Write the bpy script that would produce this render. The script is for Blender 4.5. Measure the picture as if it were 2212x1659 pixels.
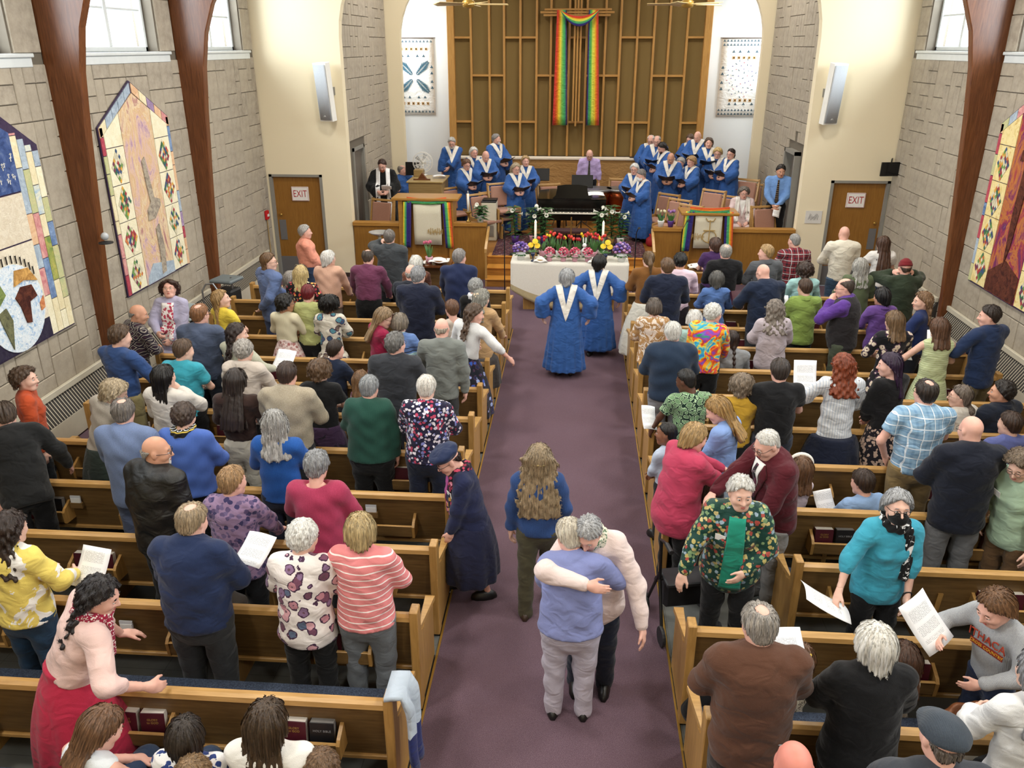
import bpy, bmesh, math, random, os, time
import numpy as np
from mathutils import Vector, Matrix, Euler
T0=time.time()
for o in list(bpy.data.objects): bpy.data.objects.remove(o)
scene=bpy.context.scene
C=scene.collection
PI=math.pi
# ---------------------------------------------------------------- camera (on the rear balcony)
FPX=1770.0; CXP,CYP=1106.0,829.5; CAMH=4.6
PITCH=math.atan((CYP-99)/FPX); YAW=math.atan(144/math.hypot(FPX,CYP-99))
cd=bpy.data.cameras.new('camera'); cam=bpy.data.objects.new('camera',cd); C.objects.link(cam)
cd.sensor_fit='HORIZONTAL'; cd.sensor_width=36; cd.lens=FPX/2212*36; cd.clip_end=200
cam.location=(0,0,CAMH); cam.rotation_euler=(PI/2-PITCH,0,YAW); scene.camera=cam
# ---------------------------------------------------------------- world, exposure
w=bpy.data.worlds.new('world'); scene.world=w; w.use_nodes=True
w.node_tree.nodes['Background'].inputs[0].default_value=(.80,.90,1,1)
w.node_tree.nodes['Background'].inputs[1].default_value=3.2
vs=scene.view_settings; vs.view_transform='Standard'; vs.look='None'; vs.gamma=1; vs.use_curve_mapping=False
vs.exposure=0.34
DAYLIGHT=170; LAMP=92
# ---------------------------------------------------------------- pixel -> place
_fw=np.array([-math.sin(YAW)*math.cos(PITCH),math.cos(YAW)*math.cos(PITCH),-math.sin(PITCH)])
_rt=np.array([math.cos(YAW),math.sin(YAW),0]); _up=np.cross(_rt,_fw)
def ray(x,y): return _fw+_rt*(x-CXP)/FPX+_up*(CYP-y)/FPX
def at_z(x,y,z):
    d=ray(x,y); t=(z-CAMH)/d[2]; return float(d[0]*t),float(d[1]*t)
def at_y(x,y,Y):
    d=ray(x,y); t=Y/d[1]; return float(d[0]*t),float(CAMH+d[2]*t)
def at_x(x,y,X):
    d=ray(x,y); t=X/d[0]; return float(d[1]*t),float(CAMH+d[2]*t)
# ---------------------------------------------------------------- colours and materials
def lin(c):
    if isinstance(c,str):
        c=c.lstrip('#'); c=[int(c[i:i+2],16)/255 for i in (0,2,4)]
    return tuple((v/12.92 if v<=.04045 else ((v+.055)/1.055)**2.4) for v in c[:3])+(1,)
MATS={}
class NT:
    def __init__(s,name):
        s.m=bpy.data.materials.new(name); s.m.use_nodes=True; s.t=s.m.node_tree; s.n=s.t.nodes
        s.b=s.n['Principled BSDF']
    def node(s,typ,**kw):
        n=s.n.new(typ)
        for k,v in kw.items():
            if k.startswith('i_'):
                key=k[2:]; key=int(key) if key.isdigit() else key.replace('_',' ')
                n.inputs[key].default_value=v
            else: setattr(n,k,v)
        return n
    def link(s,a,b): s.t.links.new(a,b)
    def ramp(s,fac,stops,interp='LINEAR'):
        r=s.n.new('ShaderNodeValToRGB'); r.color_ramp.interpolation=interp
        e=r.color_ramp.elements
        while len(e)<len(stops): e.new(.5)
        for i,(p,c) in enumerate(stops): e[i].position=p; e[i].color=lin(c)
        s.link(fac,r.inputs[0]); return r.outputs[0]
    def mix(s,fac,a,b,mode='MIX'):
        m=s.n.new('ShaderNodeMix'); m.data_type='RGBA'; m.blend_type=mode
        for v,i in ((fac,0),(a,6),(b,7)):
            if hasattr(v,'links'): s.link(v,m.inputs[i])
            elif i==0: m.inputs[0].default_value=v
            else: m.inputs[i].default_value=lin(v)
        return m.outputs[2]
    def math(s,op,a,b=0.0):
        m=s.n.new('ShaderNodeMath'); m.operation=op
        for v,i in ((a,0),(b,1)):
            if hasattr(v,'links'): s.link(v,m.inputs[i])
            else: m.inputs[i].default_value=v
        return m.outputs[0]
    def coord(s,scale=(1,1,1),rot=(0,0,0),kind='Object'):
        tc=s.n.new('ShaderNodeTexCoord'); mp=s.n.new('ShaderNodeMapping')
        mp.inputs['Scale'].default_value=scale; mp.inputs['Rotation'].default_value=rot
        s.link(tc.outputs[kind],mp.inputs[0]); return mp.outputs[0]
    def noise(s,vec,scale,detail=3,rough=.5,dist=0):
        n=s.node('ShaderNodeTexNoise'); n.inputs['Scale'].default_value=scale; n.inputs['Detail'].default_value=detail
        n.inputs['Roughness'].default_value=rough; n.inputs['Distortion'].default_value=dist
        s.link(vec,n.inputs['Vector']); return n.outputs[0]
    def bump(s,h,strength=.3,dist=.01):
        b=s.n.new('ShaderNodeBump'); b.inputs['Strength'].default_value=strength; b.inputs['Distance'].default_value=dist
        s.link(h,b.inputs['Height']); s.link(b.outputs[0],s.b.inputs['Normal'])
    def col(s,c):
        if hasattr(c,'links'): s.link(c,s.b.inputs['Base Color'])
        else: s.b.inputs['Base Color'].default_value=lin(c)
    def rough(s,r,spec=None,metal=None):
        s.b.inputs['Roughness'].default_value=r
        if spec is not None: s.b.inputs['Specular IOR Level'].default_value=spec
        if metal is not None: s.b.inputs['Metallic'].default_value=metal
def plain(c,rough=.5,metal=0,spec=.5,name=None):
    k=('plain',c,rough,metal,spec)
    if k not in MATS:
        n=NT(name or 'plain'); v=n.coord(); f=n.noise(v,9,2)
        n.col(n.mix(n.math('MULTIPLY',f,.25),c,tuple(x*.72 for x in [int(c.lstrip('#')[i:i+2],16)/255 for i in (0,2,4)])))
        n.rough(rough,spec,metal); MATS[k]=n.m
    return MATS[k]
def wood(c1,c2,axis='x',rough=.35,scale=1.0):
    k=('wood',c1,c2,axis,rough,scale)
    if k not in MATS:
        n=NT('wood'); sc={'x':(1.2,14,14),'y':(14,1.2,14),'z':(14,14,1.2)}[axis]
        v=n.coord(tuple(a*scale for a in sc)); f=n.noise(v,3,5,.6,.6); g=n.noise(n.coord((.8,.8,.8)),1.5,2)
        c=n.ramp(f,[(.3,c2),(.7,c1)]); n.col(n.mix(n.math('MULTIPLY',g,.35),c,c2)); n.rough(rough,.4)
        n.bump(f,.06,.005); MATS[k]=n.m
    return MATS[k]
def emis(c,s):
    k=('em',c,s)
    if k not in MATS:
        n=NT('light'); n.col(c); n.b.inputs['Emission Color'].default_value=lin(c); n.b.inputs['Emission Strength'].default_value=s; MATS[k]=n.m
    return MATS[k]
def glass_mat():
    if 'glass' not in MATS:
        n=NT('pane_glass'); t=n.node('ShaderNodeBsdfTransparent'); g=n.node('ShaderNodeBsdfGlossy'); g.inputs['Roughness'].default_value=.03
        m=n.node('ShaderNodeMixShader'); m.inputs[0].default_value=.06; n.link(t.outputs[0],m.inputs[1]); n.link(g.outputs[0],m.inputs[2])
        n.link(m.outputs[0],n.n['Material Output'].inputs[0]); MATS['glass']=n.m
    return MATS['glass']
# ---------------------------------------------------------------- mesh helpers
class MB:
    def __init__(s): s.v=[]; s.f=[]; s.mi=[]
    def add(s,v,f,mi=0):
        o=len(s.v); s.v+= [tuple(float(c) for c in p) for p in v]; s.f+=[tuple(i+o for i in q) for q in f]; s.mi+=[mi]*len(f); return s
    def box(s,x0,x1,y0,y1,z0,z1,mi=0,M=None):
        v=[(x,y,z) for z in (z0,z1) for y in (y0,y1) for x in (x0,x1)]
        if M is not None: v=[M@Vector(p) for p in v]
        return s.add(v,[(0,2,3,1),(4,5,7,6),(0,1,5,4),(2,6,7,3),(0,4,6,2),(1,3,7,5)],mi)
    def bbox(s,x0,x1,y0,y1,z0,z1,b=.01,mi=0,M=None):   # chamfered box
        bm=bmesh.new(); bmesh.ops.create_cube(bm,size=1)
        for q in bm.verts: q.co=Vector(((x0+x1)/2+q.co.x*(x1-x0),(y0+y1)/2+q.co.y*(y1-y0),(z0+z1)/2+q.co.z*(z1-z0)))
        bmesh.ops.bevel(bm,geom=list(bm.edges),offset=b,segments=1,affect='EDGES')
        bm.verts.index_update(); v=[q.co.copy() for q in bm.verts]; f=[[q.index for q in fa.verts] for fa in bm.faces]; bm.free()
        if M is not None: v=[M@p for p in v]
        return s.add(v,f,mi)
    def tube(s,pts,r,n=8,mi=0,caps=True):
        pts=[Vector(p) for p in pts]; rr=r if hasattr(r,'__len__') else [r]*len(pts)
        v=[];f=[]; up=Vector((0,0,1)); prev=None
        for i,p in enumerate(pts):
            d=(pts[min(i+1,len(pts)-1)]-pts[max(i-1,0)]).normalized()
            if prev is None:
                a=d.cross(up) if abs(d.z)<.95 else d.cross(Vector((1,0,0)))
            else: a=prev-d*prev.dot(d)
            a.normalize(); prev=a; b=d.cross(a)
            v+=[p+(a*math.cos(t)+b*math.sin(t))*rr[i] for t in (2*PI*k/n for k in range(n))]
        for i in range(len(pts)-1):
            for k in range(n): f.append((i*n+k,i*n+(k+1)%n,(i+1)*n+(k+1)%n,(i+1)*n+k))
        if caps: f.append(tuple(range(n))[::-1]); f.append(tuple(range((len(pts)-1)*n,len(pts)*n)))
        return s.add(v,f,mi)
    def lathe(s,prof,n=16,c=(0,0,0),mi=0,M=None):
        v=[(c[0]+r*math.cos(2*PI*k/n),c[1]+r*math.sin(2*PI*k/n),c[2]+z) for r,z in prof for k in range(n)]
        if M is not None: v=[M@Vector(p) for p in v]
        f=[(i*n+k,i*n+(k+1)%n,(i+1)*n+(k+1)%n,(i+1)*n+k) for i in range(len(prof)-1) for k in range(n)]
        f.append(tuple(range(n))[::-1]); f.append(tuple(range((len(prof)-1)*n,len(prof)*n)))
        return s.add(v,f,mi)
    def ell(s,c,r,n=10,m=7,mi=0,M=None):
        v=[];f=[]
        for i in range(m+1):
            a=PI*i/m
            for k in range(n): v.append((c[0]+r[0]*math.sin(a)*math.cos(2*PI*k/n),c[1]+r[1]*math.sin(a)*math.sin(2*PI*k/n),c[2]-r[2]*math.cos(a)))
        if M is not None: v=[M@Vector(p) for p in v]
        for i in range(m):
            for k in range(n): f.append((i*n+k,i*n+(k+1)%n,(i+1)*n+(k+1)%n,(i+1)*n+k))
        return s.add(v,f,mi)
    def prism(s,poly,a,b,axis='y',mi=0):       # 2D polygon extruded along an axis
        n=len(poly)
        def P(u,w,t): return {'y':(u,t,w),'x':(t,u,w),'z':(u,w,t)}[axis]
        v=[P(u,w,a) for u,w in poly]+[P(u,w,b) for u,w in poly]
        f=[tuple(range(n)),tuple(range(n,2*n))[::-1]]+[(i,i+n,(i+1)%n+n,(i+1)%n) for i in range(n)]
        return s.add(v,f,mi)
    def grid(s,fn,nu,nv,mi=0,two=None):        # surface fn(u,v) ; two = thickness vector function
        v=[fn(i/nu,j/nv) for j in range(nv+1) for i in range(nu+1)]
        f=[(j*(nu+1)+i,j*(nu+1)+i+1,(j+1)*(nu+1)+i+1,(j+1)*(nu+1)+i) for j in range(nv) for i in range(nu)]
        return s.add(v,f,mi)
    def build(s,name,mats,parent=None,smooth=False,loc=None,fix=True):
        me=bpy.data.meshes.new(name); me.from_pydata(s.v,[],s.f)
        for m in (mats if isinstance(mats,(list,tuple)) else [mats]): me.materials.append(m)
        if any(s.mi): me.polygons.foreach_set('material_index',s.mi)
        if fix:
            bm=bmesh.new(); bm.from_mesh(me); bmesh.ops.recalc_face_normals(bm,faces=bm.faces); bm.to_mesh(me); bm.free()
        if smooth: me.polygons.foreach_set('use_smooth',[True]*len(me.polygons))
        me.update()
        return link(name,me,parent,loc)
def link(name,me,parent=None,loc=None):
    o=bpy.data.objects.new(name,me); C.objects.link(o)
    if parent is not None: o.parent=parent
    if loc is not None: o.location=loc
    return o
def tag(o,label=None,cat=None,group=None,kind=None):
    if label: o['label']=label
    if cat: o['category']=cat
    if group: o['group']=group
    if kind: o['kind']=kind
    return o
def thing(name,label,cat,loc=(0,0,0),rz=0,group=None,kind=None):
    o=bpy.data.objects.new(name,None); o.empty_display_size=.1; C.objects.link(o); o.location=loc; o.rotation_euler=(0,0,rz)
    return tag(o,label,cat,group,kind)
def dup(root,loc,rz=None,label=None,group=None,parent=None):
    c=root.copy(); C.objects.link(c); c.parent=parent
    if loc is not None: c.location=loc
    if rz is not None: c.rotation_euler=(0,0,rz)
    if label: c['label']=label
    if group: c['group']=group
    for ch in root.children: dup(ch,None,None,parent=c)
    return c
def area(name,loc,rot,sx,sy,power,col):
    l=bpy.data.lights.new(name,'AREA'); l.shape='RECTANGLE'; l.size=sx; l.size_y=sy; l.energy=power; l.color=col
    o=bpy.data.objects.new(name,l); C.objects.link(o); o.location=loc; o.rotation_euler=rot; return o
def rowY(r): return 3.93+.838*r
ORD=['first','second','third','fourth','fifth','sixth','seventh','eighth','ninth','tenth','eleventh','twelfth','thirteenth','fourteenth']
XL,XR,YF=-6.37,6.2,16.87
# ================================================================ the room
def carpet_mat():
    n=NT('mauve_carpet'); v=n.coord((1,1,1)); a=n.noise(v,260,2,.7); b=n.noise(v,1.4,3)
    c=n.ramp(a,[(.35,'#4d3d46'),(.55,'#6d5863'),(.75,'#9a8790')]); n.col(n.mix(n.math('MULTIPLY',b,.35),c,'#55404a')); n.rough(.95,.1); n.bump(a,.5,.004); return n.m
def vinyl_mat():
    n=NT('grey_vinyl_tile'); v=n.coord((1,1,1)); a=n.noise(v,5,5,.65,.8)
    ch=n.node('ShaderNodeTexBrick'); n.link(v,ch.inputs['Vector']); ch.offset=0; ch.inputs['Scale'].default_value=1; ch.inputs['Brick Width'].default_value=.45; ch.inputs['Row Height'].default_value=.45; ch.inputs['Mortar Size'].default_value=.003
    ch.inputs['Color1'].default_value=lin('#5d5f5c'); ch.inputs['Color2'].default_value=lin('#6b6c68'); ch.inputs['Mortar'].default_value=lin('#3a3b39')
    n.col(n.mix(n.math('MULTIPLY',a,.7),ch.outputs[0],'#7d7f7a')); n.rough(.45,.4); return n.m
def plaster(c,name):
    n=NT(name); v=n.coord(); f=n.noise(v,70,3); g=n.noise(v,.7,2); n.col(n.mix(n.math('MULTIPLY',g,.18),c,'#d9cba6')); n.rough(.75,.25); n.bump(f,.12,.004); return n.m
M_CARPET=carpet_mat(); M_VINYL=vinyl_mat(); M_CREAM=plaster('#e9dcbd','cream_plaster'); M_WHITEW=plaster('#e9eef2','daylit_white_plaster')  # M_WHITEW base colour carries the bluish tint of side daylight
M_WHITE=plain('#eceae2',.45); M_GOLD=plain('#b99143',.35,.6)
def stone_mat():
    n=NT('grey_stone'); v=n.coord((1,1,1)); a=n.noise(v,7,6,.7); b=n.noise(v,90,2)
    oi=n.node('ShaderNodeObjectInfo'); r=oi.outputs['Random']
    c=n.ramp(a,[(.3,'#8d8476'),(.55,'#a69c8c'),(.8,'#b9af9e')]); c=n.mix(n.math('MULTIPLY',r,.5),c,'#b0a592'); n.col(c); n.rough(.9,.2); n.bump(n.math('ADD',a,n.math('MULTIPLY',b,.4)),.5,.012); return n.m
M_STONE=stone_mat(); M_MORTAR=plain('#6f675b',.95,0,.2)
M_OAK=wood('#c59c60','#a67e47','x'); M_OAKZ=wood('#bc9255','#9a733c','z'); M_OAKY=wood('#c59c60','#a67e47','y')
M_PANEL=wood('#7f633b','#604829','x',.4); M_PANELZ=wood('#a07431','#865d22','z',.4)
M_ARCH=wood('#7c4c2b','#552e15','z',.32); M_DOOR=wood('#9a6c2e','#82571f','z',.4)
M_GREYP=plain('#8e8b82',.5); M_DARK=plain('#1a1614',.6); M_BLACK=plain('#0d0d0e',.4); M_STEEL=plain('#9a9b9c',.35,.8)
M_CHARCOAL=plain('#232427',.55)
def struct(name,mb,mat,smooth=False): return tag(mb.build(name,mat,None,smooth),kind='structure')
struct('floor',MB().box(XL-.3,XR+.3,-3.2,YF+.3,-.1,0),M_VINYL)
cp=MB().box(-1.0,.86,-3,13.6,0,.012); cp.box(XL,XR,13.6,YF,0,.012); cp.box(XL,-5.5,-3,13.6,0,.012); cp.box(5.42,XR,-3,13.6,0,.012)
struct('floor_carpet',cp,M_CARPET)
for i,x in enumerate((-1.018,.86)): struct(f'trim_{i+1}',MB().box(x,x+.018,-3,13.6,0,.016),M_GOLD)
# ---- side walls: mortar plane with openings, real stones set on it
WIN=[(-.2,2.1),(3.7,6.0),(7.2,9.5),(10.68,13.0),(14.15,16.35)]
ZS,ZT=4.52,6.1
def stone_mesh(w,h,cache={}):
    k=(round(w,3),round(h,3))
    if k not in cache:
        m=MB(); g=.005; d=.022; b=.008; x0,x1,z0,z1=g,w-g,g,h-g
        v=[(x0,0,z0),(x1,0,z0),(x1,0,z1),(x0,0,z1),(x0,-d+b,z0),(x1,-d+b,z0),(x1,-d+b,z1),(x0,-d+b,z1),(x0+b,-d,z0+b),(x1-b,-d,z0+b),(x1-b,-d,z1-b),(x0+b,-d,z1-b)]
        f=[(a,(a+1)%4,(a+1)%4+4,a+4) for a in range(4)]+[(a+4,(a+1)%4+4,(a+1)%4+8,a+8) for a in range(4)]+[(8,9,10,11)]
        m.add(v,f); me=bpy.data.meshes.new('stone'); me.from_pydata(m.v,[],m.f); me.materials.append(M_STONE); me.update(); cache[k]=me
    return cache[k]
def pack(u0,u1,v0,v1,unit,seed,ok=lambda u,v,w,h:True):
    rnd=random.Random(seed); nu=int((u1-u0)/unit); nv=int((v1-v0)/unit); uu=(u1-u0)/nu; vv=(v1-v0)/nv
    G=np.zeros((nu,nv),bool); out=[]
    for j in range(nv):
        for i in range(nu):
            if G[i,j]: continue
            opts=[(2,2)]*5+[(1,2)]*4+[(2,1)]*3+[(1,1)]*2+[(3,2)]*2+[(2,3)]*3+[(1,3)]; rnd.shuffle(opts)
            for a,b in opts+[(1,1)]:
                if i+a<=nu and j+b<=nv and not G[i:i+a,j:j+b].any():
                    G[i:i+a,j:j+b]=True
                    if ok(u0+i*uu,v0+j*vv,a*uu,b*vv): out.append((u0+i*uu,v0+j*vv,a*uu,b*vv))
                    break
    return out
def lay(parent,rects,place,rz,limit=290,key=None):
    rects=sorted(rects,key=key) if key else rects
    for (u,v,w,h) in rects[:limit]:
        o=link('stone',stone_mesh(w,h),parent); o.location=place(u,v); o.rotation_euler=(random.uniform(-.012,.012),0,rz)
    rest=rects[limit:]
    if rest:
        m=MB()
        for (u,v,w,h) in rest:
            me=stone_mesh(w,h); M=Matrix.Translation(place(u,v))@Matrix.Rotation(rz,4,'Z')
            m.add([M@q.co for q in me.vertices],[tuple(p.vertices) for p in me.polygons])
        tag(m.build('stone',M_STONE,parent,fix=False),kind='stuff')
def inview(X):
    def k(r): return 0 if True else 1
    return k
def side_wall(name,X,sg,seed):
    t=.32; m=MB(); a,b=(X-t,X) if sg>0 else (X,X+t)
    m.box(a,b,-3.2,YF+.3,0,ZS); m.box(a,b,-3.2,YF+.3,ZT,7.2)
    ys=[-3.2]+[y for w_ in WIN for y in w_]+[YF+.3]
    for i in range(0,len(ys),2): m.box(a,b,ys[i],ys[i+1],ZS,ZT)
    o=struct(name,m,M_MORTAR)
    lo=(6.7 if sg>0 else 8.0)
    rects=pack(lo,YF-.02,.02,ZS-.12,.205,seed)
    def ok(u,v,w_,h): return not any(u<y1 and u+w_>y0 for y0,y1 in WIN)
    for y0,y1 in ((9.52,10.04),(13.03,13.53),(16.38,16.85),(10.2,10.66),(13.68,14.12)): rects+=pack(y0,y1,ZS,ZT+.6,.24,seed+1)
    rz=PI/2 if sg>0 else -PI/2
    if sg>0: lay(o,rects,lambda u,v:Vector((X,u,v)),rz,290,lambda r:-r[2]*r[3]/(r[0]**2)*(1 if r[1]<4.6 else .5)*(1 if r[1]>.8 else .3))
    else: lay(o,rects,lambda u,v:Vector((X,u,v)),rz,290,lambda r:-r[2]*r[3]/(r[0]**2)*(1 if r[1]>.8 else .3)) if False else lay(o,[(u+w_,v,w_,h) for u,v,w_,h in rects],lambda u,v:Vector((X,u,v)),rz,290,lambda r:-r[2]*r[3]/(r[0]**2)*(1 if r[1]>.8 else .3))
    return o
side_wall('wall_left',XL,1,3); side_wall('wall_right',XR,-1,5)
M_FRAME=plain('#d9dedd',.45)
wi=0
for sg,X in ((1,XL),(-1,XR)):
    for (y0,y1) in WIN:
        if sg<0 and y0<3: pass
        wi+=1; xo=X-sg*.2
        wd=thing(f'window_{wi}',None,None,(xo,y0,ZS),0,None,'structure'); L=y1-y0; Hh=ZT-ZS
        f=MB()
        for (ya,yb,za,zb) in ((0,.07,0,Hh),(L-.07,L,0,Hh),(0,L,0,.07),(0,L,Hh-.07,Hh)): f.bbox(-.05,.05,ya,yb,za,zb,.008)
        f.build('frame',M_FRAME,wd)
        mu=L*.55
        MB().bbox(-.045,.045,mu-.045,mu+.045,.07,Hh-.07,.008).build('mullion',M_FRAME,wd)
        for (ya,yb) in ((.07,mu-.045),(mu+.045,L-.07)):
            MB().bbox(-.03,.03,ya,yb,.55,.585,.006).build('muntin',M_FRAME,wd)
            for za,zb in ((.07,.55),(.585,Hh-.07)): MB().box(-.004,.004,ya,yb,za,zb).build('pane',glass_mat(),wd)
        s_=MB(); s_.bbox(*( (-.1,.26) if sg>0 else (-.26,.1)),-.1,L+.32,-.045,0,.008); s_.bbox(*((.2,.235) if sg>0 else (-.235,-.2)),-.1,L+.3,-.15,-.045,.006)
        s_.build('sill',M_FRAME,wd)
        area('daylight',(X-sg*.75,(y0+y1)/2,ZS+Hh/2+.1),(0,-sg*PI/2*.93,0),Hh,L,DAYLIGHT,(.86,.94,1))
# ---- front wall with the chancel arch
def arch_curve(x0,x1,zs,r,zt,n=10):   # rounded shoulders then flat crown
    pts=[(x0,zs)]+[(x0+r-r*math.cos(a),zs+(zt-zs)*math.sin(a)) for a in (PI/2*k/n for k in range(1,n+1))]
    return pts+[(x1-(x-x0),z) for x,z in pts[::-1]]
def arch_wall(name,xo0,xo1,x0,x1,y0,y1,zs,r,zt,top,mat,door=None):
    m=MB(); cv=arch_curve(x0,x1,zs,r,zt)
    for a,b in ((xo0,x0),(x1,xo1)):
        dd=[d for d in (door or []) if a-.3<d[0]<b]
        if dd:
            d0,d1,dz=dd[0]
            if d0>a: m.box(a,d0,y0,y1,0,dz)
            if d1<b: m.box(d1,b,y0,y1,0,dz)
            m.box(a,b,y0,y1,dz,zs)
        else: m.box(a,b,y0,y1,0,zs)
        m.box(a,b,y0,y1,zs,top)
    n=len(cv)
    v=[(x,y,z) for y in (y0,y1) for x,z in cv]+[(x,y,top) for y in (y0,y1) for x,z in cv]; f=[]
    for i in range(n-1):
        f+=[(i,i+1,2*n+i+1,2*n+i),(n+i,3*n+i,3*n+i+1,n+i+1),(i,n+i,n+i+1,i+1)]
    m.add(v,f); return struct(name,m,mat)
arch_wall('wall_front',XL,XR,-4.62,4.48,YF,YF+.22,4.75,1.7,6.6,8.2,M_CREAM,[(-6.31,-5.19,2.15),(5.04,6.18,2.15)])
bb=MB(); bb.box(-5.17,-4.6,YF-.02,YF,0,.1); bb.box(4.5,5.02,YF-.02,YF,0,.1); struct('baseboard_front',bb,plain('#3b2b25',.6))
# ---- doors with EXIT signs
def text_mesh(s,size,mat,parent,loc,rot,ext=.002,name='lettering',sx=1):
    cu=bpy.data.curves.new('t','FONT'); cu.body=s; cu.size=size; cu.extrude=ext; cu.align_x='CENTER'; cu.align_y='CENTER'; cu.resolution_u=2
    o=bpy.data.objects.new('t',cu); C.objects.link(o); dg=bpy.context.evaluated_depsgraph_get(); me=bpy.data.meshes.new_from_object(o.evaluated_get(dg)); bpy.data.objects.remove(o)
    me.materials.clear(); me.materials.append(mat); q=link(name,me,parent,loc); q.rotation_euler=rot; q.scale=(sx,1,1); return q
M_RED=plain('#b01f24',.5); M_RED2=plain('#c5121b',.4); M_SIGN=plain('#efece6',.5)
for i,(x0,x1,hs) in enumerate(((-6.31,-5.19,-1),(5.04,6.18,1))):
    d=thing(f'door_{i+1}',None,None,((x0+x1)/2,YF+.05,0),0,None,'structure'); hw=(x1-x0)/2
    MB().box(-hw+.05,hw-.05,.02,.07,.01,2.11).build('door_leaf',M_DOOR,d)
    f=MB(); f.box(-hw,-hw+.06,-.06,.1,0,2.15); f.box(hw-.06,hw,-.06,.1,0,2.15); f.box(-hw,hw,-.06,.1,2.1,2.15); f.build('door_frame',M_GREYP,d)
    MB().box(-hw+.06,hw-.06,.008,.02,.02,.42).build('kick_plate',plain('#6c6a69',.5),d)
    e=hs*(hw-.1); MB().box(min(e,e-hs*.14),max(e,e-hs*.14),.006,.02,.78,1.2).build('push_plate',plain('#6c6a69',.5),d)
    MB().ell((hs*(hw-.17),-.03,1.32),(.03,.035,.03)).build('door_knob',M_GOLD,d,True)
    px=(648,419) if i==0 else (1849,433); x,z=at_y(*px,YF+.03)
    s=thing('exit_sign',('white EXIT sign with red letters on the door beside the fire alarm','white EXIT sign with red letters on the door under the small television')[i],'sign',(x,YF+.045,z),0,'exit signs')
    MB().bbox(-.18,.18,-.012,.018,-.145,.145,.006).build('sign_board',M_SIGN,s)
    r=MB(); 
    for a in ((-.17,.17,.132,.137),(-.17,.17,-.137,-.132),(-.17,-.165,-.137,.137),(.165,.17,-.137,.137)): r.box(a[0],a[1],-.0135,-.012,a[2],a[3])
    r.build('border',M_RED,s); text_mesh('EXIT',.2,M_RED,s,(0,-.0125,-.002),(PI/2,0,0),.001,sx=.72)
# ---- laminated wooden arches
WP=[(0,.13),(.8,.17),(1.8,.235),(2.7,.30),(3.6,.37),(4.3,.44),(4.8,.54),(5.2,.70),(5.7,1.02),(6.3,1.6),(7,2.5),(7.6,3.6),(8.1,4.9),(8.35,6.3)]
def arch_rib(X,sg,y0,label):
    m=MB(); inner=[(X+sg*w_,z) for z,w_ in WP]; outer=[(X,z) if z<6 else (X+sg*max(0,w_-.9),z+.75*min(1,(z-6))) for z,w_ in WP]
    n=len(WP); v=[]; f=[]
    for y in (y0,y0+.14): v+=[(x,y,z) for x,z in inner]+[(x,y,z) for x,z in outer]
    for i in range(n-1):
        f+=[(i,i+1,n+i+1,n+i),(2*n+i,3*n+i,3*n+i+1,2*n+i+1),(i,2*n+i,2*n+i+1,i+1),(n+i,n+i+1,3*n+i+1,3*n+i)]
    f+=[(0,n,3*n,2*n)]
    m.add(v,f); o=m.build('wooden_arch',M_ARCH); 
    me=o.data; tag(o,label,'pillar','laminated wooden arches')
    o.modifiers.new('b','BEVEL').width=.012; return o
for y,l in ((10.05,'dark laminated wooden arch standing between the two quilts on the stone wall'),(13.55,'dark laminated wooden arch between the hands quilt and the exit door'),(6.55,'dark laminated wooden arch behind the world map quilt')): arch_rib(XL,1,y,l)
for y,l in ((13.35,'dark laminated wooden arch beside the purple sword quilt'),(9.85,'dark laminated wooden arch past the purple sword quilt')): arch_rib(XR,-1,y,l)
# ---- rear wall, ceiling (out of the picture, close the room), unseen lamps added to brighten the nave
struct('wall_rear',MB().box(XL-.3,XR+.3,-3.5,-3.2,0,9.6),M_CREAM)
cl=MB(); cl.add([(XL-.3,-3.5,7.2),(0,-3.5,9.6),(0,YF+.3,9.6),(XL-.3,YF+.3,7.2),(XR+.3,-3.5,7.2),(XR+.3,YF+.3,7.2)],[(0,1,2,3),(1,4,5,2)]); struct('ceiling',cl,plaster('#e6d7b5','ceiling_board'))
for y in (-1,2.6,6.2,9.8,13.4):
    for x in (-3.2,3.0):
        t=thing('added_lamp','added round white glass lamp above the nave, out of view','lamp',(x,y,6.6),0,'added nave lamps')
        MB().lathe([(.05,.42),(.3,.36),(.42,.2),(.44,.08),(.40,.05)],20).build('lamp_shade',M_WHITE,t,True)
        MB().tube([(0,0,.4),(0,0,1.9)],.015).build('rod',M_BLACK,t)
        MB().lathe([(.39,.06),(.39,.075)],20).build('diffuser',emis('#fff0d8',1.2),t)
        l=bpy.data.lights.new('added_lamp_light','AREA'); l.shape='DISK'; l.size=.8; l.energy=LAMP; l.color=(1,.955,.89); lo=bpy.data.objects.new('added_lamp_light',l); C.objects.link(lo); lo.location=(x,y,6.62)
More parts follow.
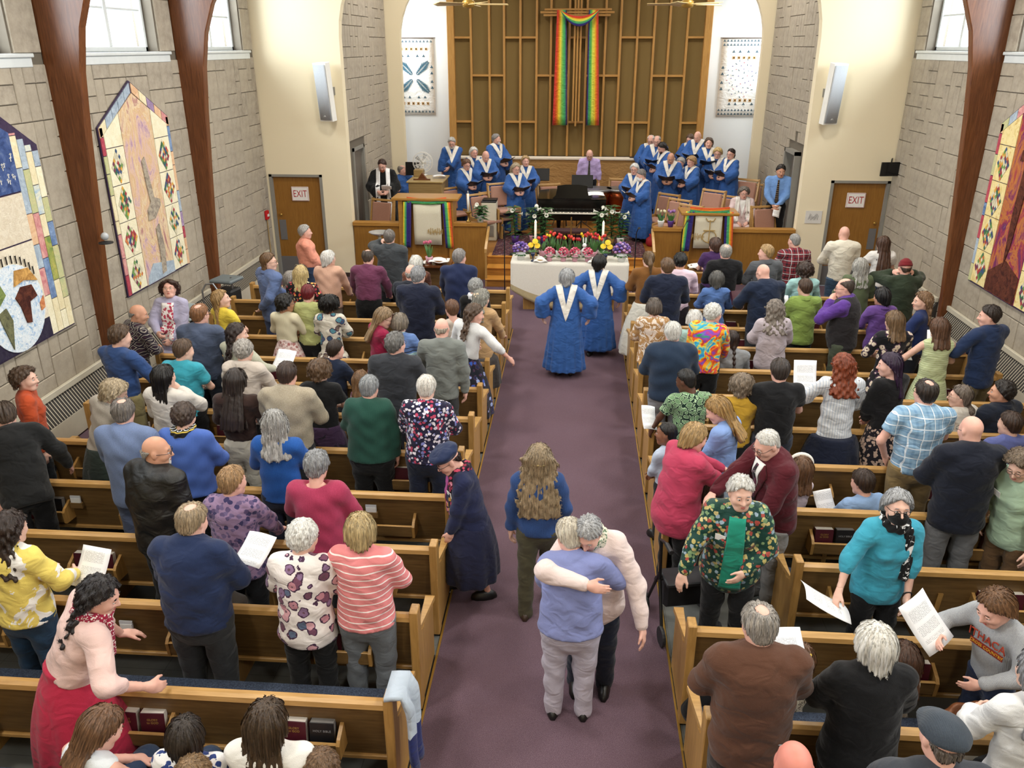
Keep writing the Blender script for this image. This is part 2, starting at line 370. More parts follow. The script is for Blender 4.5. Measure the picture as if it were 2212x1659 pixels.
# ---- chancel shell
ZP=.51
Y2,Y3=21.3,22.7
for nm,X,sg,sd in (('wall_chancel_left',-4.7,1,11),('wall_chancel_right',4.57,-1,13)):
    m=MB(); a,b=(X-.25,X) if sg>0 else (X,X+.25)
    m.box(a,b,YF+.22,17.55,0,2.6); m.box(a,b,18.5,Y2,0,2.6); m.box(a,b,YF+.22,Y2,2.6,8.2)
    o=struct(nm,m,M_MORTAR); rects=pack(YF+.24,Y2-.02,ZP+.02,6.4,.2,sd,lambda u,v,w_,h: not(u<18.55 and u+w_>17.5 and v<2.66))
    rz=PI/2 if sg>0 else -PI/2
    if sg<0: rects=[(u+w_,v,w_,h) for u,v,w_,h in rects]
    lay(o,rects,lambda u,v,X=X:Vector((X,u,v)),rz,280,lambda r:abs(r[1]-3.2))
    d=thing('door_3' if sg>0 else 'door_4',None,None,(X,18.02,ZP),0,None,'structure')
    f=MB(); f.box(-.12,.03,-.47,-.4,0,2.09); f.box(-.12,.03,.4,.47,0,2.09); f.box(-.12,.03,-.47,.47,2.02,2.09); f.build('door_frame',M_GREYP,d)
    MB().box(-.1 if sg>0 else .04,-.04 if sg>0 else .1,-.4,.4,0,2.02).build('door_leaf',plain('#6f665c',.5),d)
arch_wall('wall_chancel_arch',-4.95,4.82,-4.33,4.33,Y2,Y2+.2,4.72,1.55,6.4,8.2,M_CREAM)
struct('wall_back',MB().box(-5.2,5.2,Y3,Y3+.2,0,8.2),M_WHITEW)
sb=MB(); sb.box(-5.1,-4.95,Y2+.2,Y3,0,8.2); sb.box(4.82,4.97,Y2+.2,Y3,0,8.2); struct('wall_alcove',sb,M_WHITEW)
struct('ceiling_chancel',MB().box(-5.2,5.2,YF+.2,Y3+.2,8.2,8.3),M_WHITEW)
for x,y in ((-2.9,19.2),(2.9,19.2),(0,20.6)): 
    l=bpy.data.lights.new('chancel_light','AREA'); l.shape='DISK'; l.size=.9; l.energy=LAMP*.95; l.color=(1,.96,.91); lo=bpy.data.objects.new('chancel_light',l); C.objects.link(lo); lo.location=(x,y,7.6)
for sg in (-1,1):   # concealed alcove windows on either side of the screen
    area('alcove_daylight',(sg*4.75,Y3-.6,5.0),(0,sg*PI/2,0),2.6,.8,42,(.78,.89,1))
m=MB(); m.box(-4.7,4.57,YF+.02,Y3,0,ZP); m.box(-1.78,1.62,YF-.28,YF+.02,0,.34); m.box(-1.78,1.62,YF-.57,YF-.28,0,.17)
struct('floor_chancel',m,wood('#b07a35','#8c5a22','x',.3))
for i,(y,z) in enumerate(((YF-.57,.17),(YF-.28,.34),(YF+.02,.51))):
    struct(f'trim_{i+3}',MB().bbox(-1.78,1.62,y-.025,y+.28,z-.02,z+.012,.006),wood('#d79a48','#b87a2c','x',.25))
def rug_mat():
    n=NT('oriental_rug'); v=n.coord((1,1,1)); vo=n.node('ShaderNodeTexVoronoi'); n.link(v,vo.inputs['Vector']); vo.inputs['Scale'].default_value=16
    a=n.noise(v,30,3); c=n.ramp(n.math('ADD',vo.outputs['Distance'],n.math('MULTIPLY',a,.4)),[(.2,'#1f2233'),(.4,'#4a2330'),(.55,'#6b4540'),(.75,'#2a2c44'),(.9,'#8a6a60')],'CONSTANT'); n.col(c); n.rough(.95,.1); n.bump(a,.3,.004); return n.m
tag(MB().box(-1.7,1.55,YF+.05,19.0,ZP+.012,ZP+.022).build('rug',rug_mat()),'dark red and navy patterned rug on the chancel floor','rug')
# ---- pews
M_CUSH=None
def cushion_mat():
    n=NT('blue_tweed'); v=n.coord(); a=n.noise(v,120,3,.7); n.col(n.ramp(a,[(.35,'#2a303c'),(.6,'#444d5e'),(.8,'#666e7c')])); n.rough(.9,.15); n.bump(a,.5,.006); return n.m
M_CUSH=cushion_mat(); M_MAROON=plain('#4a1420',.45); M_PAGE=plain('#ece6da',.8); M_BIBLE=plain('#1b1a1c',.4); M_GREYPAGE=plain('#8d8a86',.6)
PEWL=4.4
def pew_proto(L):
    r=thing('pew','x','pew')
    # local: x 0..L, back panel at y=0 (rear face towards -y), seat towards +y
    p=MB(); p.add([(.06,-.0,.34),(L-.06,0,.34),(L-.06,-.075,.82),(.06,-.075,.82),(.06,.03,.34),(L-.06,.03,.34),(L-.06,-.045,.82),(.06,-.045,.82)],[(0,1,2,3),(5,4,7,6),(0,4,5,1),(3,2,6,7),(0,3,7,4),(1,5,6,2)]); p.build('back_panel',M_PANEL,r)
    p=MB(); p.prism([(-.105,.815),(-.1,.85),(-.075,.862),(-.04,.858),(-.022,.84),(-.03,.81)],.055,L-.055,'x'); p.build('top_rail',M_OAK,r)
    p=MB(); p.bbox(.055,L-.055,-.022,.03,.315,.35,.006); p.build('bottom_rail',M_OAK,r)
    p=MB(); p.box(.05,L-.05,.03,.45,.385,.415); p.build('seat',M_OAK,r)
    p=MB(); p.bbox(.07,L-.07,.02,.46,.415,.47,.015); p.build('cushion',M_CUSH,r,True)
    for e in (0,1):
        X=lambda a:(L-a if e else a)
        q=MB(); xs=sorted((X(0),X(.062))); q.bbox(xs[0],xs[1],-.115,-.0,.03,.905,.006); q.prism([(-.01,.03),(.5,.03),(.52,.56),(.46,.62),(.12,.60),(-.01,.66)],xs[0]+.008,xs[1]-.008,'x')
        en=q.build('pew_end',M_OAKZ,r)
        ou=-.022 if e==0 else L+.022; xi=X(.054)
        q=MB(); q.add([(xi-(xi-ou)*.45,.0,.665),(ou,.46,.628),(xi,.46,.628),(xi-(xi-ou)*.45,.0,.63),(ou,.46,.59),(xi,.46,.59)],[(0,1,2),(3,5,4),(0,3,4,1),(1,4,5,2),(2,5,3,0)]); q.build('arm_cap',M_OAK,en)
        q=MB(); q.box(xs[0]+.004,xs[1]-.004,-.09,.48,0,.03); q.build('plinth',M_DARK,en)
    n=2 if L>3 else 1
    for k in range(n):
        x=L*(k+1)/(n+1); q=MB(); q.prism([(.02,0),(.40,0),(.40,.385),(-.0,.385),(-.03,.62),(-.06,.63),(-.03,.38)],x-.02,x+.02,'x'); q.build('support',M_OAKZ,r)
    return r
def rack_proto(r,x):
    q=MB(); q.bbox(x-.2,x+.2,-.165,-.15,.47,.57,.004); q.box(x-.2,x+.2,-.16,-.02,.462,.474)
    rk=q.build('book_rack',M_PANEL,r)
    for s in (-1,1):
        b=MB(); b.prism([(-.0,.44),(-.165,.455),(-.175,.57),(-.15,.60),(-.02,.66)],x+s*.2-.012,x+s*.2+.012,'x'); b.build('bracket',M_OAKZ,rk)
    MB().bbox(x-.2,x+.2,-.17,-.147,.566,.576,.003).build('rack_rail',M_OAK,rk)
    return rk
RX=[.55,1.5,2.75,3.85]
_proto=None; rnd=random.Random(8)
def side_name(s): return 'map quilt side' if s<0 else 'sword quilt side'
bk_mesh={}
def book_mesh(kind):
    if kind not in bk_mesh:
        cov,pg={'m':(M_MAROON,M_PAGE),'b':(M_BIBLE,M_GREYPAGE)}[kind]
        a=MB().bbox(-.078,.078,-.03,-.024,0,.2,.002); a.box(-.078,.078,.024,.03,0,.2); a.box(-.08,-.074,-.028,.028,0,.2)
        c=bpy.data.meshes.new('cover'); c.from_pydata(a.v,[],a.f); c.materials.append(cov)
        a=MB().box(-.074,.074,-.024,.024,.004,.2); g=bpy.data.meshes.new('pages'); g.from_pydata(a.v,[],a.f); g.materials.append(pg); bk_mesh[kind]=(c,g)
    return bk_mesh[kind]
def put_book(kind,loc,rot,label,group,letter=False):
    c,g=book_mesh(kind); t=thing('hymnal' if kind=='m' else 'bible',label,'book',loc,0,group); t.rotation_euler=rot
    link('cover',c,t); link('pages',g,t)
    if letter: text_mesh('HOLY BIBLE' if kind=='b' else 'GLORY\nto GOD',.022,plain('#8a8a8a' if kind=='b' else '#9a7a3a',.4),t,(0,-.031,.14),(PI/2,0,0),.0006)
    return t
def make_pews():
    full=pew_proto(PEWL)
    for x in RX: rack_proto(full,x)
    xs=at_z(1718,1208,.9)[0]; LS=.87+PEWL-xs
    short=pew_proto(LS); [rack_proto(short,x) for x in (.5,1.6,LS-.5)]
    first=True
    for r in range(-1,12):
        for s,x0 in ((-1,-1.02-PEWL),(1,.87)):
            lab=f"oak pew with blue cushion, {ORD[11-r]} row from the altar, {side_name(s)}"
            if s>0 and r==2:
                short.location=(xs,rowY(r),0); short['label']='shortened oak pew with blue cushion, tenth row from the altar'; short['group']='pews'; continue
            if first: full.location=(x0,rowY(r),0); full['label']=lab; full['group']='pews'; first=False
            else: dup(full,(x0,rowY(r),0),None,lab,'pews')
    for r in range(-1,12):
        for s,x0 in ((-1,-1.02-PEWL),(1,.87)):
            xl=RX if not(s>0 and r==2) else [xs-.87+v for v in (.5,1.6,LS-.5)]
            for i,x in enumerate(xl):
                for q,dx in enumerate((-.095,.085)):
                    u=rnd.random()
                    fixed={(-1,0,3):'mb',(-1,0,2):'mm',(-1,0,1):'mb',(1,1,0):'bm'}.get((s,r,i))
                    if fixed: kd=fixed[q]
                    elif u<.42: kd='m'
                    elif u<.52: kd='b'
                    else: continue
                    put_book(kd,(x0+x+dx,rowY(r)-.095,.478),(-.13+rnd.uniform(-.03,.03),0,rnd.uniform(-.05,.05)),
                      (f'maroon hymnal with white page edges in a rack, {ORD[11-r]} row pew, {side_name(s)}' if kd=='m' else f'black bible in a rack, {ORD[11-r]} row pew, {side_name(s)}'),'books in the pew racks',(s,r) in ((-1,0),(1,1),(-1,1),(1,3)))
make_pews()
# ================================================================ people: signed-distance bodies
f32=np.float32
def nets(fn,lo,hi,h):
    """surface nets of fn(X,Y,Z)<0 on a grid; returns verts, quads"""
    lo=np.array(lo,float)-h*1.5; hi=np.array(hi,float)+h*1.5
    n=np.maximum(np.ceil((hi-lo)/h).astype(int)+1,3)
    ax=[(lo[i]+h*np.arange(n[i])).astype(f32) for i in range(3)]
    X,Y,Z=np.meshgrid(*ax,indexing='ij'); F=fn(X,Y,Z).astype(f32)
    s=F<0; nx,ny,nz=n
    cnt=np.zeros((nx-1,ny-1,nz-1),np.int8)
    for a in (0,1):
        for b in (0,1):
            for c in (0,1): cnt+=s[a:nx-1+a,b:ny-1+b,c:nz-1+c]
    m=(cnt>0)&(cnt<8); I=np.argwhere(m)
    if len(I)==0: return np.zeros((0,3)),np.zeros((0,4),int)
    idx=-np.ones(m.shape,np.int64); idx[m]=np.arange(len(I))
    acc=np.zeros((len(I),3)); k=np.zeros(len(I))
    i,j,l=I.T
    for d in range(3):
        for p in (0,1):
            for q in (0,1):
                o=[0,0,0]; o[(d+1)%3]=p; o[(d+2)%3]=q; e=list(o); e[d]=1
                A=F[i+o[0],j+o[1],l+o[2]]; B=F[i+e[0],j+e[1],l+e[2]]
                c=(A<0)!=(B<0); t=np.where(c,A/np.where(A==B,1,A-B),0)
                pt=np.tile(np.array(o,float),(len(I),1)); pt[:,d]+=t
                acc[c]+=pt[c]; k[c]+=1
    V=lo+(I+acc/k[:,None])*h
    Q=[]
    for d in range(3):
        u,v=(d+1)%3,(d+2)%3
        sl=[slice(None)]*3; s0=s.take(range(0,n[d]-1),d); s1=s.take(range(1,n[d]),d); ch=np.argwhere(s0!=s1)
        ok=(ch[:,u]>0)&(ch[:,u]<n[u]-1)&(ch[:,v]>0)&(ch[:,v]<n[v]-1); ch=ch[ok]
        if len(ch)==0: continue
        def cell(du,dv):
            e=ch.copy(); e[:,u]-=du; e[:,v]-=dv; return idx[e[:,0],e[:,1],e[:,2]]
        q=np.stack([cell(1,1),cell(0,1),cell(0,0),cell(1,0)],1)
        fl=~s0[ch[:,0],ch[:,1],ch[:,2]]; q[fl]=q[fl][:,::-1]; Q.append(q)
    Q=np.concatenate(Q); Q=Q[(Q>=0).all(1)]
    return V,Q
def mesh_np(name,V,Q,mats,mi=None,smooth=True):
    me=bpy.data.meshes.new(name); V=np.asarray(V,f32); Q=np.asarray(Q,np.int32)
    me.vertices.add(len(V)); me.vertices.foreach_set('co',V.ravel())
    me.loops.add(Q.size); me.loops.foreach_set('vertex_index',Q.ravel())
    me.polygons.add(len(Q)); me.polygons.foreach_set('loop_start',np.arange(0,Q.size,Q.shape[1],dtype=np.int32))
    if mi is not None: me.polygons.foreach_set('material_index',np.asarray(mi,np.int32))
    me.polygons.foreach_set('use_smooth',np.full(len(Q),smooth))
    for m in (mats if isinstance(mats,(list,tuple)) else [mats]): me.materials.append(m)
    me.update(calc_edges=True); return me
def rc(X,Y,Z,a,b,ra,rb):
    a=np.asarray(a,float); b=np.asarray(b,float); ba=b-a; L=max(float(ba@ba),1e-9)
    px,py,pz=X-a[0],Y-a[1],Z-a[2]
    t=np.clip((px*ba[0]+py*ba[1]+pz*ba[2])/L,0,1)
    return np.sqrt((px-t*ba[0])**2+(py-t*ba[1])**2+(pz-t*ba[2])**2)-(ra+(rb-ra)*t)
def el(X,Y,Z,c,r):
    k=np.sqrt(((X-c[0])/r[0])**2+((Y-c[1])/r[1])**2+((Z-c[2])/r[2])**2); return (k-1)*min(r)
def smin(a,b,k):
    h=np.maximum(k-np.abs(a-b),0)/k; return np.minimum(a,b)-h*h*k*.25
def smax(a,b,k): return -smin(-a,-b,k)
# ---------------------------------------------------------------- head
def head_sdf(X,Y,Z):
    A=np.abs(X)
    d=el(X,Y,Z,(0,-.012,.032),(.077,.097,.093))
    d=smin(d,el(X,Y,Z,(0,.022,-.038),(.062,.070,.080)),.04)
    d=smin(d,rc(A,Y,Z,(0,.066,-.098),(.018,.06,-.096),.02,.02),.03)
    d=smin(d,rc(A,Y,Z,(.05,-.005,-.06),(.03,.05,-.09),.022,.02),.03)
    d=smin(d,rc(A,Y,Z,(.040,.062,-.022),(.046,.052,-.03),.026,.024),.03)
    d=smin(d,rc(A,Y,Z,(0,.082,.026),(.036,.070,.026),.014,.014),.02)
    d=smax(d,-(np.sqrt((A-.032)**2+(Y-.104)**2+(Z-.004)**2)-.019),.015)
    d=smin(d,rc(A,Y,Z,(0,.089,.012),(0,.112,-.030),.009,.013),.012)
    d=smin(d,np.sqrt((A-.012)**2+(Y-.098)**2+(Z+.033)**2)-.010,.008)
    d=smin(d,rc(A,Y,Z,(0,.090,-.060),(.018,.084,-.062),.009,.006),.012)
    d=smin(d,rc(A,Y,Z,(0,.088,-.072),(.016,.083,-.070),.009,.006),.010)
    d=smin(d,el(A,Y,Z,(.080,-.014,-.002),(.011,.021,.034)),.008)
    d=smin(d,rc(X,Y,Z,(0,-.026,-.05),(0,-.045,-.185),.054,.058),.03)
    return d
HEADS={}
def head_np(h):
    if h not in HEADS:
        V,Q=nets(head_sdf,(-.095,-.12,-.2),(.095,.13,.13),h); mi=np.zeros(len(Q),int)
        ex=MB()
        for s in (-1,1):
            ex.ell((s*.032,.082,.004),(.0135,.0135,.0125),8,6,1); ex.ell((s*.032,.0925,.004),(.0058,.0045,.0058),8,4,2)
            ex.ell((s*.032,.0885,.0135),(.0155,.009,.0045),8,4,0); ex.ell((s*.034,.0905,.029),(.0175,.0055,.003),8,4,3)
        ex.ell((0,.0965,-.060),(.021,.0055,.0042),8,4,4); ex.ell((0,.0955,-.0695),(.018,.0055,.0052),8,4,4)
        o=len(V); V=np.vstack([V,np.array(ex.v)]); Q=np.vstack([Q,np.array(ex.f)+o]); mi=np.concatenate([mi,ex.mi]); HEADS[h]=(V,Q,mi)
    return HEADS[h]
# ---------------------------------------------------------------- hand (right, fingers +y, back of hand +z, thumb -x)
HANDS={}
def hand_np(h,curl):
    k=(h,curl)
    if k not in HANDS:
        def fn(X,Y,Z):
            d=el(X,Y,Z,(0,.045,0),(.042,.056,.017)); d=smin(d,rc(X,Y,Z,(0,-.03,0),(0,.02,0),.026,.027),.02)
            for x,L,y0 in ((-.029,.068,.088),(-.010,.078,.094),(.009,.072,.092),(.027,.056,.084)):
                a1,a2=curl,curl*1.9; p0=np.array((x*.9,y0-.012,0)); p1=p0+L*.5*np.array((x*.12,math.cos(a1),-math.sin(a1))); p2=p1+L*.5*np.array((x*.1,math.cos(a2),-math.sin(a2)))
                d=smin(d,rc(X,Y,Z,p0,p1,.0092,.0088),.006); d=smin(d,rc(X,Y,Z,p1,p2,.0086,.0076),.004)
            p0=np.array((-.03,.02,-.004)); p1=np.array((-.058,.055,-.012)); p2=np.array((-.062,.086,-.018-.02*curl))
            d=smin(d,rc(X,Y,Z,p0,p1,.013,.0105),.01); return smin(d,rc(X,Y,Z,p1,p2,.010,.008),.004)
        V,Q=nets(fn,(-.075,-.06,-.11),(.05,.175,.03),h); HANDS[k]=(V,Q)
    return HANDS[k]
# ---------------------------------------------------------------- hair styles (head space)
def hairline(Y,Z,off=0.0): return (Y-.074-off)*.62-(Z-.085)*.62      # >0 in front of the hair line plane
def wob(X,Y,Z,f,s=0): return np.sin(X*f+s)*np.sin(Y*f*1.1+1.3+s)*np.sin(Z*f*.93+2.1+s)
def rid(X,Y,Z,n=21,a=.0035,s=0):
    t=np.arctan2(X,Y+.02); return a*np.sin(t*n+Z*6+s)+a*.8*np.sin(t*(n*.53)+Z*11+1.7)
def S_cap(off,X,Y,Z): return el(X,Y,Z,(0,-.014,.034),(.079+off,.099+off,.095+off))
def hs_short(X,Y,Z,off=.016,fl=0.):
    d=S_cap(off,X,Y,Z)+rid(X,Y,Z); d=smin(d,el(X,Y,Z,(0,-.055,-.03),(.066,.05,.055)),.02)
    d=smax(d,hairline(Y,Z,fl)+.006*np.sin(X*70+1)+.005*np.sin(X*31),.012); d=smax(d,(Y-.015)*.8-(Z+.015)*.55 ,.012) if True else d
    return smax(d,-(Z+.075),.01)
def hs_buzz(X,Y,Z): return hs_short(X,Y,Z,.004,-.012)
def hs_balding(X,Y,Z):   # bare crown and forehead, hair round the sides
    d=hs_short(X,Y,Z,.012,-.02); return smax(d,-el(X,Y,Z,(0,.03,.128),(.060,.110,.07)),.022)
def hs_fringe(X,Y,Z):
    d=hs_short(X,Y,Z,.008,-.05); return smax(d,Z-.035-Y*.2,.01)
def hs_crown(X,Y,Z):     # thin spot on the crown only
    d=hs_short(X,Y,Z,.016); return smax(d,-.008*wob(X,Y,Z,80)-el(X,Y,Z,(.004,-.05,.135),(.045,.055,.042)),.028)
def hs_messy(X,Y,Z): return smax(hs_short(X,Y,Z,.021)+.007*wob(X,Y,Z,75),hairline(Y,Z,.012),.01)
def hs_curlyshort(X,Y,Z):
    d=el(X,Y,Z,(0,-.022,.028),(.11,.12,.12))+.009*wob(X,Y,Z,95)+.004*wob(X,Y,Z,170,1); d=smax(d,hairline(Y,Z,.006),.012); return smax(smax(d,(Y-.02)*.8-(Z+.01)*.5,.015),-(Z+.085),.015)
def _bob(X,Y,Z,zb,w=.0,amp=.0035,n=21):
    d=el(X,Y,Z,(0,-.018,.032),(.104+w,.118+w,.112))
    d=smin(d,rc(np.abs(X),Y,Z,(.055+w,-.03,.0),(.066+w,-.035,zb+.045),.052,.052),.04); d=smin(d,rc(X,Y,Z,(0,-.075,0),(0,-.08,zb+.045),.06,.056),.04)
    d=d+rid(X,Y,Z,n,amp); d=smax(d,hairline(Y,Z,.004)+.006*np.sin(X*64+1)+.006*np.sin(X*29+.6),.012); d=smax(d,np.minimum((Y-.045-np.maximum(np.abs(X)-.05,0)*.5),(.035-Z)*.9),.012)
    return smax(d,zb-Z+.010*np.sin(np.arctan2(X,Y)*17)+.006*np.sin(np.arctan2(X,Y)*41),.012)
def hs_bob(X,Y,Z): return _bob(X,Y,Z,-.125)
def hs_bobshort(X,Y,Z): return _bob(X,Y,Z,-.085,-.004)
def hs_lob(X,Y,Z): return _bob(X,Y,Z,-.155,.006)
def hs_curlybob(X,Y,Z):
    d=_bob(X,Y,Z,-.13,.02,.002); return d+.010*wob(X,Y,Z,80)+.004*wob(X,Y,Z,150,2)
def hs_bigcurly(X,Y,Z):
    d=_bob(X,Y,Z,-.19,.03,0); return d+.013*wob(X,Y,Z,62)+.005*wob(X,Y,Z,125,2)
def _long(X,Y,Z,zb,w=.085,amp=.004,wave=0,n=24):
    d=_bob(X,Y,Z,-.12,.0,amp,n); k=np.clip((-Z-.02)/.35,0,1)
    xx=X+wave*.010*np.sin(Z*45); b=np.sqrt((xx/(w+.035*k-.05*np.clip((-Z+zb+.12)/.25,0,1)*0))**2+((Y+.072+.05*k)/.042)**2)-1
    b=b*.036+rid(X,Y,Z,n,amp)+wave*.005*wob(X,Y,Z,70); b=smax(b,zb-Z+.02*np.abs(np.sin(X*40)),.02); b=smax(b,Z-.06,.04)
    return smin(d,b,.03)
def hs_long(X,Y,Z): return _long(X,Y,Z,-.36)
def hs_longest(X,Y,Z): return _long(X,Y,Z,-.50,.09,.0045)
def hs_midlong(X,Y,Z): return _long(X,Y,Z,-.26,.09)
def hs_wavy(X,Y,Z): return _long(X,Y,Z,-.33,.10,.004,1.)
def hs_wavybig(X,Y,Z): return _long(X,Y,Z,-.52,.145,.0025,.9,30)
def hs_curlylong(X,Y,Z):
    d=_long(X,Y,Z,-.34,.115,.002,1.); return d+.010*wob(X,Y,Z,75)
def hs_pony(X,Y,Z):
    d=hs_short(X,Y,Z,.010); d=smin(d,rc(X,Y,Z,(0,-.11,.02),(.0,-.145,-.05),.028,.035),.02); return smin(d,rc(X,Y,Z,(0,-.145,-.05),(.01,-.14,-.2),.035,.012)+rid(X,Y,Z,16,.003),.02)
def hs_lowpony(X,Y,Z):
    d=hs_short(X,Y,Z,.013); d=smin(d,el(X,Y,Z,(0,-.06,-.05),(.062,.05,.055)),.03); d=smin(d,rc(X,Y,Z,(0,-.09,-.075),(0,-.125,-.15),.028,.05),.02); return smin(d,rc(X,Y,Z,(0,-.125,-.15),(0,-.12,-.24),.05,.012),.02)
def hs_bun(X,Y,Z): return smin(hs_short(X,Y,Z,.012),el(X,Y,Z,(0,-.115,.02),(.045,.035,.04))+.004*wob(X,Y,Z,120),.015)
def hs_braid(X,Y,Z):
    d=hs_short(X,Y,Z,.013); d=smin(d,el(X,Y,Z,(0,-.06,-.045),(.06,.05,.055)),.03); return smin(d,rc(X,Y,Z,(.01,-.09,-.07),(.03,-.14,-.36),.028,.016)+.006*np.sin(Z*95),.015)
def hs_mullet(X,Y,Z):
    d=hs_short(X,Y,Z,.016); b=el(X,Y,Z,(0,-.062,-.09),(.075,.055,.09))+.005*wob(X,Y,Z,70); return smin(d,smax(b,Y-.02,.02),.03)
def hs_dreads(X,Y,Z):
    d=_bob(X,Y,Z,-.13,.025,.007,34); return d+.004*wob(X,Y,Z,90)
def hs_none(X,Y,Z): return X*0+1
def beard_sdf(X,Y,Z):
    d=smin(el(X,Y,Z,(0,.028,-.045),(.066,.074,.083)),rc(np.abs(X),Y,Z,(0,.07,-.105),(.02,.062,-.1),.026,.024),.03)+.003*wob(X,Y,Z,150)
    d=smax(d,-(Y-.0),.01); d=smax(d,Z+.048-np.maximum(np.abs(X)-.03,0)*1.2,.008); return smax(d,-el(X,Y,Z,(0,.1,-.064),(.02,.03,.007)),.004)
def goatee_sdf(X,Y,Z): return smax(beard_sdf(X,Y,Z),np.abs(X)-.03,.006)
def bounds_hair(st):
    z={'long':-.4,'longest':-.54,'midlong':-.3,'wavy':-.38,'wavybig':-.6,'curlylong':-.4,'pony':-.25,'lowpony':-.28,'braid':-.42,'bigcurly':-.24,'curlybob':-.2,'lob':-.2,'dreads':-.2,'mullet':-.2}.get(st,-.14)
    w=.2 if st in('wavybig','bigcurly','curlylong') else .165
    return (-w,-.25 if z<-.2 else -.2,z),(w,.13,.16)
HAIR={}
CURLY=('curlyshort','curlybob','bigcurly','curlylong','wavy','wavybig','dreads')
SHORTS=('short','buzz','balding','fringe','crown','messy','curlyshort')
def strands(fn,V,N,steps,dl,w0,lift,wig,seed,fz=True):
    rn=np.random.RandomState(seed); P=V[rn.randint(0,len(V),N)].astype(float).copy(); live=np.ones(N,bool); rows=[]
    lf=rn.rand(N); ph=rn.rand(N)*6.28; e=.003
    def grad(P):
        f0=fn(P[:,0],P[:,1],P[:,2]); g=np.stack([fn(P[:,0]+e*(i==0),P[:,1]+e*(i==1),P[:,2]+e*(i==2))-f0 for i in range(3)],1)/e; return f0,g/(np.linalg.norm(g,axis=1,keepdims=True)+1e-9)
    for k in range(steps+1):
        f0,g=grad(P); off=.001+lift*lf*(k/steps)**1.5; P=P-g*np.clip(f0-off,-.02,.02)[:,None]
        rad=np.stack([P[:,0],P[:,1]+.02,0*P[:,0]],1); rad/=np.linalg.norm(rad,axis=1,keepdims=True)+1e-6; c=np.clip((P[:,2]-.03)/.1,0,1)[:,None]
        fl=rad*c+np.array((0,0,-1.))*(1-.75*c); fl=fl-g*(fl*g).sum(1,keepdims=True); fl/=np.linalg.norm(fl,axis=1,keepdims=True)+1e-6
        sd=np.cross(fl,g); w=w0*(1-.85*k/steps)
        Q0=P+sd*(wig*np.sin(ph+k*1.9))[:,None]; rows.append((Q0-sd*w,Q0+sd*w))
        stop=(hairline(P[:,1],P[:,2])>-.004)|((P[:,1]>.035)&(P[:,2]<.05)) if fz else np.zeros(N,bool)
        live&=~stop; P=P+fl*dl*live[:,None]
    VV=np.stack([r for pr in rows for r in pr],1).reshape(-1,3); n=2*(steps+1); base=np.arange(N)[:,None]*n
    q=np.concatenate([np.stack([base[:,0]+2*k,base[:,0]+2*k+1,base[:,0]+2*k+3,base[:,0]+2*k+2],1) for k in range(steps)])
    return VV,q
def hair_mesh(st,h):
    k=(st,h)
    if k not in HAIR:
        lo,hi=bounds_hair(st); fn=globals()['hs_'+st]; V,Q=nets(fn,lo,hi,h)
        N={.0085:1100,.0105:500,.013:200}[h]; 
        if st=='buzz': a=strands(fn,V,N,3,.006,.002,.0015,.0005,3)
        elif st in SHORTS: a=strands(fn,V,N,4,.009,.0032,.006,.0015,3)
        elif st in CURLY: a=strands(fn,V,N,7,.014,.0045,.012,.007,4)
        else: a=strands(fn,V,N,7,.022,.005,.0035,.0006,5)
        if len(V): Q=np.vstack([Q,a[1]+len(V)]); V=np.vstack([V,a[0]])
        HAIR[k]=mesh_np('hair',V,Q,M_WHITE)
    return HAIR[k]
def sdf_shared(key,fn,lo,hi,h,mat):
    if key not in HAIR:
        V,Q=nets(fn,lo,hi,h); HAIR[key]=mesh_np(key if isinstance(key,str) else key[0],V,Q,mat)
    return HAIR[key]
# ---------------------------------------------------------------- hats, glasses
def beret_sdf(X,Y,Z): return smin(el(X,Y-.02,Z-.02*X,(0,-.02,.095),(.135,.14,.05))+.004*wob(X,Y,Z,45),el(X,Y,Z,(0,-.01,.06),(.09,.108,.05)),.03)
def beanie_sdf(X,Y,Z): return smax(el(X,Y,Z,(0,-.018,.035),(.094,.113,.113))+.002*np.sin(Z*160),(.02-Z)-(Y)*.25,.01)
def cap_sdf(X,Y,Z): return smin(smax(el(X,Y,Z,(0,-.02,.045),(.105,.13,.09))+.004*wob(X,Y,Z,40),(.03-Z)-Y*.1,.02),el(X,Y,Z,(0,.1,.05),(.08,.06,.02)),.03)
HATS={'beret':beret_sdf,'beanie':beanie_sdf,'flat_cap':cap_sdf}
def glasses_mesh(mat,key):
    k=('glasses',key)
    if k not in HAIR:
        m=MB()
        for s in (-1,1):
            n=12; m.tube([(s*.033+.023*math.cos(2*PI*i/n),.109-.004*abs(math.cos(2*PI*i/n)),.003+.018*math.sin(2*PI*i/n)) for i in range(n+1)],.0022,5)
            m.tube([(s*.055,.105,.008),(s*.078,.07,.008),(s*.084,-.01,.006)],.0022,5)
        m.tube([(-.011,.112,.006),(.011,.112,.006)],.002,5)
        me=bpy.data.meshes.new('glasses'); me.from_pydata(m.v,[],m.f); me.materials.append(mat); HAIR[k]=me
    return HAIR[k]
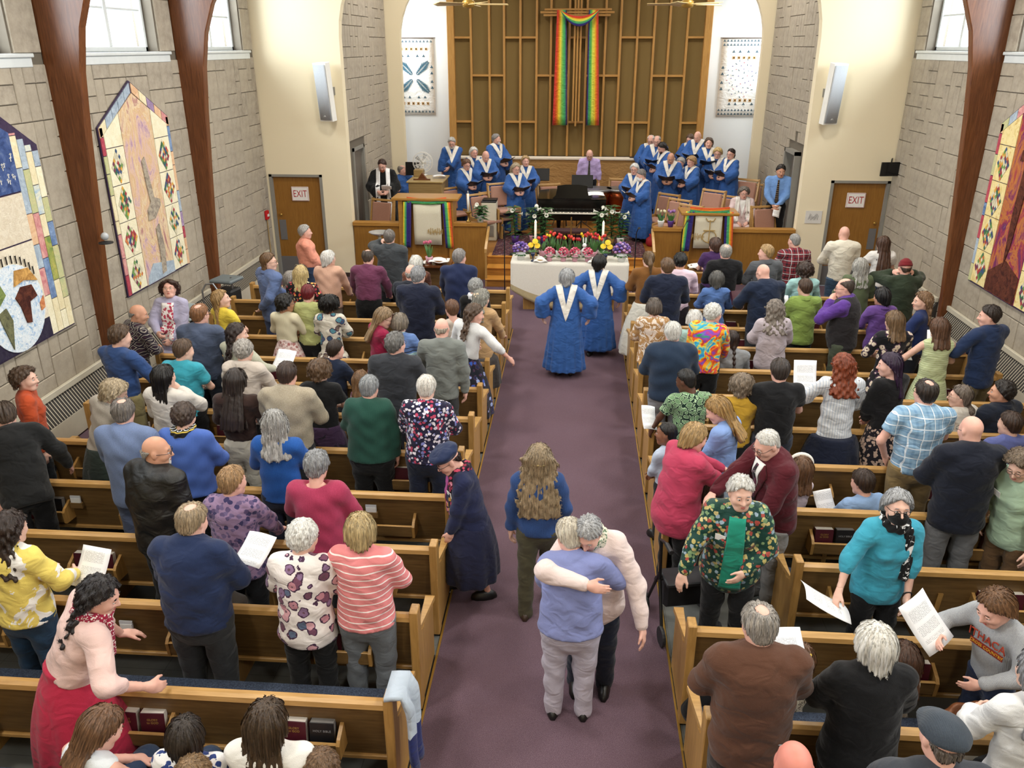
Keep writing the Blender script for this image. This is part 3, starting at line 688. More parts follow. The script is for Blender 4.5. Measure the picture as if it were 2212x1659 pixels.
# ---------------------------------------------------------------- cloth, skin and hair materials
def fab(c,pat='plain',c2=None,c3=None,sc=1.0,rough=.85):
    k=('fab',c,pat,c2,c3,sc,rough)
    if k in MATS: return MATS[k]
    def ds(q):
        if not q: return q
        out=[]
        for e in q.split(','):
            r=[int(e.lstrip('#')[i:i+2],16) for i in (0,2,4)]; m_=sum(r)/3; out.append('#'+''.join('%02x'%int(x+(m_-x)*.10) for x in r))
        return ','.join(out)
    c,c2,c3=ds(c),ds(c2),ds(c3)
    n=NT('cloth_'+pat); v=n.coord(); g=n.noise(v,240,2,.6); big=n.noise(v,5,3)
    base=None
    if pat in('plain','knit','leather','cord'): base=n.mix(n.math('MULTIPLY',big,.16),c,'#'+''.join('%02x'%int(int(c.lstrip('#')[i:i+2],16)*.75) for i in (0,2,4)))
    elif pat=='stripe':      # horizontal lines c2 on c
        w=n.node('ShaderNodeSeparateXYZ'); n.link(v,w.inputs[0]); t=n.math('FRACT',n.math('MULTIPLY',n.math('ADD',w.outputs[2],n.math('MULTIPLY',big,.02)),24*sc)); base=n.mix(n.math('GREATER_THAN',t,.82),c,c2)
    elif pat=='bands':       # wide knit bands
        w=n.node('ShaderNodeSeparateXYZ'); n.link(v,w.inputs[0]); t=n.math('FRACT',n.math('MULTIPLY',w.outputs[2],3.3*sc)); base=n.ramp(t,[(0,c),(.42,c2),(.55,c),(.62,c3),(.66,c),(.8,c3),(.83,c)],'CONSTANT')
    elif pat=='vstripe':
        w=n.node('ShaderNodeSeparateXYZ'); n.link(v,w.inputs[0]); t=n.math('FRACT',n.math('MULTIPLY',w.outputs[0],40*sc)); base=n.mix(n.math('GREATER_THAN',t,.75),c,c2)
    elif pat=='plaid':
        w=n.node('ShaderNodeSeparateXYZ'); n.link(v,w.inputs[0])
        xy=n.math('ADD',w.outputs[0],n.math('MULTIPLY',w.outputs[1],.35))
        a=n.math('GREATER_THAN',n.math('FRACT',n.math('MULTIPLY',xy,22*sc)),.62); b=n.math('GREATER_THAN',n.math('FRACT',n.math('MULTIPLY',w.outputs[2],20*sc)),.62)
        a2=n.math('GREATER_THAN',n.math('FRACT',n.math('MULTIPLY',xy,11*sc)),.9); b2=n.math('GREATER_THAN',n.math('FRACT',n.math('MULTIPLY',w.outputs[2],10*sc)),.9)
        base=n.mix(n.math('MULTIPLY',n.math('ADD',a,b),.5),c,c2); base=n.mix(n.math('MAXIMUM',a2,b2),base,c3 or c2)
    elif pat=='diamond':
        w=n.node('ShaderNodeSeparateXYZ'); n.link(v,w.inputs[0]); p=n.math('ADD',w.outputs[0],w.outputs[2]); q=n.math('SUBTRACT',w.outputs[0],w.outputs[2])
        a=n.math('ABSOLUTE',n.math('SUBTRACT',n.math('FRACT',n.math('MULTIPLY',p,11*sc)),.5)); b=n.math('ABSOLUTE',n.math('SUBTRACT',n.math('FRACT',n.math('MULTIPLY',q,11*sc)),.5))
        e=n.math('MAXIMUM',a,b); base=n.ramp(e,[(0,c3 or c),(.16,c),(.30,c2),(.38,c)],'CONSTANT')
    elif pat in('floral','speckle','cells','bigfloral'):
        s_={'floral':24,'speckle':75,'cells':19,'bigfloral':11}[pat]*sc
        wv=n.node('ShaderNodeVectorMath',operation='ADD'); nn=n.node('ShaderNodeTexNoise'); nn.inputs['Scale'].default_value=26*sc; n.link(v,nn.inputs['Vector'])
        sm=n.node('ShaderNodeVectorMath',operation='SCALE'); n.link(nn.outputs['Color'],sm.inputs[0]); sm.inputs['Scale'].default_value=.035/sc; n.link(v,wv.inputs[0]); n.link(sm.outputs[0],wv.inputs[1])
        vo=n.node('ShaderNodeTexVoronoi'); vo.inputs['Scale'].default_value=s_; n.link(wv.outputs[0],vo.inputs['Vector'])
        if pat=='cells':
            vo.feature='DISTANCE_TO_EDGE'; base=n.ramp(vo.outputs['Distance'],[(0,c2),(.07,c3),(.13,c)],'CONSTANT')
        else:
            pal=[c2]+list(c3.split(',')) if c3 else [c2]; sp=n.node('ShaderNodeSeparateColor'); n.link(vo.outputs['Color'],sp.inputs[0])
            pc=n.ramp(sp.outputs[0],[(i/len(pal),p) for i,p in enumerate(pal)],'CONSTANT') if len(pal)>1 else pal[0]
            thr={'floral':.50,'speckle':.45,'bigfloral':.50}[pat]
            mk=n.math('MULTIPLY',n.math('LESS_THAN',vo.outputs['Distance'],thr),n.math('GREATER_THAN',sp.outputs[1],.18))
            if pat=='bigfloral':
                ring=n.math('MULTIPLY',n.math('GREATER_THAN',vo.outputs['Distance'],thr*.8),mk); pc=n.mix(ring,pc,'#4a3048'); cen=n.math('LESS_THAN',vo.outputs['Distance'],thr*.28); pc=n.mix(cen,pc,'#6a4a58')
            base=n.mix(mk,c,pc)
    elif pat=='tiedye':
        f=n.noise(n.coord((1,1,1),(.4,.6,.3)),5*sc,2,.5,2.2); base=n.ramp(f,[(.25,'#2b56c8'),(.38,'#3fb7c9'),(.45,'#e9d23b'),(.52,'#ef7a1f'),(.58,'#d8402a'),(.66,'#7a4fc0'),(.75,'#2f9e57')])
    elif pat=='blotch': base=n.ramp(n.noise(v,7*sc,3,.6,1),[(.38,c),(.44,c2)] if not c3 else [(.36,c),(.45,c2),(.6,c3)],'CONSTANT')
    elif pat=='heather': base=n.ramp(n.noise(v,130,3,.7),[(.35,c2),(.65,c)])
    n.col(base); n.rough(.38 if pat=='leather' else rough,.45 if pat=='leather' else .2)
    if pat!='leather': n.b.inputs['Sheen Weight'].default_value=.12
    if pat in('knit','heather'): 
        wv=n.node('ShaderNodeTexWave'); wv.inputs['Scale'].default_value=38; wv.inputs['Distortion'].default_value=1.5; n.link(v,wv.inputs[0]); n.bump(n.math('ADD',n.math('MULTIPLY',wv.outputs[1],.5),g),.35,.006)
    else: n.bump(n.math('ADD',n.math('MULTIPLY',g,.5),n.math('MULTIPLY',n.noise(n.coord((1,1,1.6)),7.5,1.5,.5,1.0),5)),.42,.012)
    MATS[k]=n.m; return n.m
def skin_mats(c,hairc):
    k=('skin',c)
    if k not in MATS:
        n=NT('skin'); v=n.coord(); f=n.noise(v,14,3); dk='#'+''.join('%02x'%int(int(c.lstrip('#')[i:i+2],16)*q) for i,q in ((0,.92),(2,.78),(4,.74)))
        n.col(n.mix(n.math('MULTIPLY',f,.6),c,dk)); n.rough(.5,.35); n.b.inputs['Subsurface Weight'].default_value=.0; MATS[k]=n.m
    lip='#'+''.join('%02x'%int(int(c.lstrip('#')[i:i+2],16)*q) for i,q in ((0,.82),(2,.55),(4,.55)))
    hq=[int(hairc.lstrip('#')[i:i+2],16) for i in (0,2,4)]; bc='#'+''.join('%02x'%int(min(v*.72,118)) for v in hq)
    return [MATS[k],plain('#e6e0da',.3),plain('#2a1d16',.25),plain(bc,.7),plain(lip,.45)]
def hair_mat(c):
    k=('hair',c)
    if k not in MATS:
        n=NT('hair'); a=n.noise(n.coord((30,30,3)),3.2,4,.65,.5); b=n.noise(n.coord(),7,2)
        q=[int(c.lstrip('#')[i:i+2],16)/255 for i in (0,2,4)]; n.col(n.mix(n.math('MULTIPLY',b,.4),n.ramp(a,[(.3,tuple(x*.55 for x in q)),(.5,tuple(q)),(.72,tuple(min(1,x*1.3+.03) for x in q))]),tuple(x*.7 for x in q)))
        n.rough(.42,.45); n.bump(a,.6,.008); MATS[k]=n.m
    return MATS[k]
# ---------------------------------------------------------------- the person
ARMS={ # right-arm wrist targets, unit body (1.70 m), facing +y
 'down':(.25,.03,.86),'hold':(.10,.29,1.06),'low':(.05,.22,.95),'pew':(.24,.34,.93),'behind':(.02,-.17,.98),'ear':(.15,.10,1.50),'mouth':(.05,.17,1.40),'cross':(-.10,.17,1.16),'lap':(.10,.33,.60),'book':(.06,.30,1.13),'hip':(.24,-.03,1.0),'pocket':(.22,.08,.93)}
def ik(S,W,l1,l2,pole):
    S=np.array(S,float); W=np.array(W,float); d=W-S; L=np.linalg.norm(d); m=(l1+l2)*.995
    if L>m: W=S+d/L*m; d=W-S; L=m
    u=d/L; a=(l1*l1-l2*l2+L*L)/(2*L); h=math.sqrt(max(l1*l1-a*a,0)); p=np.array(pole,float); p=p-u*(p@u); p/=np.linalg.norm(p)+1e-9
    return S+u*a+p*h,W
def rotm(rx,ry,rz): return np.array(Euler((rx,ry,rz),'XYZ').to_matrix())
PEOPLE=[]; WHT=None
def person(label,px,py,sex='m',h=None,hair=('short','#5a4a3a'),skin='#d9a58a',top=('shirt','#445566'),bot=('trousers','#22252b'),
           arms=('hold','hold'),face=0,head=(0,0),lean=(0,0),twist=0,g=1.0,belly=0,row=None,Y=None,base=0,seat=False,glasses=None,beard=None,hat=None,collar=None,
           shoes='#151414',group='congregation',legs=0,scarf=None,tie=None,off=None,stole=None,extra=None,hs=None,near=None,step=0,xz=None,name='person',bow=None,mask=None,armk=1.0,inner=None,over=None):
    s0=1.0; kid=h is not None and h<1.45 and not seat
    hs=hs or (.93 if kid else (1.0 if sex=='m' else .97)); h=h or (1.77 if sex=='m' else 1.63)
    th=math.radians(face); cz,sz=math.cos(th),math.sin(th)
    hz=.955 if not seat else .52                         # pelvis height (unit)
    TR=rotm(-math.radians(lean[0]),math.radians(lean[1]),math.radians(twist))
    SW=.204 if sex=='m' else .180
    if kid: SW*=.95
    neck_u=TR@np.array((0,-.01,.485)); 
    # place: ray through the top of the head
    hl=.27*hs
    def solve(Yh):
        X,z=at_y(px,py,Yh); return X,z
    headoff=TR@np.array((0,.0,.5)); ho=np.array((headoff[0]*cz-headoff[1]*sz,headoff[0]*sz+headoff[1]*cz))
    if xz is not None: X,Yf=xz; s=(h-hl)/(hz+neck_u[2])
    else:
        if Y is None:
            Xe,Ye=at_z(px,py,base+h)
            if row is None: row=round((Ye-ho[1]-.6-3.93)/.838) if not seat else round((Ye-.2-3.93)/.838)
            lo_,hi_=((.5,.74) if not seat else (.14,.3)); Yf=min(max(Ye-ho[1],rowY(row)+lo_),rowY(row)+hi_)
        else: Yf=Y
        Xh,zt=solve(Yf+ho[1]); s=(zt-base-hl)/(hz+neck_u[2]); X=Xh-ho[0]*s
        if seat: s=min(max(s,.6),1.1)
    PEOPLE.append((label,round(X,2),round(Yf,2),row,round(s*1.43+hl,2) if not seat else round(s,2)))
    if off: X+=off[0]; Yf+=off[1]
    dist=math.hypot(Yf,4.2); lod=near if near is not None else (0 if dist<8.2 else 1 if dist<13 else 2)
    r=thing(name,label,'person',(X,Yf,base),th,group)
    hip=np.array((0,0,hz*s)); tw=lambda p:hip+TR@(np.array(p,float)*s)
    def tq(X_,Y_,Z_):      # to torso frame
        a,b,c=X_-hip[0],Y_-hip[1],Z_-hip[2]; R=TR.T
        return R[0,0]*a+R[0,1]*b+R[0,2]*c,R[1,0]*a+R[1,1]*b+R[1,2]*c,R[2,0]*a+R[2,1]*b+R[2,2]*c
    # arms
    J=[]
    for sd,ar in ((-1,arms[0]),(1,arms[1])):
        S=tw((sd*(SW-.015),0,.435)); t=ARMS[ar] if isinstance(ar,str) else ar
        dz=-.0 if not seat else (.0 if ar=='lap' else -.435)
        W=np.array((sd*t[0] if isinstance(ar,str) else t[0],t[1],t[2]+dz))*s
        if isinstance(ar,str) and ar not in('lap','pew','down'): 
            lf=np.array((0,0,hz*s)); W=lf+TR@(W-lf)
        pole=(sd*.95,-.35,-.6) if ar!='behind' else (sd*1,-.5,-.2)
        if not isinstance(ar,str) and len(ar)>4: pole=ar[4]
        if ar in('ear','mouth'): pole=(sd*.9,.2,-.9)
        E,W=ik(S,W,.285*s*armk,.25*s*armk,pole); J.append((sd,S,E,W,ar))
    # legs
    LG=[]
    for sd in (-1,1):
        if seat: Hp=np.array((sd*.09,0,.52))*s; K=np.array((sd*.11,.42*s,.52*s)) if True else 0; K=np.array((sd*.11*s,.42*s,.5)); A=np.array((sd*.11*s,.40*s,.09)); Hp[2]=.53
        else:
            st=sd*step; Hp=np.array((sd*.085*s*min(g,1.25),0,.90*s)); A=np.array((sd*(.095+legs)*s*min(g,1.25),st*s,.085*s)); K=(Hp+A)/2+np.array((0,.02+max(0,st)*.25,.02))*s
        LG.append((sd,Hp,K,A))
    sg=s*g
    rh,rw,rch=((.162,.155,.172) if sex=='m' else (.172,.146,.154))
    yr=(.70 if g<1.15 else .80)+belly*.1
    sd0=random.Random(label).random()*9
    def wrk(X_,Y_,Z_,a): return a*(np.sin(Z_*38+X_*9+sd0+2*np.sin(X_*11+sd0))*np.sin(X_*13+Y_*17+sd0*2)+.6*np.sin(Z_*21-X_*19+sd0*3)*np.sin(Y_*23+Z_*9))
    tk=top[0]; hemz={'shirt':-.09,'tuck':.0,'jacket':-.17,'blazer':-.2,'sweater':-.10,'coat':-.30,'crop':.04,'tunic':-.22,'tee':-.10,'dress':-.05,'robe':-.84,'cardigan':-.16,'vest':-.08}.get(tk,-.1)*s
    loose={'jacket':1.10,'blazer':1.10,'coat':1.1,'sweater':1.07,'cardigan':1.06,'robe':1.1,'tunic':1.06,'leather':1.1}.get(tk,1.03)
    slv=top[2] if len(top)>2 else ('short' if tk=='tee' else 'long')
    def torso(X_,Y_,Z_,inf=1.0):
        qx,qy,qz=tq(X_,Y_,Z_); qy2=qy/yr
        d=rc(qx,qy2,qz,(0,0,-.13*s),(0,0,.13*s),rh*sg*inf*1.02,rw*sg*inf); d=smin(d,rc(qx,qy2,qz,(0,0,.13*s),(0,-.01*s,.33*s),rw*sg*inf,rch*s*(1+(g-1)*.7)*inf),.05)
        if belly: d=smin(d,el(qx,qy,qz,(0,.06*s,.08*s),(.15*sg,.10*sg+.07*belly,.17*s)),.06)
        if sex=='f' and not kid: d=smin(d,rc(np.abs(qx),qy,qz,(.065*s,.085*s*g,.27*s),(.06*s,.06*s,.33*s),.052*sg,.045*sg),.06)
        sh=rc(np.abs(qx),qy,qz,(0,-.012*s,.475*s),((SW-.055)*s,-.01*s,.438*s),.068*s*inf,.064*s*inf); d=smin(d,sh,.07)
        return d*.9,qx,qy,qz
    def f_top(X_,Y_,Z_):
        d,qx,qy,qz=torso(X_,Y_,Z_,loose)
        if tk=='robe':
            ang=np.arctan2(qx,qy); k=np.clip(-(qz-.36*s)/(1.2*s),0,1); R=(.165+.17*k**.8)*s*(1+(g-1)*.6)*(1+.055*k*np.sin(ang*15+sd0)+.03*k*np.sin(ang*7+sd0))
            c=np.sqrt(qx**2+(qy/.82)**2)-R; c=smax(c,qz-.40*s,.08); d=smin(d,c*.85,.06)
        if slv!='none':
            for sd,S,E,W,ar in J:
                if tk=='robe':
                    a=smin(rc(X_,Y_,Z_,S,E,.075*s,.10*s),rc(X_,Y_,Z_,E,E+(W-E)*.82,.10*s,.125*s),.05)+.006*np.sin(X_*60+Z_*25); dn=(W-E)/np.linalg.norm(W-E)
                    a=smin(a,rc(X_,Y_,Z_,E+(W-E)*.4+np.array((0,0,-.05*s)),E+(W-E)*.7+np.array((0,0,-.16*s)),.07*s,.05*s),.06)
                    cut=(X_-W[0])*dn[0]+(Y_-W[1])*dn[1]+(Z_-W[2])*dn[2]+.02*s; a=smax(a,cut,.01)
                else:
                    ua,ub,fa=.071*s*(1+(g-1)*.6),.060*s*(1+(g-1)*.5),.047*s
                    a=rc(X_,Y_,Z_,S,E,ua*loose,ub*loose)
                    if slv=='short': a=smax(a,((X_-S[0])*(E-S)[0]+(Y_-S[1])*(E-S)[1]+(Z_-S[2])*(E-S)[2])/np.linalg.norm(E-S)-.19*s,.01)
                    else:
                        e2=E+(W-E)*(.96 if slv=='long' else .35); a=smin(a,rc(X_,Y_,Z_,E,e2,ub*loose,(fa if slv!='puff' else .06*s)*loose),.025)
                        if slv=='puff': a=smin(a,rc(X_,Y_,Z_,E+(W-E)*.3,E+(W-E)*.7,.085*s,.08*s),.05)
                d=smin(d,a,.035)
        d=d+wrk(X_,Y_,Z_,.0065 if tk not in('robe',) else .003)
        if top[-1]=='scoop': d=smax(d,-(np.sqrt(qx**2+(qy-.01)**2+(qz-.57*s)**2)-.115*s),.01)
        return smax(d,hemz-qz,.012)
    allp=np.array([p for _,S,E,W,_a in J for p in (S,E,W)]+[tw((0,0,.56)),tw((0,0,hemz/s)),tw((.22*g,.2,0)),tw((-.22*g,-.2,.0)),tw((.2,-.16,.4)),tw((-.2,.2,.4))])
    pad=.09*s if tk!='robe' else .16*s
    if tk=='robe': allp=np.vstack([allp,[(-.36*s,-.3*s,.1),(.36*s,.3*s,.1)]])
    gh=(.0155,.019,.025)[lod]
    V,Q=nets(f_top,allp.min(0)-pad*.7,allp.max(0)+pad*.7,gh)
    tname={'shirt':'shirt','tuck':'shirt','tee':'t_shirt','dress':'dress_bodice','tunic':'blouse','crop':'cardigan','leather':'jacket'}.get(tk,tk)
    tm=top[1]
    link(tname,mesh_np(tname,V,Q,tm),r)
    # lower clothes
    bk=bot[0]; cutz=min(1.06*s,hip[2]+hemz+(.06 if tk!='tuck' else .1)*s) if tk not in('dress','tee') or bk!='dress' else 1.06*s
    if bk in('skirt','dress') : cutz=min(1.06*s,hip[2]+hemz+.09*s)
    def f_bot(X_,Y_,Z_):
        if seat:
            d=rc(X_,Y_/1.0,Z_,(-.06*s,0.02,.55),(.06*s,0.02,.55),.125*sg,.125*sg)
        else:
            d=rc(X_,Y_/(yr),Z_,(0,0,1.02*s),(0,0,.89*s),rw*sg*1.0,rh*sg*.98)*.9
        if bk in('trousers','jeans'):
            for sd,Hp,K,A in LG:
                l=smin(rc(X_,Y_,Z_,Hp,K,.103*s*(1+(g-1)*.7),.078*s*(1+(g-1)*.5)),rc(X_,Y_,Z_,K,A+np.array((0,0,-.03*s)),.077*s*(1+(g-1)*.4),.070*s if bk=='trousers' else .058*s),.03); d=smin(d,l,.03)
            d=d+wrk(X_,Y_,Z_,.006)
            return smax(d,Z_-(cutz if not seat else .72),.01)
        hem=bot[2]*s if len(bot)>2 else .35*s; fl=bot[3] if len(bot)>3 else .27
        ang=np.arctan2(X_,Y_); k=np.clip((1.0*s-Z_)/(1.0*s-hem),0,1); R=(rw*g+(fl-rw*g)*k**.75+.03*np.sin(k*PI)*g)*s*(1+.05*k*np.sin(ang*11+sd0))
        c=(np.sqrt(X_**2+(Y_/.86)**2)-R)*.85
        if seat: c=d+0; 
        c=smax(c,Z_-cutz,.01); d=c if not seat else smin(d,rc(X_,Y_,Z_,(0,0.05,.53),(0,.42*s,.5),.17*s,.17*s),.05)
        return smax(d,hem-Z_,.012)
    if tk!='robe' and not (seat and extra=='nolegs'):
        bl=np.array([p for _,Hp,K,A in LG for p in (Hp,K,A)]); lo_=bl.min(0)-.12*sg; hi_=bl.max(0)+.12*sg
        lo_=np.minimum(lo_,(-.22*sg,-.2*sg,.05*s)); hi_=np.maximum(hi_,(.22*sg,.2*sg,(1.08*s if not seat else .74)))
        if bk in('skirt','dress'): q=(bot[3] if len(bot)>3 else .27)*s*1.1; lo_=np.minimum(lo_,(-q,-q,0)); hi_=np.maximum(hi_,(q,q,0)); lo_[2]=(bot[2] if len(bot)>2 else .35)*s
        V,Q=nets(f_bot,lo_,hi_,(.020,.026,.034)[lod]); link({'dress':'dress_skirt'}.get(bk,bk),mesh_np(bk,V,Q,bot[1]),r)
    # shoes
    for sd,Hp,K,A in LG:
        m=MB(); m.lathe([(.03,0),(.05,.0),(.052,.03),(.048,.055),(.038,.075),(.03,.088)],10,(0,0,0),0,Matrix.Translation((A[0],A[1]+.04*s,0))@Matrix.Diagonal((.95,2.7*s,1,1)))
        m.build('shoe',plain(shoes,.4),r,True)
    # body: one continuous skin figure, most of it under the clothes
    bare=slv in('short','none','elbow') or bk in('skirt','dress')
    HC=tw((0,.0,.485))+np.array((0,0,0)); HR=Matrix(((TR*1.0)).tolist()).to_4x4()
    pit=math.radians(head[1]); yw=math.radians(head[0])
    headR=Matrix.Rotation(yw,4,'Z')@Matrix.Rotation(-pit,4,'X')
    lean_m=Matrix(TR.tolist()).to_4x4().to_euler(); lr=Matrix.Rotation(lean_m.x*.5,4,'X')@Matrix.Rotation(lean_m.y*.6,4,'Y')@Matrix.Rotation(lean_m.z*.7,4,'Z')
    nk=Vector(HC); HM=Matrix.Translation(nk)@lr@headR@Matrix.Translation((0,.03*hs,.145*hs))@Matrix.Scale(hs,4)
    def f_body(X_,Y_,Z_):
        qx,qy,qz=tq(X_,Y_,Z_)
        d=rc(qx,qy/yr,qz,(0,0,-.06*s),(0,0,.34*s),rh*sg*.86,rch*s*.86)
        d=smin(d,rc(np.abs(qx),qy,qz,(0,-.01,.45*s),((SW-.05)*s,0,.43*s),.055*s,.05*s),.05)
        d=smin(d,rc(qx,qy,qz,(0,-.012*s,.44*s),(0,.0,.54*s),.056*hs,.05*hs),.03)
        for sd,S,E,W,ar in J: d=smin(d,smin(rc(X_,Y_,Z_,S,E,.048*s,.040*s),rc(X_,Y_,Z_,E,W,.040*s,.028*s),.02),.02)
        for sd,Hp,K,A in LG: d=smin(d,smin(rc(X_,Y_,Z_,Hp,K,.075*s,.052*s),rc(X_,Y_,Z_,K,A,.050*s,.034*s),.02),.02)
        return d
    bl=np.array([p for _,Hp,K,A in LG for p in (Hp,K,A)]+[p for _,S,E,W,_a in J for p in (S,E,W)]+[tw((0,0,.55)),tw((.16*g,.12,.2)),tw((-.16*g,-.12,.2))])
    V,Q=nets(f_body,bl.min(0)-.06,bl.max(0)+.06,(.021 if bare else .034,.026 if bare else .04,.04)[lod])
    mi=np.zeros(len(Q),int); parts=[(V,Q,mi)]
    fwd=abs(((face+head[0]+twist+180)%360)-180); hh={0:.0075 if fwd>50 else .0105,1:.0095 if fwd>50 else .012,2:.012}[lod]
    hv,hq,hm=head_np(hh); M4=np.array(HM); parts.append((hv@M4[:3,:3].T+M4[:3,3],hq,hm))
    for sd,S,E,W,ar in J:
        d=(W-E)/np.linalg.norm(W-E); curl={'pew':.35,'hold':.9,'book':.8,'down':.5,'low':.8,'lap':.5}.get(ar,.45) if isinstance(ar,str) else .4
        n0=np.array((sd*.9,.1,.35)) if ar not in('pew','lap') else np.array((0,0,1.))
        if not isinstance(ar,str) and len(ar)>3: n0=np.array(ar[3]); 
        if ar=='pew': d=d*.35+np.array((0,.8,-.1)); d/=np.linalg.norm(d)
        n0=n0-d*(n0@d); n0/=np.linalg.norm(n0)+1e-9; t=np.cross(d,n0)   # +x axis of the template
        hv,hq=hand_np((.0065,.008,.011)[lod],curl); hv=hv*np.array((sd,1,1))
        Rm=np.stack([t,d,n0],1); hv=hv*.98*min(1.05,max(.7,s**.6))@Rm.T+W+d*.025
        hq2=hq if sd>0 else hq[:,::-1]; parts.append((hv,hq2,np.zeros(len(hq),int)))
    o=0; VV=[];QQ=[];MI=[]
    for v_,q_,m_ in parts: VV.append(v_); QQ.append(np.asarray(q_)+o); MI.append(m_); o+=len(v_)
    link('body',mesh_np('body',np.vstack(VV),np.vstack(QQ),skin_mats(skin,hair[1] if hair[0]!='none' else '#8a7f78'),np.concatenate(MI)),r)
    def on_head(nm,me,mat,M=None):
        q=link(nm,me,r); q.matrix_local=HM@(M or Matrix.Identity(4))
        if mat is not None: q.material_slots[0].link='OBJECT'; q.material_slots[0].material=mat
        return q
    if hair[0]!='none': on_head('hair',hair_mesh(hair[0],(.0085,.0105,.013)[lod]),hair_mat(hair[1]))
    if beard: on_head('beard',sdf_shared(('beard',beard[0],lod),beard_sdf if beard[0]=='full' else goatee_sdf,(-.08,-.02,-.15),(.08,.13,.0),(.007,.009,.011)[lod],M_WHITE),hair_mat(beard[1]))
    if hat: on_head(hat[0],sdf_shared(('hat',hat[0]),HATS[hat[0]],(-.16,-.2,-.02),(.16,.2,.2),.009,M_WHITE),hat[1])
    if glasses: on_head('glasses',glasses_mesh(plain(glasses,.3,.3),glasses),None)
    if mask: on_head('face_mask',sdf_shared(('mask',0),lambda X_,Y_,Z_:smax(smax(el(X_,Y_,Z_,(0,.03,-.05),(.074,.094,.074)),.015-Y_,.01),Z_+.004-np.abs(X_)*.1,.006),(-.085,0,-.14),(.085,.14,.02),.006,M_WHITE),fab(mask))
    NM=Matrix.Translation(tw((0,-.008,.50)))@Matrix(TR.tolist()).to_4x4()
    def at_neck(nm,fn,lo_,hi_,hgt,mat):
        V,Q=nets(fn,lo_,hi_,hgt); q=link(nm,mesh_np(nm,V,Q,mat),r); q.matrix_local=NM; return q
    if collar:
        def fc(X_,Y_,Z_): 
            R=np.sqrt(X_**2+((Y_-.004)/1.05)**2); return smax(smax(np.abs(R-(.074*s-Z_*.2))-.009,np.abs(Z_-.022)-.030-np.maximum(-Y_,0)*.12,.006),-(.016-np.abs(X_)+np.minimum(Y_,0)*3),.005)
        at_neck('shirt_collar',fc,(-.1,-.1,-.03),(.1,.1,.075),.009,collar)
    if bow:
        pass
    if scarf:
        def fs(X_,Y_,Z_):
            R=np.sqrt(X_**2+((Y_-.01)/1.1)**2); d=np.sqrt(np.maximum(np.abs(R-.082*s)-.008,0)**2+np.maximum(np.abs(Z_-.012)-.02,0)**2)-.018
            d=d+.006*np.sin(np.arctan2(X_,Y_)*9+Z_*60)
            if scarf[1]: 
                for sx in scarf[1]:
                    e=rc(X_/1.7,Y_,Z_,(sx*.045,.085,-.02),(sx*.06,.135*g+.0,-scarf[2]),.026,.024)+.005*np.sin(X_*140+Z_*30); d=smin(d,e,.02)
            return d
        at_neck('scarf',fs,(-.16,-.14,-(scarf[2] if scarf[1] else 0)-.08),(.16,.24,.07),.0095,scarf[0])
    TM=Matrix.Translation(hip)@Matrix(TR.tolist()).to_4x4()
    def ev(x,y,z):
        p=np.stack([x,y,z],-1)@TR.T+hip; return f_surf(p[...,0].astype(float),p[...,1].astype(float),p[...,2].astype(float))
    def skin_y(x,z,side=1,off=.008):
        x=np.atleast_1d(np.asarray(x,float)); z=np.atleast_1d(np.asarray(z,float)); lo_=np.zeros_like(x); hi_=np.full_like(x,.5)
        for _ in range(13):
            m_=(lo_+hi_)/2; i_=ev(x,side*m_,z)<0; lo_=np.where(i_,m_,lo_); hi_=np.where(i_,hi_,m_)
        return side*(lo_+off)
    def top_z(x,y=0):
        x=np.atleast_1d(np.asarray(x,float)); lo_=np.full_like(x,.25*s); hi_=np.full_like(x,.75*s)
        for _ in range(13):
            m_=(lo_+hi_)/2; i_=ev(x,0*x+y,m_)<0; lo_=np.where(i_,m_,lo_); hi_=np.where(i_,hi_,m_)
        return lo_
    def panel(nm,fx,zend,mat,nu=5,nv=14,side=1,off=.008,z0=None,th=.005):
        U,Vv=np.meshgrid(np.linspace(0,1,nu+1),np.linspace(0,1,nv+1)); x=fx(U,Vv)*s
        zt=top_z(x.ravel(),-.005).reshape(x.shape)+off*.6 if z0 is None else np.full_like(x,z0*s)
        z=zt+(zend*s-zt)*Vv; y=skin_y(x.ravel(),z.ravel()-(.004 if z0 is None else 0),side,off).reshape(x.shape)
        if z0 is None: y[0]=-.005
        VV_=np.stack([x,y,z],-1).reshape(-1,3); q=np.array([(j*(nu+1)+i_,j*(nu+1)+i_+1,(j+1)*(nu+1)+i_+1,(j+1)*(nu+1)+i_) for j in range(nv) for i_ in range(nu)])
        if side<0: q=q[:,::-1]
        o_=link(nm,mesh_np(nm,VV_,q,mat),r); o_.matrix_local=TM; mo=o_.modifiers.new('s','SOLIDIFY'); mo.thickness=th; mo.offset=0; return o_
    f_surf=f_top
    if over:
        def f_over(X_,Y_,Z_):
            d,qx,qy,qz=torso(X_,Y_,Z_,loose*1.06); d=d+wrk(X_,Y_,Z_,.004); d=smax(d,-(np.sqrt(qx**2+(qy-.03)**2+(qz-.60*s)**2)-.13*s),.01); d=smax(d,np.abs(qx)-(SW-.015)*s-(.35*s-qz)*.12,.012); return smax(d,-.11*s-qz,.012)
        V,Q=nets(f_over,np.array(tw((-.24*g,-.24*g,-.15))).clip(-1)-.1,np.array(tw((.24*g,.24*g,.5)))+.1,gh); link(over[0],mesh_np(over[0],V,Q,over[1]),r); f_surf=lambda X_,Y_,Z_:np.minimum(f_top(X_,Y_,Z_),f_over(X_,Y_,Z_))
    if inner:    # what shows between the open fronts
        mt_,wt,wb,ze=inner; panel('inner_top',lambda u,v:(2*u-1)*(wt+(wb-wt)*v)*(1 if wb>0 else 1),ze,mt_,8,16,1,.006,.475)
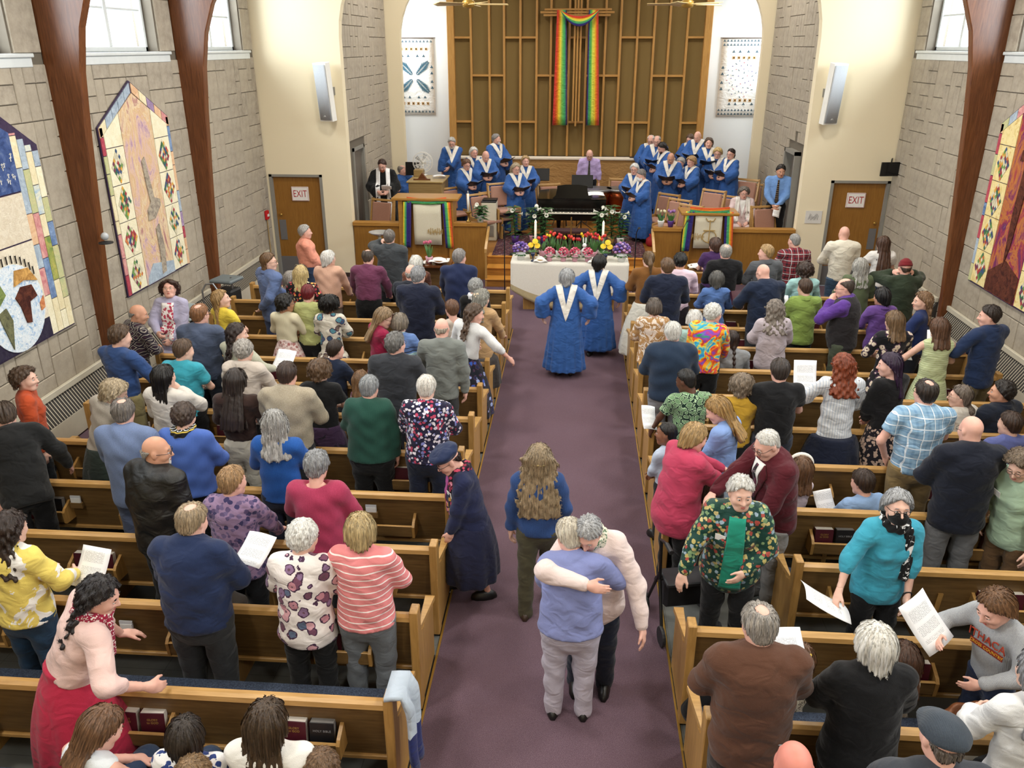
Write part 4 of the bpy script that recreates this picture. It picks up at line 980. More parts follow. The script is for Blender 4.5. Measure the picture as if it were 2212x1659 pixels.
    if tk=='blazer' and fwd>40:
        if not inner: panel('shirt_front',lambda u,v:(2*u-1)*(.066*(1-v)+.002),.14,collar or WHT,8,12,1,.006,.475)
        for sd in (-1,1): panel('lapel',lambda u,v,sd=sd:sd*((.064+.028*np.minimum(1,v*3)-.0*v)*(1-v)+(.0+.06*(1-v)*np.minimum(1,v*4)+.012)*u),.12,tm,4,12,1,.012,.47)
    if tk=='blazer':
        def fj(X_,Y_,Z_): R=np.sqrt(X_**2+((Y_-.0)/1.02)**2); return smax(smax(np.abs(R-(.088*s-Z_*.35))-.008,np.abs(Z_-.004)-.024,.006),Y_-.055+np.abs(X_)*.3,.01)
        at_neck('jacket_collar',fj,(-.12,-.12,-.04),(.12,.1,.05),.0095,tm)
    if tie:
        panel('necktie',lambda u,v:(2*u-1)*(.014+.02*np.clip(v*1.2,0,1))*np.where(v>.93,(1-v)/.07,1),.02 if tk!='blazer' else .10,tie,4,16,1,.013,.455,.006)
        m=MB(); m.ell((0,.068,.0),(.018,.014,.018),8,6); q=m.build('tie_knot',tie,r,True); q.matrix_local=NM
    if stole:
        kind,mt=stole
        if kind=='v':
            for side in (1,-1):
                ze=.17 if side>0 else -.0; vi=.55
                for sd in (-1,1):
                    panel('robe_collar',lambda u,v,sd=sd:sd*(.066*(1-np.minimum(1,v/vi))+u*np.maximum(.002,(.168*(1-v)**.9)-.066*(1-np.minimum(1,v/vi)))),ze,mt,6,16,side,.011,None,.008)
        else:
            for sd in (-1,1):
                panel('stole',lambda u,v,sd=sd:sd*(.055+.085*u+.03*v),-.72 if not seat else -.02,mt,5,26,1,.012,None,.008); panel('stole_back',lambda u,v,sd=sd:sd*(.05+.085*u)*(1-.6*v),.33,mt,5,8,-1,.012,None,.008)
    return r,dict(W=[Vector(W) for _,S,E,W,_a in J],HM=HM,NM=NM,s=s,X=X,Y=Yf,th=th,base=base,tw=tw,skin_y=skin_y,TM=TM,panel=panel)
# ================================================================ everyone in the picture
F=fab; P=person
LT,PK,TN,OL,DK,BR='#e0bba8','#e2b5a4','#cc9d82','#b98c6c','#5c3d2c','#8a6048'
GR,SV,WH,BN,DB,BK,BL,GN,RD,AU='#8b8782','#b9b8b6','#e4e0d6','#5a4130','#33251c','#17130f','#b79a68','#6e6250','#6d1a20','#7a3a1c'
NAVY,BLK='#1b2338','#121214'
suit=lambda c:F(c); TR=lambda c='#1d1e22':('trousers',F(c)); JN=lambda c='#2b3c58':('jeans',F(c))
WHC=WHT=F('#f2f0ea')
HELD={}
def K(key,*a,**k): HELD[key]=P(*a,**k)
# --- map-quilt side, front rows to back rows
K('salmon','person in salmon shirt standing by the exit door, hands clasped low',655,487,'m',1.78,('short','#a9a6a2'),PK,('tuck',F('#f0997f')),JN(),('low','low'),-72,(0,0),(-4,0),0,1.18,.8,Y=14.2)
K('graysuit','person in charcoal suit with one hand raised to the ear',840,498,'m',1.8,('short','#6d6660'),LT,('blazer',F('#3f4347')),TR('#24262b'),('ear','low'),0,(0,0),g=1.12,collar=WHC,row=10)
P('person in plum dress shirt leaning both hands on the pew ahead',792,540,'m',1.74,('balding','#4d4138'),PK,('tuck',F('#6b3350')),TR(BLK),('pew','pew'),0,(0,8),(10,0),0,1.12,.3,row=9,collar=F('#c0304a'))
P('person in pale peach cardigan resting a hand on the pew ahead',706,543,'f',1.62,('lob','#dcd8d0'),LT,('cardigan',F('#dcb096','heather','#d09e84')),TR('#8b7a6c'),('low','pew'),0,(-35,0),(6,0),g=1.15,row=9)
P('person in black blouse covered with red and orange flowers',648,575,'f',1.66,('midlong','#c9b07c'),LT,('shirt',F('#1f1a1a','floral','#d84a3c','#e6a04a,#c23a4a,#eee0b0')),TR(),('hold','hold'),row=8)
K('bluesuit','person in slate blue suit, long hair, one hand behind the back',575,548,'m',1.82,('mullet','#6b4f33'),LT,('blazer',F('#5b6f9c')),TR('#4a5a80'),('hold','behind'),-38,(-40,0),glasses='#6b5a4a',row=8,collar=WHC)
P('person in grey striped blouse half hidden beside the slate blue suit',600,592,'f',1.5,('lob','#9a948c'),LT,('shirt',F('#b9a9a6','vstripe','#d8cfcc')),TR(),('low','low'),-20,(-50,5),glasses='#4a4440',row=9,off=(.12,.15))
P('person in cream cable-knit cardigan and pink floral skirt, looking sideways',610,637,'f',1.6,('curlybob',BK),OL,('crop',F('#d9cfae','knit')),('skirt',F('#d9c3bd','floral','#a86a66','#c79a94,#b08a86'),.12,.36),('hold','hold'),-8,(-45,5),glasses='#3a3030',row=7)
P('person in pale lime sweater, cropped red hair, back turned',662,618,'f',1.62,('short',RD),PK,('sweater',F('#b3b874')),TR(BLK),('hold','hold'),0,(5,10),row=7)
P('person in cream dress with blue medallion print, back turned',708,640,'f',1.6,('dreads',BK),BR,('tunic',F('#d8d1c0','bigfloral','#3a5a80','#7a6a58,#4f8a98'),'puff'),('skirt',F('#d8d1c0','bigfloral','#3a5a80','#7a6a58,#4f8a98'),.12,.34),('hold','hold'),0,(0,10),row=7)
P('small child in navy jumper standing in the pew',718,738,'m',1.3,('short',DB),PK,('sweater',F('#1c2740')),TR('#2a2f3a'),('hold','hold'),-25,(-10,5),row=5,collar=WHC)
P('person in navy fleece jacket, back turned, at the pew end',990,540,'m',1.78,('short','#8f8a86'),PK,('jacket',F('#1a2444','heather','#232f55')),TR(BLK),('pew','low'),0,(-25,0),(4,0),0,1.15,row=9,collar=F('#1a2444'))
P('person in navy suit with wavy grey hair, back turned',900,579,'m',1.78,('messy','#8f9092'),LT,('blazer',F('#1b2136')),TR('#1b2136'),('low','hold'),0,(-10,8),g=1.12,row=7,collar=WHC)
P('person in dark suit half hidden by the navy suit',886,573,'m',1.72,('fringe','#a7a29c'),PK,('blazer',F('#20242f')),TR(),('low','low'),0,(0,5),row=8,collar=WHC)
P('person with white hair in a brown patterned shawl',897,554,'f',1.6,('bobshort','#dedbd2'),LT,('cardigan',F('#5a3426','blotch','#7a4a35')),TR(),('low','low'),0,(0,12),row=9)
P('person in black jacket and white scarf near the pew end',1025,604,'f',1.58,('curlyshort','#8f8f8c'),LT,('jacket',F('#141416')),TR(),('low','low'),0,(-10,12),row=8,scarf=(F('#e9e9ea'),(),.1))
P('person in tan cardigan with a cream flower hair clip',1036,627,'f',1.62,('wavy','#8c8a80'),LT,('coat',F('#c19a6a')),('skirt',F('#3a3432'),.3,.3),('low','pew'),-12,(-20,10),row=7)
K('whitecard','person in white cardigan and blue floral skirt reaching into the aisle',1017,657,'f',1.66,('curlylong','#54402f'),PK,('crop',F('#e4e4e2','heather','#d8d8d6'),'elbow'),('skirt',F('#1a1c28','bigfloral','#2f56b8','#8fa4d8,#20264a',1.3),.2,.36),('hold',(.50,.24,.98)),-22,(-55,5),(4,8),row=6)
P('baby with brown hair held against the white cardigan',990,674,'m',.9,('short','#6b4a34'),PK,('sweater',F('#c9b8a8')),TR('#8899aa'),('low','low'),30,(0,0),xz=(-1.52,10.02),base=.68,group='children')
P('person in sage grey zip jacket, back turned, near pew end',952,690,'m',1.75,('fringe','#b5a898'),PK,('jacket',F('#787d77')),TR('#3a3b3d'),('hold','down'),0,(0,10),(2,0),row=5,collar=F('#3a3f4a'))
P('person in crimson blouse and glasses looking down to the side',815,664,'f',1.66,('long','#8a7152'),LT,('shirt',F('#98183f')),('skirt',F('#98183f'),.3,.28),('hold','hold'),-55,(-20,22),glasses='#6a4a3a',row=6)
P('person in blue sweater with aqua and black stripes',861,680,'f',1.58,('bobshort','#7d7264'),LT,('sweater',F('#5f7fb8','bands','#a8cdd0','#1b2138')),TR(),('hold','hold'),0,(-5,10),g=1.1,row=6)
P('person in dark grey suit and glasses, back turned',850,722,'m',1.8,('messy','#6f6d6a'),PK,('blazer',F('#33353b')),TR('#33353b'),('hold','hold'),0,(-28,0),g=1.12,row=4,collar=WHC,glasses='#555555')
P('small child in burgundy speckled top',778,805,'f',1.15,('midlong','#7a5a3c'),LT,('tee',F('#6a3a4a','speckle','#c9a0a8')),TR(),('low','low'),0,(10,15),row=5)
P('person in dark green cable-knit sweater and black trousers',792,817,'f',1.66,('short','#8d9092'),PK,('sweater',F('#1e4a3e','knit')),TR(BLK),('hold','down'),0,(-5,12),g=1.42,row=3,collar=F('#7fa8a8','speckle','#e8efe8'))
P('person in navy blouse crowded with pink and white blossoms',918,817,'f',1.7,('short','#e3ddd2'),LT,('shirt',F('#22203a','floral','#e8e2ea','#c2405e,#d9d2e0,#7a80c0',1.25)),TR('#1b2238'),('hold','hold'),0,(0,12),g=1.3,row=3)
P('person in oatmeal marled pullover with high collar',613,788,'m',1.8,('short','#3d2c22'),PK,('sweater',F('#b0a48e','heather','#948870')),TR('#2a2c30'),('hold','hold'),0,(0,14),g=1.15,row=3,collar=F('#b0a48e','heather','#948870'))
P('person in black short-sleeved top and dark patterned skirt',686,780,'f',1.58,('curlybob','#5e4630'),LT,('tee',F('#151517')),('skirt',F('#1d1624','blotch','#3a2440'),.3,.3),('hold','hold'),0,(0,14),g=1.1,row=4)
P('person in dark brown top and cream trousers, waist-length hair',502,802,'f',1.7,('longest','#2c211b'),LT,('crop',F('#3b2823')),TR('#cfc8b6'),('hold','hold'),0,(0,12),row=3)
P('person in pale beige blazer with wavy grey hair',519,738,'f',1.66,('curlyshort','#a09a92'),LT,('blazer',F('#c9bcae')),TR(),('hold','hold'),0,(-10,10),g=1.05,row=4)
K('curlygreen','person with curly dark hair holding a program, seen in profile',503,700,'f',1.65,('curlylong','#2b1d17'),LT,('cardigan',F('#b9b8a2','heather','#a6a58e')),TR(),('hold',(.26,.3,1.1)),-25,(-45,5),row=5)
P('person in blue-grey pullover and glasses, back turned',424,660,'m',1.8,('crown','#8a5e3c'),PK,('sweater',F('#4b5670')),TR('#222833'),('hold','hold'),0,(-15,5),g=1.15,row=5,glasses='#22304a')
P('person in bright yellow top, long straight hair, in profile',475,628,'f',1.62,('longest','#9a7a4c'),LT,('tee',F('#eccf3f')),JN(),('hold','hold'),-30,(-45,-8),row=7)
K('lavcard','person in lavender cardigan and red floral blouse smiling upward',362,608,'f',1.66,('bigcurly','#3a2419'),PK,('coat',F('#b3aecb')),('dress',F('#b3aecb'),.35,.28),('low','hold'),178,(20,-22),g=1.15,row=7,glasses='#c9b090',inner=(F('#efe9e6','floral','#c2405a'),.085,.10,-.14))
P('person in black shirt with white diamond lattice, turning aside',285,658,'m',1.68,('fringe','#8f8d88'),TN,('shirt',F('#231a28','diamond','#a39a8c','#3a2030')),TR(),('hold','hold'),-35,(-30,8),(6,4),0,1.15,row=6)
K('blueshirt','person in plain blue shirt and khaki trousers holding a program',245,706,'m',1.68,('messy','#54402e'),LT,('tuck',F('#2d4a80')),TR('#8f8257'),('hold',(.22,.3,1.05)),-20,(-20,10),row=4)
P('person in turquoise embroidered tunic, short brown hair',384,737,'f',1.64,('short','#5a4636'),LT,('tee',F('#33a3b8'),'short'),TR(BLK),('hold','hold'),-5,(-30,10),g=1.2,row=4)
P('person in cream long-sleeved top, black hair, hand at face',347,792,'f',1.64,('midlong',BK),LT,('tunic',F('#d8d2c8')),TR(BLK),('hold','mouth'),-10,(-10,0),row=3)
P('person in pale grey sweater and dark green skirt leaning sideways',225,820,'f',1.62,('curlybob','#b3a184'),LT,('sweater',F('#b7aea0','heather','#a69d90')),('skirt',F('#26302a'),.2,.33),('hold','pew'),-25,(-40,15),(8,16),row=3)
P('person in steel blue linen blazer, back turned',257,868,'m',1.76,('crown','#77706a'),PK,('blazer',F('#6f82ac','heather','#647699')),TR('#55607c'),('hold','hold'),0,(15,15),g=1.15,row=2)
P('person in bright blue ribbed sweater with yellow and black scarf',387,877,'f',1.66,('curlyshort','#4a3b32'),LT,('sweater',F('#4566b8','knit'),'long','scoop'),TR(BLK),('hold','hold'),0,(-5,12),g=1.3,row=2,scarf=(F('#1a1a1c','bands','#e2c14a','#f0f0f0',4.),(),.1))
P('person in black leather jacket and glasses, white goatee',320,945,'m',1.8,('fringe','#9a948c'),TN,('jacket',F('#1b1a19','leather')),TR(BLK),('down','down'),-20,(-50,5),(2,0),0,1.25,row=1,glasses='#2a2a35',beard=('goatee','#d8d2c8'),collar=F('#bcd0ee'))
P('young person in orange hoodie standing beside the wall radiator',44,795,'f',1.66,('curlybob','#4a3626'),LT,('sweater',F('#c24a22')),JN('#20242c'),('down','down'),-58,(-25,0),row=3)
P('person in black suit bending far forward in the pew',6,872,'m',1.72,('short','#4a3b30'),PK,('blazer',F('#1a1b1d')),TR(BLK),('hold',(.3,.42,.9)),25,(20,10),(30,-8),0,1.15,row=2,collar=F('#dfe6f0'))
P('person in cobalt blue sweater, long silver hair, reading',590,893,'f',1.66,('wavy','#9a9894'),LT,('sweater',F('#174a96','heather','#1c57aa')),TR('#1a2034'),('hold','hold'),0,(20,14),g=1.1,row=2)
P('person in mauve top with dark floral print and striped hem',490,1015,'f',1.62,('short','#a5835c'),PK,('tunic',F('#8f7394','floral','#3a3560','#6a5a80,#5a4a70')),TR('#17181c'),('low','pew'),0,(-25,5),g=1.2,row=1)
P('person in raspberry pink sweater, shaggy silver hair',677,983,'f',1.66,('messy','#8f9092'),PK,('sweater',F('#b03558','heather','#a02d4e'),'long','scoop'),TR('#141519'),('hold','hold'),0,(0,10),g=1.2,row=1)
K('navyman','person in navy quarter-zip pullover holding a program, back turned',395,1100,'m',1.77,('crown','#a08c70'),PK,('sweater',F('#1d2c50')),TR('#2c2d2f'),('hold','hold'),-3,(-10,15),(3,0),0,1.3,row=0,collar=F('#1d2c50'))
P('person in white blouse printed with large pink and grey blossoms',640,1135,'f',1.62,('curlyshort','#e6e3dc'),LT,('tunic',F('#ece4e0','bigfloral','#d8a0aa','#7a4a62,#5a6a88,#8a6a90,#c98a98',1.1)),TR('#141416'),('hold','hold'),0,(-20,14),g=1.2,row=0,glasses='#4a2030')
P('person in coral sweater with white stripes and grey trousers',775,1120,'f',1.66,('bob','#b39c70'),LT,('sweater',F('#e07f80','stripe','#f3e6e2',None,.85)),TR('#6d7278'),('hold','hold'),0,(12,10),g=1.2,row=0)
K('yellowsw','person in yellow and white colour-block sweater and jeans',0,1115,'f',1.64,('curlylong','#2f211a'),LT,('sweater',F('#ece9e2','blotch','#e6cd60',None,.7)),JN('#26425f'),('hold',(.2,.3,1.06)),-12,(-5,10),g=1.25,row=0)
K('pinkcard','person in blush cardigan and red dress leaning a hand on the pew',180,1245,'f',1.66,('curlylong','#1c1515'),PK,('crop',F('#e3bfb6'),'elbow'),('dress',F('#b8213f'),.35,.36),('pew',(.44,.32,.99)),-48,(-30,10),(20,14),0,1.15,row=-1,scarf=(F('#a01c3c','speckle','#e8d8d0'),(1,),.25))
K('bowed','person in white and blue top sitting with head bowed',172,1548,'f',1.3,('midlong','#6b4c34'),PK,('tee',F('#dfe5ea'),'none'),JN(),('lap','lap'),-20,(-20,30),seat=True,row=-1)
P('person in white blouse with long dark brown hair, seated',567,1532,'f',1.34,('longest','#41301f'),LT,('tee',F('#e9e6df')),JN(),('lap','lap'),0,(0,5),seat=True,row=-1,hs=1.0)
P('child with curly light brown hair seated in the pew',430,1613,'m',1.2,('curlyshort','#7d6344'),LT,('tee',F('#9ec3e0')),JN(),('lap','lap'),0,(0,0),seat=True,row=-1,off=(0,-.12),hs=.95)
P('child in blue and white paisley top with dark hair, seated',405,1582,'f',1.2,('bob','#2f251d'),LT,('tee',F('#e8e8ea','floral','#2a3f80')),JN(),('lap','lap'),0,(10,0),seat=True,row=-1,off=(-.06,.06),hs=.92)
P('child with soft brown hair barely showing above the frame edge',690,1634,'f',1.15,('curlyshort','#6a5038'),LT,('tee',F('#c8a0a8')),JN(),('lap','lap'),0,(0,0),seat=True,row=-1,hs=.92)
# --- in the aisle
BLUEROBE=F('#2c5ca6','plain',rough=.6); SATIN=F('#ebe6da','plain',rough=.55)
AG='people in the aisle'
robe=lambda:('robe',BLUEROBE)
P('choir member in blue robe walking up the aisle, silver hair',1225,583,'f',1.68,('lob','#9c9d9e'),LT,robe(),arms=(('down')and(-.36,.02,.98),(.36,.02,.98)),Y=11.55,head=(0,5),stole=('v',SATIN),group=AG)
P('choir member in blue robe walking up the aisle, black hair',1295,552,'f',1.64,('lob',BK),TN,robe(),arms=((-.34,.05,1.0),(.36,.02,.98)),Y=12.5,head=(-10,0),face=-8,stole=('v',SATIN),group=AG,step=.12)
K('beret','person in navy beret, pink floral scarf and navy skirt',990,957,'f',1.63,('fringe','#2a1c18'),PK,('cardigan',F('#20264a')),('skirt',F('#1f2340'),.26,.34),((-.16,.20,.84),'down'),104,(8,24),(10,0),0,1.25,Y=6.12,hat=('beret',F('#1d2a4c')),glasses='#1a1a1e',inner=(F('#a83a86'),.06,.05,.0),scarf=(F('#251626','floral','#c8405e','#e08aa0,#b03050,#d8a040'),(1,-1),.42),group=AG,step=.16,near=0)
P('person in blue sweater and olive trousers with hip-length wavy hair',1165,965,'f',1.68,('wavybig','#8d7a5e'),LT,('sweater',F('#233f72','heather','#2a4a82')),TR('#4a4632'),('down','down'),0,(0,0),g=1.1,Y=5.95,group=AG,step=.14,shoes='#3a2a1e',near=0)
K('hugger','person in periwinkle sweater and pale lilac trousers hugging someone',1240,1133,'f',1.58,('short','#cfc4b2'),PK,('sweater',F('#7d86bb')),TR('#b9b4c6'),((-.10,.42,1.16,(0,.5,.8),(-.5,-.2,-1)),(.20,.36,1.22,(0,.5,.8),(1,-.3,-.75))),0,(20,22),(6,0),0,1.38,Y=4.72,group=AG,near=0)
P('person in blush sweater facing the camera in a hug',1283,1093,'f',1.66,('short','#a9a9aa'),PK,('coat',F('#e5cfc9')),TR('#1c2133'),((-.36,.26,.84),(.05,.47,1.31,(0,.9,.3),(1,.1,-.05))),176,(-14,30),(10,3),0,1.2,Y=5.02,armk=1.18,group=AG,scarf=(F('#d8d2be','speckle','#5a7a5a'),(),.1),near=0)
K('pinkjkt','person in raspberry jacket reaching out both hands in greeting',1463,945,'f',1.64,('bob','#a98a5c'),PK,('coat',F('#c23a5a')),TR(BLK),((-.06,.55,1.12,(-.3,.2,.9)),(.10,.52,1.0,(.3,.2,.9))),-62,(-5,15),(6,0),0,1.35,Y=6.35,xz=(.98,6.35),group=AG,near=0)
K('maroonjkt','person in maroon blazer and tie shaking hands across the pew',1680,920,'m',1.76,('buzz','#d8d4cc'),PK,('blazer',F('#55141f')),TR('#8d8a88'),((-.18,.34,.92),(.02,.58,1.10,(.3,.2,.9))),108,(6,20),(10,-4),0,1.15,.2,row=2,glasses='#5a4a46',collar=WHC,tie=F('#6a2a44','blotch','#1d1d22','#a79ba0',2.),group=AG,near=0)
K('brocade','person in green floral brocade jacket standing at a walker',1602,1030,'f',1.56,('messy','#d6d3cc'),LT,('coat',F('#123f36','floral','#b8a860','#a8463a,#8fa8b8,#7a9a6a,#c9b878',1.2,.5)),TR('#16171a'),((-.10,.24,.98),(.36,.26,.92,(0,0,1))),172,(12,-2),(10,0),0,1.25,row=1,group=AG,near=0,inner=(F('#1f9a80'),.06,.085,-.20))
# --- sword-quilt side, front rows to back rows
P('person in rust brown sweater and pale skirt, blond ponytail',1403,545,'f',1.68,('pony','#6b5236'),LT,('sweater',F('#8a5a26','heather','#7a4e20')),('skirt',F('#d9d6c8'),.15,.38),('hold','hold'),0,(10,5),row=9)
P('person in navy suit with short brown hair, beside rust sweater',1444,560,'m',1.76,('short','#6a5038'),PK,('blazer',F('#1a2238')),TR('#1a2238'),('hold','hold'),0,(10,5),g=1.1,row=8)
P('young person in pink dress shirt, dark hair, back turned',1471,549,'m',1.7,('messy',BK),TN,('shirt',F('#e6c9d6')),TR('#2a2228'),('hold','hold'),0,(-5,8),row=9,collar=F('#e6c9d6'))
P('person in purple ruffled top near the lectern',1548,515,'f',1.64,('bob','#4a3226'),PK,('tee',F('#45275a')),TR(BLK),('hold','hold'),0,(20,5),g=1.15,row=11)
P('person in black suit with grey hair, back turned',1570,530,'m',1.76,('crown','#9a968e'),PK,('blazer',F('#141417')),TR(BLK),('hold','hold'),0,(0,5),g=1.1,row=10,collar=WHC)
P('person in grey suit looking across the room, in profile',1660,530,'m',1.78,('short','#a8895c'),PK,('blazer',F('#5a5c61')),TR('#4a4c50'),('hold','hold'),10,(55,0),row=10,collar=WHC)
P('person in red and black plaid shirt facing the chancel rail',1722,506,'m',1.76,('buzz','#8a8884'),PK,('shirt',F('#8a2f38','plaid','#20202c','#c8c0c0',.9)),JN(),('hold','hold'),0,(25,8),row=11)
P('child with dark hair half hidden beside the plaid shirt',1687,558,'f',1.3,('short','#241a16'),TN,('sweater',F('#3a3a44')),TR(),('low','low'),0,(0,0),row=11)
K('hymn','person in navy blazer reading an open maroon hymnal',1660,571,'m',1.78,('none','#c8b8a8'),PK,('blazer',F('#1b2740')),TR('#3a3c42'),((-.20,.3,1.05),'hold'),12,(20,22),g=1.15,row=8,collar=F('#cfdcee'),glasses='#5a4a40')
P('person in cornflower blue cardigan, grey and black bob',1548,584,'f',1.6,('lob','#55534f'),LT,('cardigan',F('#5478ba')),('skirt',F('#2a2c34'),.35,.28),('hold','hold'),0,(0,5),row=9,off=(0,-.1))
P('person in pale aqua top, dark brown hair, back turned',1742,568,'f',1.64,('curlybob','#3a2a22'),LT,('shirt',F('#9cc9c6')),TR(),('hold','hold'),0,(0,5),row=9)
P('person in cream crew-neck sweater standing before the exit door',1828,490,'m',1.78,('none','#c8a890'),PK,('sweater',F('#e6dfcc')),JN('#3c5470'),('hold','hold'),0,(0,10),row=11)
K('whitetee','person in white T-shirt with very long brown hair',1912,512,'f',1.68,('longest','#4a3022'),LT,('tee',F('#ece9e6')),JN(),((-.24,.3,1.08),'hold'),0,(5,10),row=11)
P('person in maroon beanie and dark green sweater, hands raised',1960,562,'m',1.76,('fringe','#4a3a2e'),PK,('sweater',F('#2f3a2a')),TR('#26282e'),('ear','ear'),0,(0,5),g=1.15,row=9,hat=('beanie',F('#7a1a22','knit')))
P('person in moss green knitted cardigan, long grey hair',1862,560,'f',1.6,('wavy','#a5a39c'),LT,('cardigan',F('#5f6b4c','knit')),('skirt',F('#4a5440','speckle','#7a8468'),.25,.3),('hold','hold'),0,(0,5),g=1.1,row=9)
P('person in violet blazer with black bob, back turned',1910,622,'f',1.58,('bob','#121013'),TN,('blazer',F('#6a4796')),TR('#b8bcd8'),('hold','hold'),8,(15,8),row=8,off=(0,-.05))
K('greenblz','person in lime green blazer reading, cropped brown hair',1745,605,'f',1.63,('short','#4a3628'),LT,('blazer',F('#87a04a')),TR(BLK),('hold','hold'),0,(20,8),g=1.05,row=8)
K('vest','person in purple shirt and black vest, hand at chin, facing sideways',1835,602,'m',1.8,('balding','#4a3e36'),PK,('shirt',F('#5a3490')),TR('#4a5140'),('mouth','down'),62,(15,5),(3,0),0,1.15,.3,row=7,glasses='#3a2a2a',over=('vest',F('#2a2629')))
P('person in sheer lilac blouse with curly grey-brown hair',1678,650,'f',1.6,('curlylong','#7c7268'),LT,('tunic',F('#bdb0b6'),'puff'),TR('#5a4a44'),('hold','hold'),0,(0,10),g=1.2,row=7)
P('person in tan and white leaf-print jacket, sleek bob',1415,647,'f',1.58,('bobshort','#5c5148'),LT,('jacket',F('#dccabb','blotch','#b08450','#e6dbd0',1.5)),TR('#3c4046'),('hold','hold'),0,(0,12),g=1.1,row=7)
P('person with white hair in aqua top beside the rainbow hoodie',1500,668,'f',1.54,('bobshort','#dddad4'),LT,('shirt',F('#a5cbc4')),TR(),('low','low'),0,(-5,15),row=7,off=(0,-.1))
P('person in rainbow tie-dye hoodie resting a hand on the pew',1537,658,'f',1.63,('curlyshort','#d8d5cc'),PK,('sweater',F('#ef7a1f','tiedye')),TR(BLK),('low','pew'),-10,(-45,5),(6,4),0,1.15,row=6,glasses='#8a8a90')
P('person in navy pullover with thick white hair, back turned',1456,700,'m',1.76,('short','#d6d2ca'),PK,('sweater',F('#1f2e44','heather','#26374f')),TR('#7d7c80'),('hold','hold'),0,(0,12),g=1.3,row=5,collar=F('#1f2e44'))
P('child in grey turtleneck with a long dark braid, seated',1585,718,'f',1.25,('braid','#33231c'),LT,('sweater',F('#8f9296'),'long'),TR('#4a4c52'),('lap','lap'),0,(0,10),seat=True,row=7,collar=F('#8f9296'))
P('person in navy fuzzy sweater smiling over the shoulder',2000,632,'f',1.66,('wavy','#7a5c40'),LT,('sweater',F('#1c2a55','heather','#24346a')),TR('#22242c'),('hold','hold'),55,(35,0),row=7)
P('person in black dress with cream blossoms, back turned',1940,675,'f',1.66,('midlong','#6e563c'),LT,('tee',F('#14141a','bigfloral','#d8c8ae',None,1.1),'elbow'),('dress',F('#14141a','bigfloral','#d8c8ae',None,1.1),.2,.3),('hold','hold'),5,(10,10),row=6)
K('ltgreen','person in sleeveless pale green tweed dress holding a program',2037,690,'f',1.66,('midlong','#5a3d2a'),LT,('tee',F('#b9c48e','stripe','#d8dcb8',None,1.6),'none'),('dress',F('#b9c48e','stripe','#d8dcb8',None,1.6),.3,.25),((-.24,.3,1.1),'hold'),0,(5,10),row=6)
K('navyR28','person in navy blazer beside the radiator, looking sideways',2150,662,'m',1.8,('short','#2c211b'),PK,('blazer',F('#22345a')),TR('#6a5c3c'),((-.25,.3,1.12),'hold'),25,(45,5),row=6,collar=F('#cddcf2'))
P('person in black polo shirt with close-cropped hair, back turned',1690,780,'m',1.72,('short','#3c322c'),PK,('tee',F('#17171a')),TR('#333a4a'),('hold','hold'),0,(0,8),g=1.15,row=4,collar=F('#17171a'))
K('redcurly','person in pinstriped blouse and navy pinafore, long auburn curls',1828,768,'f',1.68,('curlylong','#7e3a1e'),PK,('tunic',F('#e3e6ea','vstripe','#b8c4d4'),'puff'),('dress',F('#1a2136'),.18,.36),((-.2,.32,1.15),'hold'),0,(5,10),row=4)
P('person in black off-shoulder top and dark floral skirt, purple hair',1935,765,'f',1.68,('long','#2a1630'),'#e6bdae',('sweater',F('#141316'),'long','scoop'),('skirt',F('#1c161e','floral','#b89a86',None,1.1),.2,.3),('low','low'),30,(45,5),(4,0),row=4)
P('person in light blue checked shirt and khaki trousers, back turned',2010,825,'m',1.8,('crown','#30261f'),PK,('tee',F('#8fb4d0','plaid','#6f98bc','#dfe8ee',1.)),TR('#8a7248'),('pocket','hold'),0,(10,5),g=1.15,row=3,glasses='#222222')
P('person in cream cardigan with a low ponytail, seated in profile',2085,835,'f',1.3,('lowpony','#6d6156'),LT,('cardigan',F('#d5cec0')),TR(),('lap','lap'),25,(45,0),seat=True,row=5,glasses='#a08870')
P('young person in dark suit with curly black hair, seated',2175,825,'m',1.34,('curlyshort','#1e1713'),TN,('blazer',F('#1e2434')),TR(),('lap','lap'),25,(45,0),seat=True,row=5,collar=WHC)
P('person in dark navy blazer and grey trousers, bald head',2115,905,'m',1.8,('none','#b8a898'),PK,('blazer',F('#171b2a')),TR('#77787c'),('hold','hold'),0,(12,12),g=1.2,row=2,collar=WHC,glasses='#4a4a50')
P('person in periwinkle roll-neck jumper seated by the side aisle',2195,895,'f',1.28,('short','#3c2a20'),LT,('sweater',F('#5a63a0')),TR(),('lap','lap'),10,(20,5),seat=True,row=4)
K('african','person in green cell-print shirt turning to hold a program',1497,800,'m',1.76,('buzz',BK),DK,('tee',F('#6f9468','cells','#143024','#b9d8a8')),TR('#3a3c40'),((-.34,.22,.94),'hold'),12,(35,18),g=1.1,row=4)
P('person in mustard top with wavy grey-brown hair',1605,812,'f',1.52,('curlybob','#7a6a58'),LT,('tee',F('#c89a28')),TR(),('low','low'),0,(-15,12),row=4)
P('person in powder blue cardigan looking down, long blond hair',1575,857,'f',1.66,('long','#a3814e'),PK,('cardigan',F('#7f9fd8')),('skirt',F('#b7cbe0'),.3,.28),('low','low'),58,(15,28),row=3)
P('small child with cropped dark hair standing by the pew end',1447,915,'m',1.25,('buzz',BK),BR,('shirt',F('#b8c4d8')),TR(),('low','low'),45,(25,0),row=3)
P('child with long dark brown hair behind the raspberry jacket',1515,990,'f',1.22,('long','#35241c'),LT,('sweater',F('#3a2c30')),TR(),('lap','lap'),0,(0,10),seat=True,row=3)
